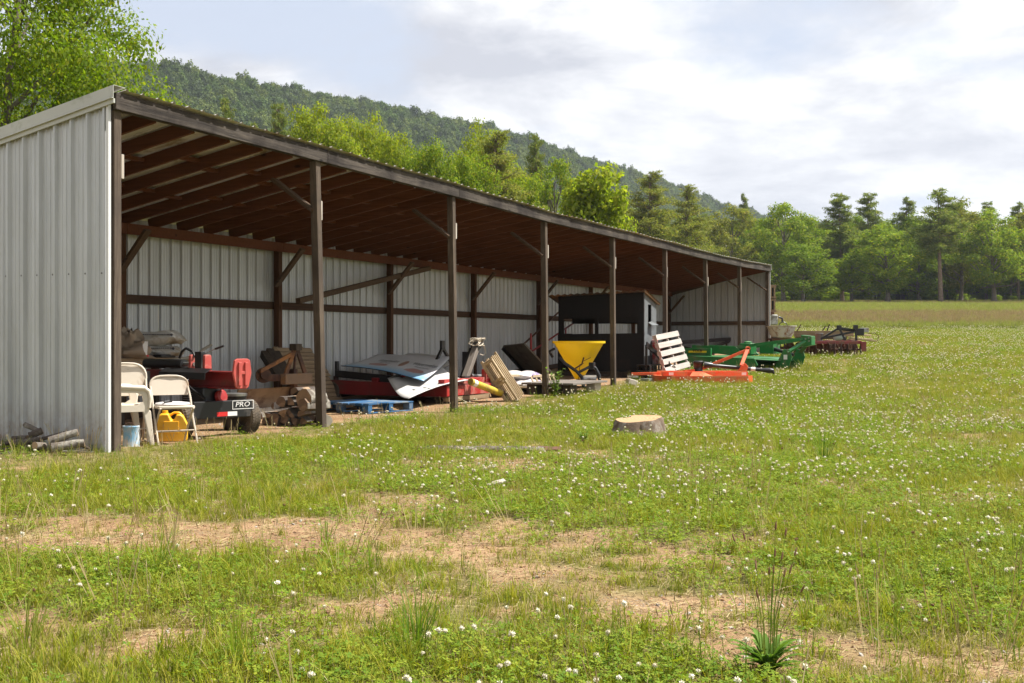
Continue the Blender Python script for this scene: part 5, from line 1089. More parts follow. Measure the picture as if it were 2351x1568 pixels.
wheel(T, (-1.75, .4, .2), (0, 1, 0), .2, .14, .09, tread=False); wheel(T, (-1.75, -.4, .2), (0, 1, 0), .2, .14, .09, tread=False)
for y in (-.4, .4):
    mb = MB(); mb.bar((-1.4, y + .1, .5), (-1.75, y + .1, .2), .03, .08); T.part('wheel_fork', mb, GRN)
# thin cane leaning on the post behind the mower
mb = MB(); a = PV(1754 - 0, 848, -.1); b = PV(1702, 0, -.1); mb.tube([PV(1704, 834, -.12), PV(1698, 838, -.3)], .02, 6)

# ------------------------------------------------------------------ bathtub, pallets on edge, engine, disc harrow, lumber beyond the shed end
Yt = 37.3; a, b = PY(1759, 748, Yt), PY(1829, 748, Yt); zb = PY(1790, 776, Yt)[2]; ctr_ = Vector(((a[0] + b[0]) / 2, Yt, zb)); W2 = (b[0] - a[0]) / 2; H = a[2] - zb
gt = float(gz(ctr_.x, Yt))
T = Thing('bathtub', 'old white enamel bathtub with rust stains raised on dark junk', 'bathtub', tuple(ctr_), 'world')
mb = MB(); mb.lathe([(0, 0), (.55, 0), (.66, .06), (.80, .5), (.92, .95), (1.0, .95), (1.0, 1.0), (.90, 1.0), (.76, .5), (.60, .10), (0, .06)], 36, Matrix.Translation(ctr_) @ Matrix.Diagonal((W2, W2 * 1.1, H, 1))); T.part('tub', mb, ENAM, 0, 40)
mb = MB(); mb.tube([ctr_ + Vector((.1 + .13 * math.cos(t_), .2, H + .0 + .12 * math.sin(t_))) for t_ in np.linspace(0, math.pi, 10)], .014, 6); single('hose_loop', 'dark hose loop sticking out of the bathtub', 'hose', mb, BLK, tuple(ctr_ + Vector((.1, .2, H))), 'world', smooth=50)
T = Thing('junk_stand', 'dark rusty steel stand underneath the bathtub', 'stand', (ctr_.x, Yt, gt), 'world')
for dx in (-.28, .28):
    for dy in (-.2, .3):
        mb = MB(); mb.bar((ctr_.x + dx, Yt + dy, gt - .05), (ctr_.x + dx * .9, Yt + dy, zb - .05), .07, .07); T.part('leg', mb, RUST)
mb = MB(); mb.box((ctr_.x, Yt + .05, zb - .035), (.7, .62, .06)); T.part('top_frame', mb, RUST, .006)
mb = MB(); mb.box((ctr_.x + .1, Yt, gt + .2), (.7, .1, .08)); T.part('brace', mb, RUST)
Ys = 40.2; sa = PY(1763, 716, Ys); sb = PY(1781, 655, Ys)
for i in range(2):
    z0 = sa[2] + (sb[2] - sa[2]) * .5 * i + .01; hgt = (sb[2] - sa[2]) * .48; xw = sb[0] - sa[0] + .22; xa = sa[0] - .2
    T = Thing('upright_pallet', ('upper' if i else 'lower') + ' dark pallet standing on edge outside the far end wall', 'pallet', (xa, Ys, z0), 'world', group='pallets outside the far end')
    for k in range(4):
        mb = MB(); mb.box((xa + xw * (k + .5) / 4, Ys, z0 + hgt / 2), (.05, .03, hgt)); T.part('slat', mb, DRYW)
    for z_ in (.05, .95):
        mb = MB(); mb.box((xa + xw / 2, Ys + .05, z0 + hgt * z_), (xw, .07, .09)); T.part('stringer', mb, DRYW)
    mb = MB(); mb.box((xa + xw / 2, Ys + .12, z0 + hgt / 2), (xw - .02, .02, hgt * .9)); T.part('back_board', mb, BLKM)
gq = float(gz(sa[0], Ys)); e0, e1_ = PY(1767, 747, Ys), PY(1793, 721, Ys)
T = Thing('engine_block', 'pale grey engine with hoses between tub and standing pallets', 'engine', (e0[0], Ys, gq), 'world')
mb = MB(); mb.box(((e0[0] + e1_[0]) / 2 - .05, Ys, (e0[2] + e1_[2]) / 2), (.22, .3, .34)); T.part('block', mb, pbr('pale_machine', (.46, .47, .42), .5, .1, .2, 6, .2, dirt=(.14, .12, .1), dirt_amt=.3), .03, 40)
mb = MB(); mb.box(((e0[0] + e1_[0]) / 2 - .1, Ys, gq + (e0[2] - gq) / 2), (.5, .4, e0[2] - gq)); T.part('frame', mb, RUST, .01)
mb = MB(); mb.tube([(e1_[0] - .1, Ys - .1, e1_[2] - .1), (e1_[0] + .02, Ys - .1, e1_[2] - .15), (e1_[0] + .03, Ys - .1, e0[2] + .1)], .035, 8); T.part('hose', mb, BLK, 0, 50)
mb = MB(); mb.box((sa[0] - .05, Ys + .1, (sa[2] + e1_[2]) / 2 - .02), (.5, .4, sa[2] - e1_[2] + .05)); T.part('shelf', mb, RUST, .01)

Yh = 36.4
def Hh(x, y, Y=Yh): return Vector(PY(1721.9 + x * .14648, 627.5 + y * .14648, Y))
g = float(gz(9.6, Yh))
T = Thing('disc_harrow', 'maroon disc harrow with black hitch frames in the clover beyond the mowers', 'disc harrow', (9.6, Yh, g), 'world')
xa, xb = Hh(870, 1080).x, Hh(1690, 1080).x; zf = Hh(1000, 1085).z
for Y_, zz_ in ((Yh - .35, 0), (Yh + .55, .03)):
    mb = MB(); mb.bar((xa, Y_, zf + zz_), (xb, Y_, zf + zz_), .09, .09); T.part('frame_beam', mb, MAROON, .006)
for x_ in (xa + .05, (xa + xb) / 2, xb - .05):
    mb = MB(); mb.bar((x_, Yh - .4, zf + .02), (x_, Yh + .6, zf + .05), .08, .07); T.part('frame_beam', mb, MAROON, .006)
mb = MB(); mb.box((xb + .06, Yh - .35, zf - .12), (.16, .14, .30)); T.part('end_bracket', mb, MAROON, .008)
for gi, (Y_, tilt, xs0, xs1) in enumerate(((Yh - .35, .16, xa - .45, xb + .02), (Yh + .75, -.16, xa - .4, xb + .1))):
    nd = 11
    for k in range(nd):
        x_ = xs0 + (xs1 - xs0) * k / (nd - 1); sgn = 1 if k < nd / 2 else -1; ax_ = Vector((1, tilt * sgn * 2.2, 0)); R_ = .225
        mb = MB(); M_ = axis_M((x_, Y_ + abs(k - nd / 2) * .03, g + .20), ax_); mb.lathe([(0, .03 * sgn), (R_ * .5, .02 * sgn), (R_, -.03 * sgn), (R_, -.038 * sgn), (R_ * .5, .012 * sgn), (0, .022 * sgn)], 22, M_); T.part('disc', mb, RUST, 0, 40)
    mb = MB(); mb.tube([(xs0, Y_ + .1, g + .20), (xs1, Y_ + .1, g + .20)], .025, 8); T.part('gang_axle', mb, RUST)
    for x_ in (xs0 + .4, xs1 - .4):
        mb = MB(); mb.bar((x_, Y_ + .1, g + .2), (x_, Y_ * .7 + (Yh + .1) * .3, zf), .06, .08, (1, 0, 0)); T.part('gang_hanger', mb, MAROON)
ap1, ap2 = Hh(1395, 855, Yh - .1), Hh(1655, 850, Yh - .1)
for p, q in ((ap1, Hh(1110, 1030, Yh)), (ap1, Hh(1495, 1050, Yh - .1)), (ap2, Hh(1668, 1070, Yh - .1)), (Hh(1110, 1020, Yh), Hh(1640, 915, Yh - .1)), (ap1, Hh(1640, 890, Yh)), (ap1 + Vector((0, .15, -.04)), Hh(1640, 900, Yh + .15))):
    mb = MB(); mb.bar(p, q, .06, .055, (0, 1, 0)); T.part('hitch_bar', mb, BLK, .004)
for p in (ap1, ap2):
    mb = MB(); mb.box(p, (.13, .10, .16)); T.part('hitch_head', mb, BLK, .008)
mb = MB(); q = Hh(1720, 920, Yh); mb.box(q, (.22, .2, .22)); T.part('ballast_box', mb, BLK, .01)
q = Hh(1790, 890, Yh + .1); mb = MB(); mb.box(q, (.26, .12, .14)); T.part('bracket', mb, STEEL, .01)
q = Hh(1062, 1010, Yh + .3); zq = zf + .05
mb = MB(); mb.lathe([(0, 0), (.10, 0), (.125, .23), (.13, .235), (.12, .24), (.098, .02), (0, .02)], 18, Matrix.Translation((q.x, Yh + .1, zq))); single('grey_pail', 'dented grey pail standing on the disc harrow', 'pail', mb, STEEL, (q.x, Yh + .1, zq), 'world', smooth=40)
q = Hh(1440, 1020, Yh); mb = MB(); mb.lathe([(0, 0), (.08, 0), (.09, .03), (.09, .22), (.03, .30), (.03, .34), (0, .34)], 14, axis_M((q.x - .2, Yh + .1, zf + .15), (1, .2, .05))); single('white_jug', 'white and green jug lying on the disc harrow frame', 'jug', mb, pbr('mint_plastic', (.52, .62, .54), .5), (q.x - .2, Yh + .1, zf + .06), 'world', smooth=40)
# lumber
for k, (x1, y1, x2, y2, Y_, lab) in enumerate(((700, 948, 1610, 945, 38.6, 'long tan beam on top of the lumber pile behind the harrow'), (720, 990, 1500, 990, 38.7, 'lower tan beam of the lumber pile behind the harrow'), (1560, 1010, 1960, 1060, 38.4, 'broken pale board sloping down at the right of the lumber pile'), (1540, 1040, 1900, 1030, 38.9, 'flat pale board at the right end of the lumber pile'), (1700, 960, 1870, 970, 39.0, 'short reddish board end at the right of the lumber pile'))):
    p, q = Hh(x1, y1, Y_), Hh(x2, y2, Y_ + .2); mb = MB(); mb.bar(p, q, .22, .19 if k < 2 else .05); single('lumber_board', lab, 'board', mb, DRYW if k < 2 else TANW, tuple(p), 'world', bevel=.006, group='lumber behind the harrow')
gl_ = float(gz(10, 38.7)); 
for k, xx in enumerate((860, 1400)):
    p = Hh(xx, 1000, 38.7); mb = MB(); mb.box((p.x, 38.7, (gl_ + p.z) / 2 - .06), (.25, .5, p.z - gl_ + .1)); single('lumber_block', ('left' if k == 0 else 'right') + ' dark block holding up the lumber pile', 'block', mb, DARKW, (p.x, 38.7, gl_), 'world', bevel=.01, group='blocks under the lumber')
mb = MB(); mb.tube([Hh(1840, 940, 38.5), Hh(1960, 935, 38.4), Hh(2020, 985, 38.4), Hh(2000, 1060, 38.4)], .012, 6); single('wire_loop', 'thin dark wire loop arching out of the lumber pile', 'wire', mb, RUST, tuple(Hh(1840, 940, 38.5)), 'world')
mb = MB(); mb.tube([Hh(735, 910, 37.4), Hh(800, 800, 37.4)], .016, 6); single('thin_stake', 'thin dark stake leaning right of the bathtub', 'stake', mb, RUST, tuple(Hh(735, 910, 37.4)), 'world')
for k, (x1, y1, x2, y2) in enumerate(((1205, 910, 1245, 800), (1130, 910, 1185, 825))):
    mb = MB(); mb.bar(Hh(x1, y1, 39.2), Hh(x2, y2, 39.2), .05, .03); single('thin_stake', ('taller' if k == 0 else 'shorter') + ' wooden stake slanting up behind the lumber pile', 'stake', mb, DARKW, tuple(Hh(x1, y1, 39.2)), 'world')

# ------------------------------------------------------------------ stump, bark strip, chip
c = Vector((1.50, 14.12, float(gz(1.5, 14.1))))
T = Thing('tree_stump', 'freshly sawn tree stump with pale top in the clover', 'stump', tuple(c), 'world')
n = 40; rows = [(0, .34, -.04), (1, .305, .05), (2, .285, .11), (3, .275, .165), (4, .262, .195)]; vs = []
rs = [1 + .10 * math.sin(2 * a + .5) + .05 * math.sin(5 * a) + random.uniform(-.02, .02) for a in np.linspace(0, 2 * math.pi, n, False)]
tilt = lambda x, y: .055 * x + .11 * y
for k, r, z in rows:
    for i in range(n):
        a = 2 * math.pi * i / n; rr = r * (rs[i] if k < 4 else rs[i] * .98) * (1 + (.035 * math.sin(i * 2.4 + k) if k < 4 else 0)); x, y = rr * math.cos(a), rr * math.sin(a) * .95
        if k >= 3 and math.cos(a - 2.3) > .96: x *= .72; y *= .72
        vs.append((c.x + x, c.y + y, c.z + z + (tilt(x, y) if k > 1 else 0)))
mb = MB(); mb.add(vs, [(k * n + i, k * n + (i + 1) % n, (k + 1) * n + (i + 1) % n, (k + 1) * n + i) for k in range(4) for i in range(n)]); T.part('bark', mb, pbr('stump_bark', (.12, .082, .055), .95, 0, .6, 14, 1.0, dirt=(.22, .19, .155), dirt_amt=.22, dirt_sc=7, fine=34), 0, 40)
mb = MB(); topv = [(x, y, z - .001) for x, y, z in vs[-n:]]; m_ = (sum(v[0] for v in topv) / n, sum(v[1] for v in topv) / n, sum(v[2] for v in topv) / n); mb.add(topv + [m_], [(i, (i + 1) % n, n) for i in range(n)])
m, t, out = newmat('sawn_stump_wood'); co = t('ShaderNodeTexCoord').outputs['Object']
wv_ = t('ShaderNodeTexWave', {'Vector': co, 'Scale': 7.0, 'Distortion': 3.0, 'Detail': 3.0}, wave_type='RINGS', rings_direction='Z').outputs['Fac']
cc = t.mix(wv_, (.33, .20, .09), (.42, .27, .135)); cc = t.mix(t.ramp(t.noise(co, 5, 5, .7, 1), [(.54, (0, 0, 0)), (.68, (1, 1, 1))]), cc, (.20, .095, .04))
p_ = t('ShaderNodeBsdfPrincipled', {'Base Color': cc, 'Roughness': .8}); t.l.new(p_.outputs[0], out.inputs[0]); T.part('sawn_top', mb, m)
a, b = PG(1005, 1034), PG(1245, 1037)
for k in range(7):
    t_ = k / 6; x = a[0] + (b[0] - a[0]) * t_; y = a[1] + (b[1] - a[1]) * t_ + random.uniform(-.12, .12); z = float(gz(x, y)) + .03; L = random.uniform(.16, .28); mb = MB(); vs = []; nn = 6
    for i in range(7):
        for j in range(nn + 1):
            q = -1 + 2 * j / nn; vs.append((x + (i / 6 - .5) * 2 * L + random.uniform(-.01, .01), y + q * .07 * (1 - .5 * abs(i / 6 - .5)), z - .012 + .028 * (1 - q * q) + random.uniform(-.012, .012)))
    fs = [(i * (nn + 1) + j, (i + 1) * (nn + 1) + j, (i + 1) * (nn + 1) + j + 1, i * (nn + 1) + j + 1) for i in range(6) for j in range(nn)]; M0 = len(vs)
    mb.add(vs + [(p[0], p[1], p[2] - .02) for p in vs], fs + [tuple(M0 + q for q in f_[::-1]) for f_ in fs])
    single('bark_slab', ('leftmost', 'second from left', 'third from left', 'middle', 'third from right', 'second from right', 'rightmost reddish')[k] + ' slab of the broken bark strip lying in the grass', 'bark', mb, RUST if k == 6 else (BARK if k % 2 else BARKD), (x, y, z - .03), 'world', smooth=50, group='bark strip in the grass')
c = PG(1140, 1130); mb = MB(); mb.prism([(c[0] - .06, c[1] - .02, c[2] + .03), (c[0] + .07, c[1] - .01, c[2] + .06), (c[0] + .05, c[1] + .05, c[2] + .07), (c[0] - .03, c[1] + .04, c[2] + .05)], (0, 0, .012)); single('wood_chip', 'pale flat wood chip lying alone in the grass', 'chip', mb, W_PALE, c, 'world')
# ------------------------------------------------------------------ hazy summer air
m, t, out = newmat('haze'); pv = t('ShaderNodeVolumePrincipled', {'Color': (.80, .88, 1.0, 1), 'Density': .00012, 'Anisotropy': .2}); t.l.new(pv.outputs[0], out.inputs['Volume'])
mb = MB(); mb.box((0, 1120, 165), (5800, 4400, 346)); o = link('haze', mb.mesh('haze'), m); tag(o, kind='stuff')
# ------------------------------------------------------------------ trees
def quads_mesh(name, V4, mat, smooth=False):
    n = len(V4); me = bpy.data.meshes.new(name); me.vertices.add(n * 4); me.vertices.foreach_set('co', V4.reshape(-1).astype(np.float32))
    me.loops.add(n * 4); me.loops.foreach_set('vertex_index', np.arange(n * 4, dtype=np.int32)); me.polygons.add(n); me.polygons.foreach_set('loop_start', (np.arange(n) * 4).astype(np.int32)); me.update(); me.materials.append(mat); return me
def unit(a): return a / np.maximum(np.linalg.norm(a, axis=-1, keepdims=True), 1e-9)
def leaf_quads(C, N, size, asp, r, droop=0.0):
    n = len(C); a = unit(np.cross(N, unit(r.normal(size=(n, 3))))); b = np.cross(N, a); a[:, 2] -= droop; a = unit(a); s = (size * r.uniform(.6, 1.35, n))[:, None]
    tip = C + a * s * .5; back = C - a * s * .5; l = C + b * s * asp * .5 + N * s * .08; q = C - b * s * asp * .5 + N * s * .08
    return np.stack([back, q, tip, l], 1)
def tree_deciduous(seed, H, rw, nclump, nleaf, leaf, mat, barkm, z0=.28, clump=(.085, .15), shell=.55, droop=.15, lobes=1.0, lean=0):
    r = np.random.default_rng(seed); rnd = random.Random(seed)
    C = []; tries = 0
    while len(C) < nclump and tries < 20000:
        tries += 1; d = unit(r.normal(size=3)); k = r.uniform(.25, 1) ** .45
        prof = 1 + .22 * lobes * math.sin(3 * math.atan2(d[1], d[0]) + seed) + .15 * lobes * math.sin(5 * d[2] + seed * 2)
        p = np.array([d[0] * rw * H * prof * k, d[1] * rw * H * prof * k, (z0 + (1 - z0) * .52) * H + d[2] * (1 - z0) * .47 * H * k * (1 + .08 * lobes * math.sin(4 * math.atan2(d[1], d[0]) + seed))])
        zz = (p[2] / H - z0) / (1 - z0)
        if zz > .5 and np.hypot(p[0], p[1]) > rw * H * (1.18 - (zz - .5) * 1.35): continue
        if all(np.linalg.norm(p - q) > clump[0] * H * .75 for q in C): C.append(p)
    C = np.array(C); m = len(C); rad = r.uniform(clump[0], clump[1], m) * H
    w_ = rad ** 2; idx = r.choice(m, nleaf, p=w_ / w_.sum())
    d = unit(r.normal(size=(nleaf, 3))); k = np.where(r.uniform(size=nleaf) < shell, r.uniform(.8, 1.08, nleaf), r.uniform(.15, 1, nleaf))
    off = d * (rad[idx] * k)[:, None] * np.array([1, 1, .72]); P = C[idx] + off
    P += r.normal(size=P.shape) * .012 * H * (r.uniform(size=(nleaf, 1)) < .15)
    N = unit(d * 1.1 + np.array([0, 0, .5]) + r.normal(size=d.shape) * .5)
    crown = quads_mesh('crown', leaf_quads(P, N, leaf, .62, r, droop), mat)
    mb = MB(); tr = [Vector((lean * t_ ** 2 * H * .2 + .012 * H * math.sin(4 * t_ + seed), .01 * H * math.sin(5 * t_), t_ * H * .82 - .3)) for t_ in np.linspace(0, 1, 9)]
    mb.tube(tr, [H * .021 * (1.35 if i == 0 else 1) * (1 - .85 * i / 8) for i in range(9)], 8, jit=.08)
    order = r.permutation(m)[:min(m, 26)]
    for j in order:
        c = Vector(C[j]); t_ = min(max((c.z / H - .12) * .85, .18), .72); i_ = t_ / .82 * 8; a = tr[int(min(i_, 7))].lerp(tr[int(min(i_, 7)) + 1], i_ % 1)
        mid = a.lerp(c, .5) + Vector((rnd.uniform(-.03, .03) * H, rnd.uniform(-.03, .03) * H, -.03 * H)); mb.tube([a, mid, c], [H * .0085 * (1.1 - t_), H * .005, H * .002], 5, False)
    trunk = mb.mesh('trunk', smooth=60); trunk.materials.append(barkm); return trunk, crown
def tree_pine(seed, H, rw, nleaf, leaf, mat, barkm, z0=.38, top=1.0, nb=60):
    r = np.random.default_rng(seed); rnd = random.Random(seed); mb = MB()
    tr = [Vector((.01 * H * math.sin(3 * t_ + seed), .01 * H * math.cos(2.5 * t_ + seed), t_ * H - .3)) for t_ in np.linspace(0, 1, 10)]; mb.tube(tr, [H * .0165 * (1 - .9 * i / 9) for i in range(10)], 8, jit=.06)
    C = []; rad = []
    for i in range(nb):
        t_ = z0 + (1 - z0) * (i + rnd.random()) / nb * .985; a = rnd.uniform(0, 6.283); tt_ = (t_ - z0) / (1 - z0); prof = min(1, tt_ * 2.5 + .5) * (1 - tt_) ** .62
        L = rw * H * (prof * rnd.uniform(.5, 1.25) + .07); up = .25 + .5 * (t_ - z0); base = Vector((0, 0, t_ * H)); end = base + Vector((math.cos(a) * L, math.sin(a) * L, L * up * rnd.uniform(.2, 1.0)))
        mb.tube([base, base.lerp(end, .5) - Vector((0, 0, L * .06)), end], [H * .004, H * .0028, H * .001], 4, False)
        for q in (.45, .7, .95):
            if rnd.random() < .88:
                p = base.lerp(end, q) + Vector((rnd.uniform(-.02, .02) * H, rnd.uniform(-.02, .02) * H, rnd.uniform(-.01, .01) * H)); C.append(tuple(p)); rad.append(H * rnd.uniform(.032, .06) * (1.12 - .72 * tt_))
    C.append((0, 0, H)); rad.append(.014 * H); C = np.array(C); rad = np.array(rad); m = len(C)
    idx = r.choice(m, nleaf, p=rad ** 2 / (rad ** 2).sum()); d = unit(r.normal(size=(nleaf, 3))); P = C[idx] + d * (rad[idx] * r.uniform(.2, 1.15, nleaf))[:, None] * np.array([1.35, 1.35, .7])
    N = unit(r.normal(size=d.shape)); crown = quads_mesh('crown', leaf_quads(P, N, leaf, .22, r), mat)
    trunk = mb.mesh('trunk', smooth=60); trunk.materials.append(barkm); return trunk, crown
TB = pbr('tree_bark', (.105, .085, .068), .95, 0, .4, 6, .8, dirt=(.17, .15, .125), dirt_amt=.25)
TBP = pbr('pine_bark', (.13, .09, .065), .95, 0, .4, 6, .8, dirt=(.19, .15, .12), dirt_amt=.25)
LF_A = leafmat('leaf_yellow_green', (0.168, 0.231, 0.018), (0.291, 0.330, 0.028), (0.422, 0.383, 0.040), .5)
LF_B = leafmat('leaf_mid_green', (0.120, 0.200, 0.015), (0.254, 0.325, 0.025), (0.436, 0.401, 0.040), .45)
LF_C = leafmat('leaf_deep_green', (0.096, 0.164, 0.015), (0.190, 0.265, 0.021), (0.354, 0.347, 0.037), .42)
LF_D = leafmat('leaf_olive_tan', (0.140, 0.167, 0.029), (0.252, 0.253, 0.043), (0.411, 0.332, 0.072), .45)
LF_P = leafmat('pine_needles', (0.114, 0.168, 0.035), (0.217, 0.257, 0.059), (0.399, 0.353, 0.099), .4)
LF_P2 = leafmat('pine_needles_olive', (0.146, 0.183, 0.037), (0.270, 0.278, 0.064), (0.482, 0.402, 0.111), .4)
LF_Y = leafmat('leaf_bright_young', (0.184, 0.248, 0.018), (0.287, 0.330, 0.030), (0.391, 0.374, 0.050), .55)
LF_BIG = leafmat('leaf_big_tree', (0.102, 0.174, 0.012), (0.196, 0.257, 0.020), (0.326, 0.322, 0.032), .55)
protos = {}
def proto(k):
    if k not in protos:
        protos[k] = {
            'A1': lambda: tree_deciduous(11, 16, .30, 170, 34000, .27, LF_A, TB, .18, (.05, .095), .5, .25, 1.5), 'A2': lambda: tree_deciduous(12, 16, .34, 180, 34000, .27, LF_A, TB, .12, (.05, .095), .5, .25, 1.5),
            'B1': lambda: tree_deciduous(21, 18, .27, 95, 15000, .36, LF_B, TB, .10, (.045, .085), .6, .15, 1.8), 'B2': lambda: tree_deciduous(22, 18, .31, 105, 16000, .36, LF_B, TB, .12, (.045, .085), .6, .15, 1.8), 'B3': lambda: tree_deciduous(23, 18, .25, 90, 14000, .36, LF_B, TB, .06, (.045, .085), .6, .15, 1.9),
            'C1': lambda: tree_deciduous(31, 18, .30, 100, 14000, .38, LF_C, TB, .06, (.045, .09), .6, .15, 1.7), 'C2': lambda: tree_deciduous(32, 18, .26, 90, 14000, .38, LF_C, TB, .15, (.045, .09), .6, .15, 1.8),
            'D1': lambda: tree_deciduous(41, 18, .29, 95, 14000, .36, LF_D, TB, .12, (.045, .085), .6, .15, 1.8), 'D2': lambda: tree_deciduous(42, 18, .27, 95, 14000, .36, LF_D, TB, .15, (.045, .085), .6, .15, 1.9),
            'P1': lambda: tree_pine(51, 20, .19, 17000, .5, LF_P, TBP, .30, nb=74), 'P2': lambda: tree_pine(52, 20, .17, 15000, .5, LF_P, TBP, .25, nb=70), 'P3': lambda: tree_pine(53, 20, .21, 30000, .42, LF_P2, TBP, .08, nb=130), 'P4': lambda: tree_pine(54, 20, .19, 13000, .5, LF_P, TBP, .45, nb=56),
            'Y1': lambda: tree_deciduous(61, 11, .24, 70, 9000, .40, LF_Y, TB, .12, (.07, .12), .6, .5, 1.3), 'BIG': lambda: tree_deciduous(71, 15, .37, 190, 95000, .14, LF_BIG, TB, .12, (.055, .10), .35, .3, 1.3, .4),
            'S1': lambda: tree_deciduous(81, 4, .5, 40, 3000, .26, LF_B, TB, .02, (.10, .2)), 'B4': lambda: tree_deciduous(24, 15, .33, 170, 32000, .26, LF_B, TB, .15, (.05, .095), .5, .2, 1.5)}[k]()
    return protos[k]
PH = dict(A1=16, A2=16, B1=18, B2=18, B3=18, C1=18, C2=18, D1=18, D2=18, P1=20, P2=20, P3=20, P4=20, Y1=11, BIG=15, S1=4, B4=15)
PW = dict(A1=.30, A2=.34, B1=.27, B2=.31, B3=.25, C1=.30, C2=.26, D1=.29, D2=.27, P1=.19, P2=.17, P3=.21, P4=.19, Y1=.24, BIG=.37, S1=.5, B4=.33)
def tree(name, key, px, Y, ytop, hw, label, group, rot=None):
    X = (px - CX) / FPX * Y; z0 = float(gz0(X, Y)); H = CAMZ + (CY - ytop) / FPX * Y - z0; sz = H / PH[key]; sx_ = (hw / FPX * Y) / (PW[key] * 1.22 * PH[key])
    sx_ = min(max(sx_, sz * .6), sz * 2.0)
    e = bpy.data.objects.new(name, None); COL.objects.link(e); e.location = (X, Y, z0); e.scale = (sx_, sx_, sz); e.rotation_euler = (0, 0, random.uniform(0, 6.28) if rot is None else rot); tag(e, label, 'tree', group)
    for nm, me in zip(('trunk', 'crown'), proto(key)):
        o = bpy.data.objects.new(nm, me); COL.objects.link(o); o.parent = e
    return e
GW = 'trees at the edge of the woods'; GM = 'trees behind the shed'
tree('broadleaf_tree', 'BIG', 1175.5 - 13.1 / 30.5 * 2730, 30.5, -480, 425, 'large leafy green tree rising behind the near end of the shed', GM, 1.0)
tree('broadleaf_tree', 'BIG', -280, 40, -160, 300, 'green tree at the far left edge behind the large leafy tree', GM, 3.0)
for a in (('pine_tree', 'P2', 515, 150, 228, 36, 'small dark pine tip against the ridge, leftmost above the shed roof', GM), ('pine_tree', 'P1', 638, 128, 243, 44, 'dark pine beside the yellow-green trees above the shed roof', GM), ('pine_tree', 'P2', 585, 140, 285, 30, 'low dark pine just left of the yellow-green trees', GM),
          ('broadleaf_tree', 'A1', 735, 74, 246, 96, 'tallest yellow-green tree above the left half of the shed roof', GM), ('broadleaf_tree', 'A2', 835, 78, 260, 88, 'yellow-green tree right of the tallest one above the roof', GM), ('broadleaf_tree', 'A1', 905, 72, 312, 90, 'low yellow-green tree above the third post of the shed', GM),
          ('broadleaf_tree', 'B4', 985, 70, 330, 90, 'green tree with dense leaves above the middle of the shed', GM), ('broadleaf_tree', 'B4', 1075, 72, 355, 84, 'low green tree below the olive pine above the roof', GM), ('broadleaf_tree', 'A2', 1115, 100, 284, 120, 'broad yellow-green crown against the ridge in the middle', GM),
          ('pine_tree', 'P3', 1140, 85, 305, 130, 'broad olive pine in front of the yellow-green crown', GM), ('pine_tree', 'P1', 1232, 150, 312, 46, 'pine top standing against the ridge right of the olive pine', GM), ('broadleaf_tree', 'B2', 1275, 105, 344, 84, 'mid green tree left of the bright young tree', GM), ('broadleaf_tree', 'B4', 1205, 90, 410, 80, 'low mid green tree just above the roof left of the bright young tree', GM),
          ('broadleaf_tree', 'Y1', 1370, 62, 370, 92, 'bright yellow-green young tree with drooping leaves above the roof', GM), ('pine_tree', 'P3', 1495, 135, 396, 110, 'large olive pine right of the bright young tree', GM), ('pine_tree', 'P3', 1578, 150, 428, 90, 'second olive pine right of the large olive pine', GM), ('pine_tree', 'P3', 1425, 150, 436, 80, 'olive pine hidden between the bright tree and the large pine', GM),
          ('broadleaf_tree', 'D1', 1680, 205, 474, 90, 'tan-tipped broadleaf tree above the far end of the roof', GW), ('broadleaf_tree', 'D2', 1625, 215, 500, 76, 'low tan-tipped tree behind the far roof', GW), ('pine_tree', 'P2', 1706, 245, 446, 26, 'dark pointed pine tip behind the tan-tipped tree', GW), ('broadleaf_tree', 'B2', 1800, 198, 456, 90, 'tall rounded green tree right of the far shed end', GW),
          ('broadleaf_tree', 'C1', 1845, 190, 556, 80, 'low dark green tree at the field edge right of the shed', GW), ('broadleaf_tree', 'B1', 1880, 212, 520, 64, 'narrow green tree left of the tall pines', GW), ('pine_tree', 'P1', 1930, 203, 446, 74, 'tall pine with open crown, left one of a pair', GW), ('pine_tree', 'P1', 1995, 214, 444, 66, 'tall pine with open crown, right one of a pair', GW),
          ('broadleaf_tree', 'B3', 2035, 192, 502, 88, 'bright green tree in front of the tall pines', GW), ('pine_tree', 'P2', 2082, 216, 454, 52, 'slim pine left of the straight-trunked pine', GW), ('pine_tree', 'P4', 2158, 190, 436, 86, 'tallest pine with a long straight bare trunk at the field edge', GW), ('broadleaf_tree', 'D1', 2205, 206, 458, 82, 'olive green tree right of the straight-trunked pine', GW),
          ('broadleaf_tree', 'B1', 2280, 192, 474, 90, 'broad mid green tree near the right edge of the picture', GW), ('broadleaf_tree', 'C1', 2110, 205, 550, 80, 'dark low tree under the tall pines', GW), ('pine_tree', 'P2', 2340, 214, 466, 50, 'pine with bare twigs at the right edge', GW), ('broadleaf_tree', 'D2', 2375, 198, 478, 84, 'green tree cut by the right edge of the picture', GW), ('broadleaf_tree', 'B2', 1955, 196, 575, 74, 'low green tree below the pair of tall pines', GW),
          ('broadleaf_tree', 'C2', 1745, 225, 510, 80, 'dark tree filling the gap right of the tan-tipped tree', GW)):
    tree(*a)

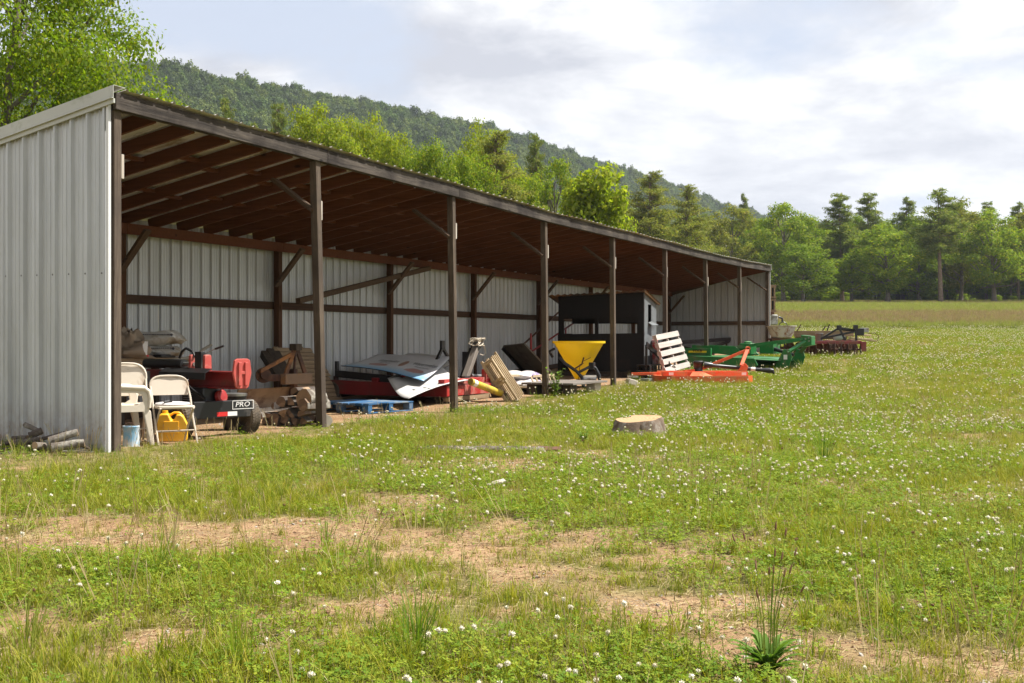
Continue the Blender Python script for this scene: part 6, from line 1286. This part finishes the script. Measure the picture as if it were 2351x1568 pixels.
# ------------------------------------------------------------------ scattering by geometry nodes (only for what nobody could count)
def source_collection(name, objs):
    c = bpy.data.collections.new(name)
    for o in objs: c.objects.link(o)
    return c
def src(name, me): return bpy.data.objects.new(name, me)
def scatter(name, P, rot, scl, idx, coll, label, cat=None):
    me = bpy.data.meshes.new(name); n = len(P); me.vertices.add(n); me.vertices.foreach_set('co', np.asarray(P, np.float32).ravel())
    for nm, ty, arr, f_ in (('rot', 'FLOAT_VECTOR', rot, 'vector'), ('scl', 'FLOAT_VECTOR', scl, 'vector'), ('idx', 'INT', idx, 'value')):
        a = me.attributes.new(nm, ty, 'POINT'); a.data.foreach_set(f_, np.asarray(arr, np.int32 if ty == 'INT' else np.float32).ravel())
    o = bpy.data.objects.new(name, me); COL.objects.link(o); o['kind'] = 'stuff'; o['label'] = label
    if cat: o['category'] = cat
    ng = bpy.data.node_groups.new(name + '_scatter', 'GeometryNodeTree'); ng.interface.new_socket('Geometry', in_out='INPUT', socket_type='NodeSocketGeometry'); ng.interface.new_socket('Geometry', in_out='OUTPUT', socket_type='NodeSocketGeometry')
    N = ng.nodes; L = ng.links; gi = N.new('NodeGroupInput'); go = N.new('NodeGroupOutput'); ip = N.new('GeometryNodeInstanceOnPoints'); ci = N.new('GeometryNodeCollectionInfo')
    ci.inputs['Collection'].default_value = coll; ci.inputs['Separate Children'].default_value = True; ci.inputs['Reset Children'].default_value = True
    def na(nm, ty): q = N.new('GeometryNodeInputNamedAttribute'); q.data_type = ty; q.inputs['Name'].default_value = nm; return q.outputs[0]
    er = N.new('FunctionNodeEulerToRotation'); L.new(na('rot', 'FLOAT_VECTOR'), er.inputs[0])
    L.new(gi.outputs[0], ip.inputs['Points']); L.new(ci.outputs[0], ip.inputs['Instance']); ip.inputs['Pick Instance'].default_value = True
    L.new(na('idx', 'INT'), ip.inputs['Instance Index']); L.new(er.outputs[0], ip.inputs['Rotation']); L.new(na('scl', 'FLOAT_VECTOR'), ip.inputs['Scale']); L.new(ip.outputs[0], go.inputs[0])
    md = o.modifiers.new('scatter', 'NODES'); md.node_group = ng; return o
# forest on the ridge
r = np.random.default_rng(99)
HF = [leafmat('forest_leaf_%d' % i, c1, c2, None, .2, rough=.95) for i, (c1, c2) in enumerate((((.055, .10, .024), (.11, .16, .034)), ((.085, .13, .026), (.16, .19, .04)), ((.042, .068, .022), (.08, .11, .034))))]
hs = []
for i in range(6):
    rr_ = np.random.default_rng(200 + i); n = 800; d = unit(rr_.normal(size=(n, 3))); d[:, 2] = np.abs(d[:, 2]); lump = 1 + .25 * np.sin(3 * d[:, 0] * 2 + i) * np.cos(4 * d[:, 1] + i)
    P = d * np.array([4.6, 4.6, 6.0]) * (lump * rr_.uniform(.75, 1.05, n))[:, None] + np.array([0, 0, 3.0]); hs.append(src('s%d' % i, quads_mesh('forest_crown', leaf_quads(P, unit(d + rr_.normal(size=d.shape) * .5), 1.0, .8, rr_), HF[i % 3])))
fc = source_collection('forest_sources', hs)
iu = r.uniform(0, ns - 1.001, 60000); jv = r.uniform(0, (nt - 1) * .78, 60000); i0 = iu.astype(int); j0 = jv.astype(int); fi = (iu - i0)[:, None]; fj = (jv - j0)[:, None]
P = HV[i0, j0] * (1 - fi) * (1 - fj) + HV[i0 + 1, j0] * fi * (1 - fj) + HV[i0, j0 + 1] * (1 - fi) * fj + HV[i0 + 1, j0 + 1] * fi * fj
vis = (P[:, 0] / P[:, 1] > -.75); P = P[vis]; n = len(P); s = r.uniform(.35, .85, n) * (1 + .4 * (r.uniform(size=n) < .12))
scatter('forest', P - [0, 0, 1], np.stack([np.zeros(n), np.zeros(n), r.uniform(0, 6.28, n)], 1), np.stack([s, s, s * r.uniform(.85, 1.3, n)], 1), r.integers(0, 6, n), fc, 'dense green forest covering the ridge', 'forest')
# woods behind the edge trees and undergrowth at their feet
def joined(name, key):
    t_, c_ = proto(key); me = t_.copy(); bm = bmesh.new(); bm.from_mesh(t_); k = len(bm.faces); bm.from_mesh(c_); bm.faces.ensure_lookup_table()
    for f_ in bm.faces[k:]: f_.material_index = 1
    me = bpy.data.meshes.new(name); bm.to_mesh(me); bm.free(); me.materials.append(t_.materials[0]); me.materials.append(c_.materials[0]); return src(name, me)
wc = source_collection('wood_sources', [joined('a', 'C1'), joined('b', 'C2'), joined('c', 'P1'), joined('d', 'B2'), joined('e', 'D1'), joined('f', 'B3')])
n = 760; X_ = r.uniform(-40, 150, n); Y_ = 214 + r.uniform(0, 1, n) ** 1.3 * 80; Z_ = gz0(X_, Y_); s = r.uniform(.62, .92, n)
scatter('woodland', np.stack([X_, Y_, Z_], 1), np.stack([X_ * 0, X_ * 0, r.uniform(0, 6.28, n)], 1), np.stack([s, s, s], 1), r.integers(0, 6, n), wc, 'dark interior of the woods behind the edge trees', 'woods')
uc_ = source_collection('undergrowth_sources', [joined('a', 'S1')])
n = 150; X_ = r.uniform(20, 125, n); Y_ = 210 + r.uniform(-5, 14, n); Z_ = gz0(X_, Y_); s = r.uniform(.15, .6, n) * (1 + .6 * (r.uniform(size=n) < .15))
scatter('undergrowth', np.stack([X_, Y_, Z_ - .1], 1), np.stack([X_ * 0, X_ * 0, r.uniform(0, 6.28, n)], 1), np.stack([s * 1.3, s * 1.3, s], 1), r.integers(0, 1, n), uc_, 'low shrubs along the foot of the woods', 'shrubs')
# ------------------------------------------------------------------ grass, clover and weeds
def grassmat(name, c1, c2, c3, trans=.35, dry=False):
    m, t, out = newmat(name); isl = t('ShaderNodeNewGeometry').outputs['Random Per Island']; ob = t('ShaderNodeObjectInfo').outputs['Random']
    f = t.math('ADD', t.math('MULTIPLY', isl, .45), t.math('MULTIPLY', ob, .55)); c = t.ramp(f, [(.08, c1), (.5, c2), (.92, c3)])
    if dry:
        wp = t('ShaderNodeNewGeometry').outputs['Position']; k_ = t.ramp(t.noise(wp, .55, 4, .6), [(.42, (0, 0, 0)), (.66, (1, 1, 1))])
        c = t.mix(t.math('MULTIPLY', k_, t.math('ADD', .08, t.math('MULTIPLY', ob, .5))), c, (.27, .22, .075))
    d = t('ShaderNodeBsdfPrincipled', {'Base Color': c, 'Roughness': .7, 'Specular IOR Level': .12}); tr = t('ShaderNodeBsdfTranslucent', {'Color': t.mix(1.0, c, (1.3, 1.35, .6), 'MULTIPLY')})
    t.l.new(t('ShaderNodeMixShader', {0: trans, 1: d.outputs[0], 2: tr.outputs[0]}).outputs[0], out.inputs[0]); return m
G_GRASS = grassmat('grass_blades', (0.123, 0.172, 0.016), (0.217, 0.246, 0.022), (0.346, 0.304, 0.041), dry=True)
G_TALL = grassmat('tall_grass_blades', (0.089, 0.166, 0.017), (0.163, 0.236, 0.025), (0.284, 0.304, 0.043), dry=True)
G_DRY = grassmat('dry_straw', (.22, .155, .075), (.34, .26, .13), (.46, .38, .21), .2)
G_CLO = grassmat('clover_leaves', (0.078, 0.158, 0.013), (0.149, 0.219, 0.018), (0.252, 0.281, 0.025), .3)
G_YEL = grassmat('field_grass_yellow', (0.148, 0.176, 0.042), (0.211, 0.235, 0.063), (0.281, 0.286, 0.097))
G_TAN = grassmat('field_grass_tan', (0.158, 0.116, 0.076), (0.240, 0.179, 0.120), (0.314, 0.260, 0.164))
G_FLW = grassmat('clover_flower', (.50, .43, .31), (.66, .61, .49), (.76, .73, .62), .15)
G_BRN = grassmat('withered_flower', (.12, .06, .035), (.20, .11, .06), (.28, .18, .10), .1)
G_ROS = grassmat('broad_leaf', (.09, .17, .028), (.14, .23, .04), (.20, .28, .06), .35)
PEB = pbr('pebble', (.36, .32, .28), .9, 0, .5, 30, .3)
def blade(mb, base, az, h, w_, bend, seg=3, tw=0.0):
    base = Vector(base); dr = Vector((math.cos(az), math.sin(az), 0)); sd = Vector((-math.sin(az + tw), math.cos(az + tw), 0)); vs = []
    for i in range(seg):
        t_ = i / seg; p = base + Vector((0, 0, h * t_ * (1 - .25 * bend * t_))) + dr * (h * bend * t_ * t_); ww = w_ * (1 - .55 * t_) / 2; vs += [p - sd * ww, p + sd * ww]
    vs.append(base + Vector((0, 0, h * (1 - .25 * bend))) + dr * h * bend); mb.add(vs, [(2 * i, 2 * i + 1, 2 * i + 3, 2 * i + 2) for i in range(seg - 1)] + [(2 * seg - 2, 2 * seg - 1, 2 * seg)])
def rawmesh(name, mb, *mats):
    me = bpy.data.meshes.new(name); me.from_pydata(mb.v, [], mb.f); me.update()
    for q in mats: me.materials.append(q)
    return me
def tuft(seed, n, h0, h1, spread, w_, b0, b1, mat, seg=3):
    random.seed(seed); mb = MB()
    for i in range(n): a = random.uniform(0, 6.28); q = random.uniform(0, spread); blade(mb, (q * math.cos(a), q * math.sin(a), -.005), random.uniform(0, 6.28), random.uniform(h0, h1), w_ * random.uniform(.7, 1.3), random.uniform(b0, b1), seg, random.uniform(-.5, .5))
    return rawmesh('tuft', mb, mat)
def clover_patch(seed, n, spread, h0, h1, sz):
    random.seed(seed); mb = MB()
    for i in range(n):
        a = random.uniform(0, 6.28); q = spread * math.sqrt(random.random()); h = random.uniform(h0, h1); c = Vector((q * math.cos(a), q * math.sin(a), h)); a0 = random.uniform(0, 6.28); tx, ty = random.uniform(-.5, .5), random.uniform(-.5, .5)
        for k in range(3):
            b = a0 + k * 2.094; d = Vector((math.cos(b), math.sin(b), 0)); d.z = tx * d.x + ty * d.y + .15; e = Vector((-math.sin(b), math.cos(b), tx * -math.sin(b) + ty * math.cos(b))); s = sz * random.uniform(.7, 1.2)
            mb.add([c, c + d * s * .6 - e * s * .42, c + d * s, c + d * s * .6 + e * s * .42], [(0, 1, 2, 3)])
    return rawmesh('clover', mb, G_CLO)
def flower(seed, h, r_, mat, stem=G_TALL):
    random.seed(seed); mb = MB(); bx, by = random.uniform(-.02, .02), random.uniform(-.02, .02); w_ = .0016
    mb.add([(-w_, 0, 0), (w_, 0, 0), (bx + w_, by, h), (bx - w_, by, h), (0, -w_, 0), (0, w_, 0), (bx, by + w_, h), (bx, by - w_, h)], [(0, 1, 2, 3), (4, 5, 6, 7)]); nst = 2
    for i in range(26):
        d = unit(np.array([random.gauss(0, 1), random.gauss(0, 1), random.gauss(0, 1) * .8 + .15])); d = Vector(d); e = d.orthogonal().normalized(); f_ = d.cross(e); c = Vector((bx, by, h)); s = r_ * .42
        mb.add([c + d * r_ * .35 - e * s * .3, c + d * r_ * random.uniform(.85, 1.1) - e * s * .5 + f_ * s * .2, c + d * r_ * random.uniform(.95, 1.15), c + d * r_ * .9 + e * s * .5], [(0, 1, 2, 3)])
    o0 = len(mb.v); ic = [(x * r_ * .8 + bx, y * r_ * .8 + by, z * r_ * .72 + h) for x, y, z in [(0, 0, 1), (.9, 0, .4), (.28, .85, .4), (-.73, .53, .4), (-.73, -.53, .4), (.28, -.85, .4), (0, 0, -1), (.73, .53, -.4), (-.28, .85, -.4), (-.9, 0, -.4), (-.28, -.85, -.4), (.73, -.53, -.4)]]
    mb.add(ic, [(0, 1, 2), (0, 2, 3), (0, 3, 4), (0, 4, 5), (0, 5, 1), (6, 8, 7), (6, 9, 8), (6, 10, 9), (6, 11, 10), (6, 7, 11), (1, 7, 2), (2, 7, 8), (2, 8, 3), (3, 8, 9), (3, 9, 4), (4, 9, 10), (4, 10, 5), (5, 10, 11), (5, 11, 1), (1, 11, 7)])
    me = rawmesh('flower', mb, mat, stem)
    for p in me.polygons[:nst]: p.material_index = 1
    return me
def seedstem(seed):
    random.seed(seed); mb = MB()
    for i in range(4):
        a = random.uniform(0, 6.28); h = random.uniform(.14, .30); bl = Vector((math.cos(a), math.sin(a), 0)) * random.uniform(.01, .07); p = Vector((random.uniform(-.03, .03), random.uniform(-.03, .03), 0)); t_ = p + bl + Vector((0, 0, h)); w_ = .0015
        mb.add([p + Vector((-w_, 0, 0)), p + Vector((w_, 0, 0)), t_ + Vector((w_, 0, 0)), t_ - Vector((w_, 0, 0))], [(0, 1, 2, 3)]); mb.tube([t_, t_ + Vector((0, 0, .015)) + bl * .1, t_ + Vector((0, 0, .04)) + bl * .2], [.001, .0024, .001], 4, False)
    return rawmesh('seedstem', mb, G_DRY)
def pebble(seed):
    random.seed(seed); mb = MB(); mb.lathe([(0, -.3), (.8, -.2), (1, .1), (.7, .45), (0, .55)], 7, Matrix.Diagonal((.014, .011, .010, 1))); mb.v = [tuple(c * random.uniform(.8, 1.2) for c in q) for q in mb.v]; return rawmesh('pebble', mb, PEB)
def cand(n, Y0, Y1, p, r, wid=.52, pad=2.6):
    ys_ = np.linspace(Y0, Y1, 800); pdf = (wid * 2 * ys_ + 2 * pad) * np.minimum(1, (6 / ys_) ** p); cdf = np.cumsum(pdf); cdf /= cdf[-1]
    y = np.interp(r.uniform(size=n), cdf, ys_); x = r.uniform(-1, 1, n) * (wid * y + pad); return x, y
r = np.random.default_rng(5)
def blocked(x, y, m=.0):
    b = in_shed(x, y, .12) | (np.hypot(x - 1.5, (y - 14.0) * .8) < .33 + m)
    b |= (x > 3.0) & (x < 5.35) & (y > 25.7) & (y < 27.3)
    fx = (x - 6.2) * .745 + (y - 31.2) * -.667; fy = (x - 6.2) * .667 + (y - 31.2) * .745; b |= (np.abs(fx - .0) < 1.2) & (np.abs(fy) < 1.15); return b
def do_scatter(name, x, y, s, idx, coll, label, cat=None, tilt=.15, sink=0):
    n = len(x); z = gz(x, y) - sink; scatter(name, np.stack([x, y, z], 1), np.stack([r.normal(size=n) * tilt, r.normal(size=n) * tilt, r.uniform(0, 6.28, n)], 1), np.stack([s, s, s], 1), idx, coll, label, cat)
def clov(x, y): return np.clip((fbm(x, y, .55, 4, 60) - .40) * 4.0, 0, 1) * np.clip((np.asarray(x) + 6 + np.asarray(y) * .2) / 6, .25, 1)
# short grass and weeds
x, y = cand(270000, 2.6, 70, 1.15, r); s_ = soil_mask(x, y); dens = .35 + .65 * np.clip((fbm(x, y, .8, 4, 80) - .3) * 2.5, 0, 1); k = (r.uniform(size=len(x)) < (1 - s_) * dens + .05 + .22 * np.clip((fbm(x, y, 2.2, 3, 85) - .5) * 4, 0, 1)) & ~blocked(x, y); x, y, s_ = x[k], y[k], s_[k]
k = r.uniform(size=len(x)) > .75 * np.clip(1 - np.hypot(x + 4.7, (y - 11.2) * 1.5) / 1.7, 0, 1); x, y, s_ = x[k], y[k], s_[k]
q1 = (x - P0[0]) * DV[0] + (y - P0[1]) * DV[1]; nearw = np.clip(1 - np.abs(q1 + .15) / 1.0, 0, 1) * (y > 10) * (y < 32) + np.clip(1 - np.hypot(x + 4.8, (y - 11.0) * 1.6) / 1.8, 0, 1)
s = r.uniform(.55, 1.15, len(x)) * (1 + np.clip((y - 8) / 30, 0, 1) * .55) * (1 - .35 * s_) * (1 - .5 * np.clip(nearw, 0, 1))
gc = source_collection('grass_sources', [src('a%d' % i, tuft(300 + i, 15, .03, .085, .055, .0040, .2, .9, G_GRASS)) for i in range(4)] + [src('b%d' % i, tuft(320 + i, 11, .06, .15, .05, .0042, .1, .7, G_GRASS)) for i in range(3)])
tl = fbm(x, y, .7, 3, 90); idx = np.where(r.uniform(size=len(x)) < np.clip((tl - .46) * 4, .04, .7), r.integers(4, 7, len(x)), r.integers(0, 4, len(x)))
do_scatter('grass', x, y, s, idx, gc, 'short green grass of the field in front of the shed', 'grass')
# clover mat
x, y = cand(150000, 2.6, 70, 1.1, r); c_ = clov(x, y); k = (r.uniform(size=len(x)) < c_ * (1 - soil_mask(x, y)) * .9 + .02) & ~blocked(x, y); x, y = x[k], y[k]
cc_ = source_collection('clover_sources', [src('a%d' % i, clover_patch(400 + i, 16, .085, .015, .065, .0115)) for i in range(5)])
do_scatter('clover', x, y, r.uniform(.8, 1.3, len(x)) * (1 + np.clip((y - 8) / 30, 0, 1) * .5), r.integers(0, 5, len(x)), cc_, 'low clover leaves between the grass', 'clover')
# dry straw
x, y = cand(80000, 2.6, 45, 1.15, r); s_ = soil_mask(x, y); e_ = 1 - np.abs(s_ - .35) * 1.6; near_wall = np.clip(1 - np.hypot(x + 4.6, (y - 11.0) * 2) / 1.6, 0, 1); k = (r.uniform(size=len(x)) < np.clip(e_, .10, 1) * .55 + near_wall) & ~blocked(x, y); x, y = x[k], y[k]
dc = source_collection('straw_sources', [src('a%d' % i, tuft(500 + i, 9, .025, .10, .06, .0030, .5, 1.6, G_DRY)) for i in range(4)])
do_scatter('dry_grass', x, y, r.uniform(.5, 1.1, len(x)), r.integers(0, 4, len(x)), dc, 'dry straw among the grass and on the bare earth', 'straw', .4)
# taller grass blades
x, y = cand(20000, 2.6, 60, .9, r); t_ = fbm(x, y, .45, 4, 120); k = (r.uniform(size=len(x)) < np.clip((t_ - .47) * 5, 0.02, .9) * (1 - soil_mask(x, y))) & ~blocked(x, y, .15) & ~((x > 2.8) & (x < 5.6) & (y > 25.2) & (y < 27.4)); x, y = x[k], y[k]
tc_ = source_collection('tall_sources', [src('a%d' % i, tuft(600 + i, 9, .10, .26, .05, .0042, .05, .55, G_TALL)) for i in range(4)])
do_scatter('tall_grass', x, y, r.uniform(.6, 1.15, len(x)), r.integers(0, 4, len(x)), tc_, 'taller grass blades standing out of the clover', 'grass', .12)
# seed stalks
x, y = cand(4500, 2.6, 40, .9, r); k = (r.uniform(size=len(x)) < np.clip((fbm(x, y, .5, 3, 140) - .42) * 4, .05, .9)) & ~blocked(x, y); x, y = x[k], y[k]
sc2 = source_collection('stalk_sources', [src('a%d' % i, seedstem(650 + i)) for i in range(3)]); do_scatter('seed_stalks', x, y, r.uniform(.6, 1.2, len(x)), r.integers(0, 3, len(x)), sc2, 'thin brown seed stalks among the grass', 'stalks', .15)
# clover flowers
x, y = cand(205000, 2.6, 72, .40, r); c_ = clov(x, y) ** 1.2; cl = np.clip((fbm(x, y, 1.6, 3, 160) - .35) * 3, .1, 1); rightness = np.clip((x + 1.5 + y * .02) / 4, 0, 1) * np.clip((y - 7) / 6, 0, 1)
k = (r.uniform(size=len(x)) < np.clip(c_ * cl * (.72 + .28 * rightness) + .10 * rightness, 0, 1) * (1 - soil_mask(x, y) * .9)) & ~blocked(x, y); x, y = x[k], y[k]
flc = source_collection('flower_sources', [src('a%d' % i, flower(700 + i, .06 + .02 * i, .0108, G_FLW)) for i in range(5)] + [src('b%d' % i, flower(720 + i, .05 + .02 * i, .010, G_BRN)) for i in range(2)])
do_scatter('clover_flowers', x, y, r.uniform(.75, 1.15, len(x)) * (1 + np.clip((y - 7) / 25, 0, 1) * .6), np.where(r.uniform(size=len(x)) < .14, r.integers(5, 7, len(x)), r.integers(0, 5, len(x))), flc, 'white clover flower heads dotted over the grass', 'flowers', .15)
# pebbles on the bare earth
x, y = cand(20000, 2.6, 16, 1.0, r); gp = fbm(x, y, .8, 3, 180); k = (r.uniform(size=len(x)) < soil_mask(x, y) * np.clip((gp - .38) * 3, .03, 1)) & ~in_shed(x, y, 1.5); x, y = x[k], y[k]
pc = source_collection('pebble_sources', [src('a%d' % i, pebble(800 + i)) for i in range(4)]); do_scatter('gravel', x, y, r.uniform(.2, 1.2, len(x)) ** 1.6, r.integers(0, 4, len(x)), pc, 'small stones and clods on the bare earth', 'gravel', .5)
# crumbs of soil and flat litter on the bare earth
CLOD = pbr('soil_crumb', (.27, .155, .08), 1.0, 0, .5, 40, .5)
def clod(seed):
    random.seed(seed); mb = MB(); mb.lathe([(0, -.3), (.9, -.2), (1, .15), (.6, .5), (0, .6)], 6, Matrix.Diagonal((.010, .008, .007, 1))); mb.v = [tuple(c * random.uniform(.75, 1.25) for c in q) for q in mb.v]; return rawmesh('crumb', mb, CLOD)
def litter(seed):
    random.seed(seed); mb = MB()
    for i in range(7):
        a = random.uniform(0, 6.28); p = Vector((random.uniform(-.06, .06), random.uniform(-.06, .06), random.uniform(.001, .008))); d = Vector((math.cos(a), math.sin(a), random.uniform(-.05, .12))) * random.uniform(.02, .06); s = Vector((-math.sin(a), math.cos(a), .3)) * .0014; mb.add([p - s, p + s, p + d + s, p + d - s], [(0, 1, 2, 3)])
    return rawmesh('litter', mb, G_DRY)
x, y = cand(85000, 2.6, 12, .8, r); k = (r.uniform(size=len(x)) < soil_mask(x, y) * .8) & ~in_shed(x, y, 2.0); x, y = x[k], y[k]
do_scatter('soil_crumbs', x, y, r.uniform(.15, 1.0, len(x)) ** 1.5 * 1.3, r.integers(0, 4, len(x)), source_collection('crumb_sources', [src('a%d' % i, clod(820 + i)) for i in range(4)]), 'crumbs of dry soil on the bare earth', 'soil', .5)
x, y = cand(36000, 2.6, 20, 1.0, r); k = (r.uniform(size=len(x)) < .25 + .5 * soil_mask(x, y)) & ~in_shed(x, y, 2.0); x, y = x[k], y[k]
do_scatter('plant_litter', x, y, r.uniform(.6, 1.3, len(x)), r.integers(0, 4, len(x)), source_collection('litter_sources', [src('a%d' % i, litter(840 + i)) for i in range(4)]), 'broken dry stems lying on the ground', 'litter', .1)
# far field grass
n = 60000; y = 66 + r.uniform(size=n) ** 1.25 * 150; x = r.uniform(-.08, .5, n) * y * 1.0 + r.uniform(-2, 2, n); b_ = field_cover(x, y); q_ = in_shed(x, y, -.3); k = ~q_; x, y, b_ = x[k], y[k], b_[k]
fc_ = source_collection('field_sources', [src('a%d' % i, tuft(900 + i, 16, .20, .5, .22, .022, .1, .6, G_YEL)) for i in range(2)] + [src('b%d' % i, tuft(910 + i, 16, .20, .5, .22, .018, .05, .5, G_TAN)) for i in range(2)])
idx = np.where(r.uniform(size=len(x)) < b_ * 1.05, r.integers(2, 4, len(x)), r.integers(0, 2, len(x))); do_scatter('field_grass', x, y, r.uniform(.6, 1.1, len(x)), idx, fc_, 'tan and yellow-green hay grass of the far field', 'grass', .1)

# ------------------------------------------------------------------ single plants that stand out
random.seed(31)
def rosette(n, L0, L1, w_, lift, seed):
    random.seed(seed); mb = MB()
    for i in range(n):
        a = 6.283 * i / n + random.uniform(-.3, .3); L = random.uniform(L0, L1); up = random.uniform(*lift); d = Vector((math.cos(a), math.sin(a), 0)); s = Vector((-math.sin(a), math.cos(a), 0)); vs = []; m = 6; tw = random.uniform(-.3, .3)
        for k in range(m + 1):
            t_ = k / m; p = d * (L * t_ * (1 - .35 * up * (1 - t_) ** .5) * (1.05 - up * .55)) + Vector((0, 0, L * up * (t_ - .42 * t_ ** 2.4) + .005)); ww = w_ * math.sin(math.pi * min(1, (t_ * .86 + .12))) ** .8 / 2 * (1 if k < m else .1)
            vs += [p - s * ww + Vector((0, 0, ww * .5)), p, p + s * ww + Vector((0, 0, ww * .5))]
        mb.add(vs, [f_ for k in range(m) for f_ in ((3 * k, 3 * k + 1, 3 * k + 4, 3 * k + 3), (3 * k + 1, 3 * k + 2, 3 * k + 5, 3 * k + 4))])
    return mb
def world_thing(name, label, cat, c, group=None): return Thing(name, label, cat, c, 'local', 0, group)
c = PG(1765, 1535); T = world_thing('plantain_weed', 'large broad-leaved weed with tall thin seed stems in the right foreground', 'weed', (c[0], c[1], c[2]))
T.part('leaves', rosette(52, .12, .24, .024, (.45, 1.0), 3), G_ROS, 0, 80)
for i in range(16):
    a = random.uniform(0, 6.28); h = random.uniform(.26, .50); dx = random.uniform(.02, .14); p = [Vector((.02 * math.cos(a), .02 * math.sin(a), 0)), Vector((dx * .4 * math.cos(a), dx * .4 * math.sin(a), h * .55)), Vector((dx * math.cos(a), dx * math.sin(a), h))]
    mb = MB(); mb.tube(p, [.0016, .0014, .0010], 5); st = T.part('stem', mb, G_TALL); mb = MB(); dn = (p[2] - p[1]).normalized(); mb.tube([p[2], p[2] + dn * .008, p[2] + dn * .022, p[2] + dn * .032], [.001, .0038, .0032, .001], 6); T.part('seed_head', mb, G_BRN, parent=st)
for (px, py, n, h0, h1, sp, w_, lab, mt) in ((2050, 1408, 60, .06, .15, .06, .006, 'dense low grass clump on bare soil at the right', G_GRASS), (1890, 1065, 46, .25, .45, .07, .006, 'tall blue-green grass clump in the clover right of the stump', G_TALL), (1790, 1040, 34, .22, .40, .07, .006, 'tall thin grass clump between the stump and the right clump', G_TALL),
        (360, 1325, 40, .12, .30, .07, .006, 'bright tufted grass clump in the left foreground', G_TALL), (750, 1250, 26, .10, .20, .04, .005, 'small upright grass tuft on the bare lane', G_TALL), (1025, 1225, 34, .08, .18, .07, .005, 'spreading pale grass tuft at the edge of the bare lane', G_YEL), (850, 1310, 30, .08, .18, .05, .005, 'green grass tuft left of the picture centre foreground', G_TALL),
        (950, 1500, 44, .15, .32, .08, .006, 'tall pale-headed grass clump in the centre foreground', G_TALL), (60, 1480, 36, .12, .3, .07, .006, 'grass clump at the left edge of the foreground', G_TALL), (550, 1530, 40, .10, .26, .08, .006, 'grass clump at the bottom left of the picture', G_TALL), (2335, 1290, 36, .12, .3, .07, .006, 'grass clump cut by the right edge of the picture', G_TALL),
        (40, 1062, 14, .12, .3, .04, .006, 'tall green grass in front of the branch heap', G_TALL), (1950, 870, 30, .3, .5, .10, .010, 'tall grass clump in the clover near the green mower', G_TALL), (1845, 868, 40, .3, .55, .14, .010, 'pale tall grass standing before the green mower hitch', G_YEL), (2140, 862, 26, .3, .5, .1, .010, 'far tall grass clump in the clover at the right', G_TALL)):
    c = PG(px, py); random.seed(px); mb = MB()
    for i in range(n): a = random.uniform(0, 6.28); q = random.uniform(0, sp); blade(mb, (q * math.cos(a), q * math.sin(a), -.01), a + random.uniform(-.6, .6), random.uniform(h0, h1), w_, random.uniform(.05, .7), 5, random.uniform(-.4, .4))
    o = link('grass_clump', rawmesh('grass_clump', mb), mt); o.location = c; tag(o, lab, 'grass clump', 'grass clumps that stand out')
def leafy(name, c, h, nst, n, sz, lab, mt, cat='weed'):
    T = world_thing(name, lab, cat, c); lv = MB()
    for i in range(nst):
        a = random.uniform(0, 6.28); tip = Vector((math.cos(a) * h * random.uniform(.1, .4), math.sin(a) * h * random.uniform(.1, .4), h * random.uniform(.6, 1))); mb = MB(); mb.tube([(0, 0, -.01), tip * .5 + Vector((0, 0, h * .06)), tip], [.005, .004, .002], 5, False); T.part('stem', mb, G_TALL)
        for k in range(n):
            t_ = (k + .6) / n; p = tip * t_; b = random.uniform(0, 6.28); d = Vector((math.cos(b), math.sin(b), random.uniform(-.2, .6))).normalized(); s = d.orthogonal().normalized(); s = d.cross(Vector((0, 0, 1))).normalized(); L = sz * random.uniform(.7, 1.2)
            lv.add([p, p + d * L * .45 + s * L * .26, p + d * L, p + d * L * .45 - s * L * .26], [(0, 1, 2, 3)])
    T.part('leaves', lv, mt)
x_, y_ = shed(10.99, -.16); leafy('leafy_weed', (x_, y_, float(gz(x_, y_))), .62, 9, 15, .10, 'bushy green weed growing at the foot of the fourth post', G_YEL if 0 else G_ROS)
c = PG(1655, 1160); leafy('leafy_weed', c, .12, 4, 7, .05, 'small light green weed in the clover right of centre', G_YEL)
c = PG(1340, 1020); leafy('leafy_weed', c, .16, 8, 9, .06, 'dark green leafy weed left of the stump', G_ROS)
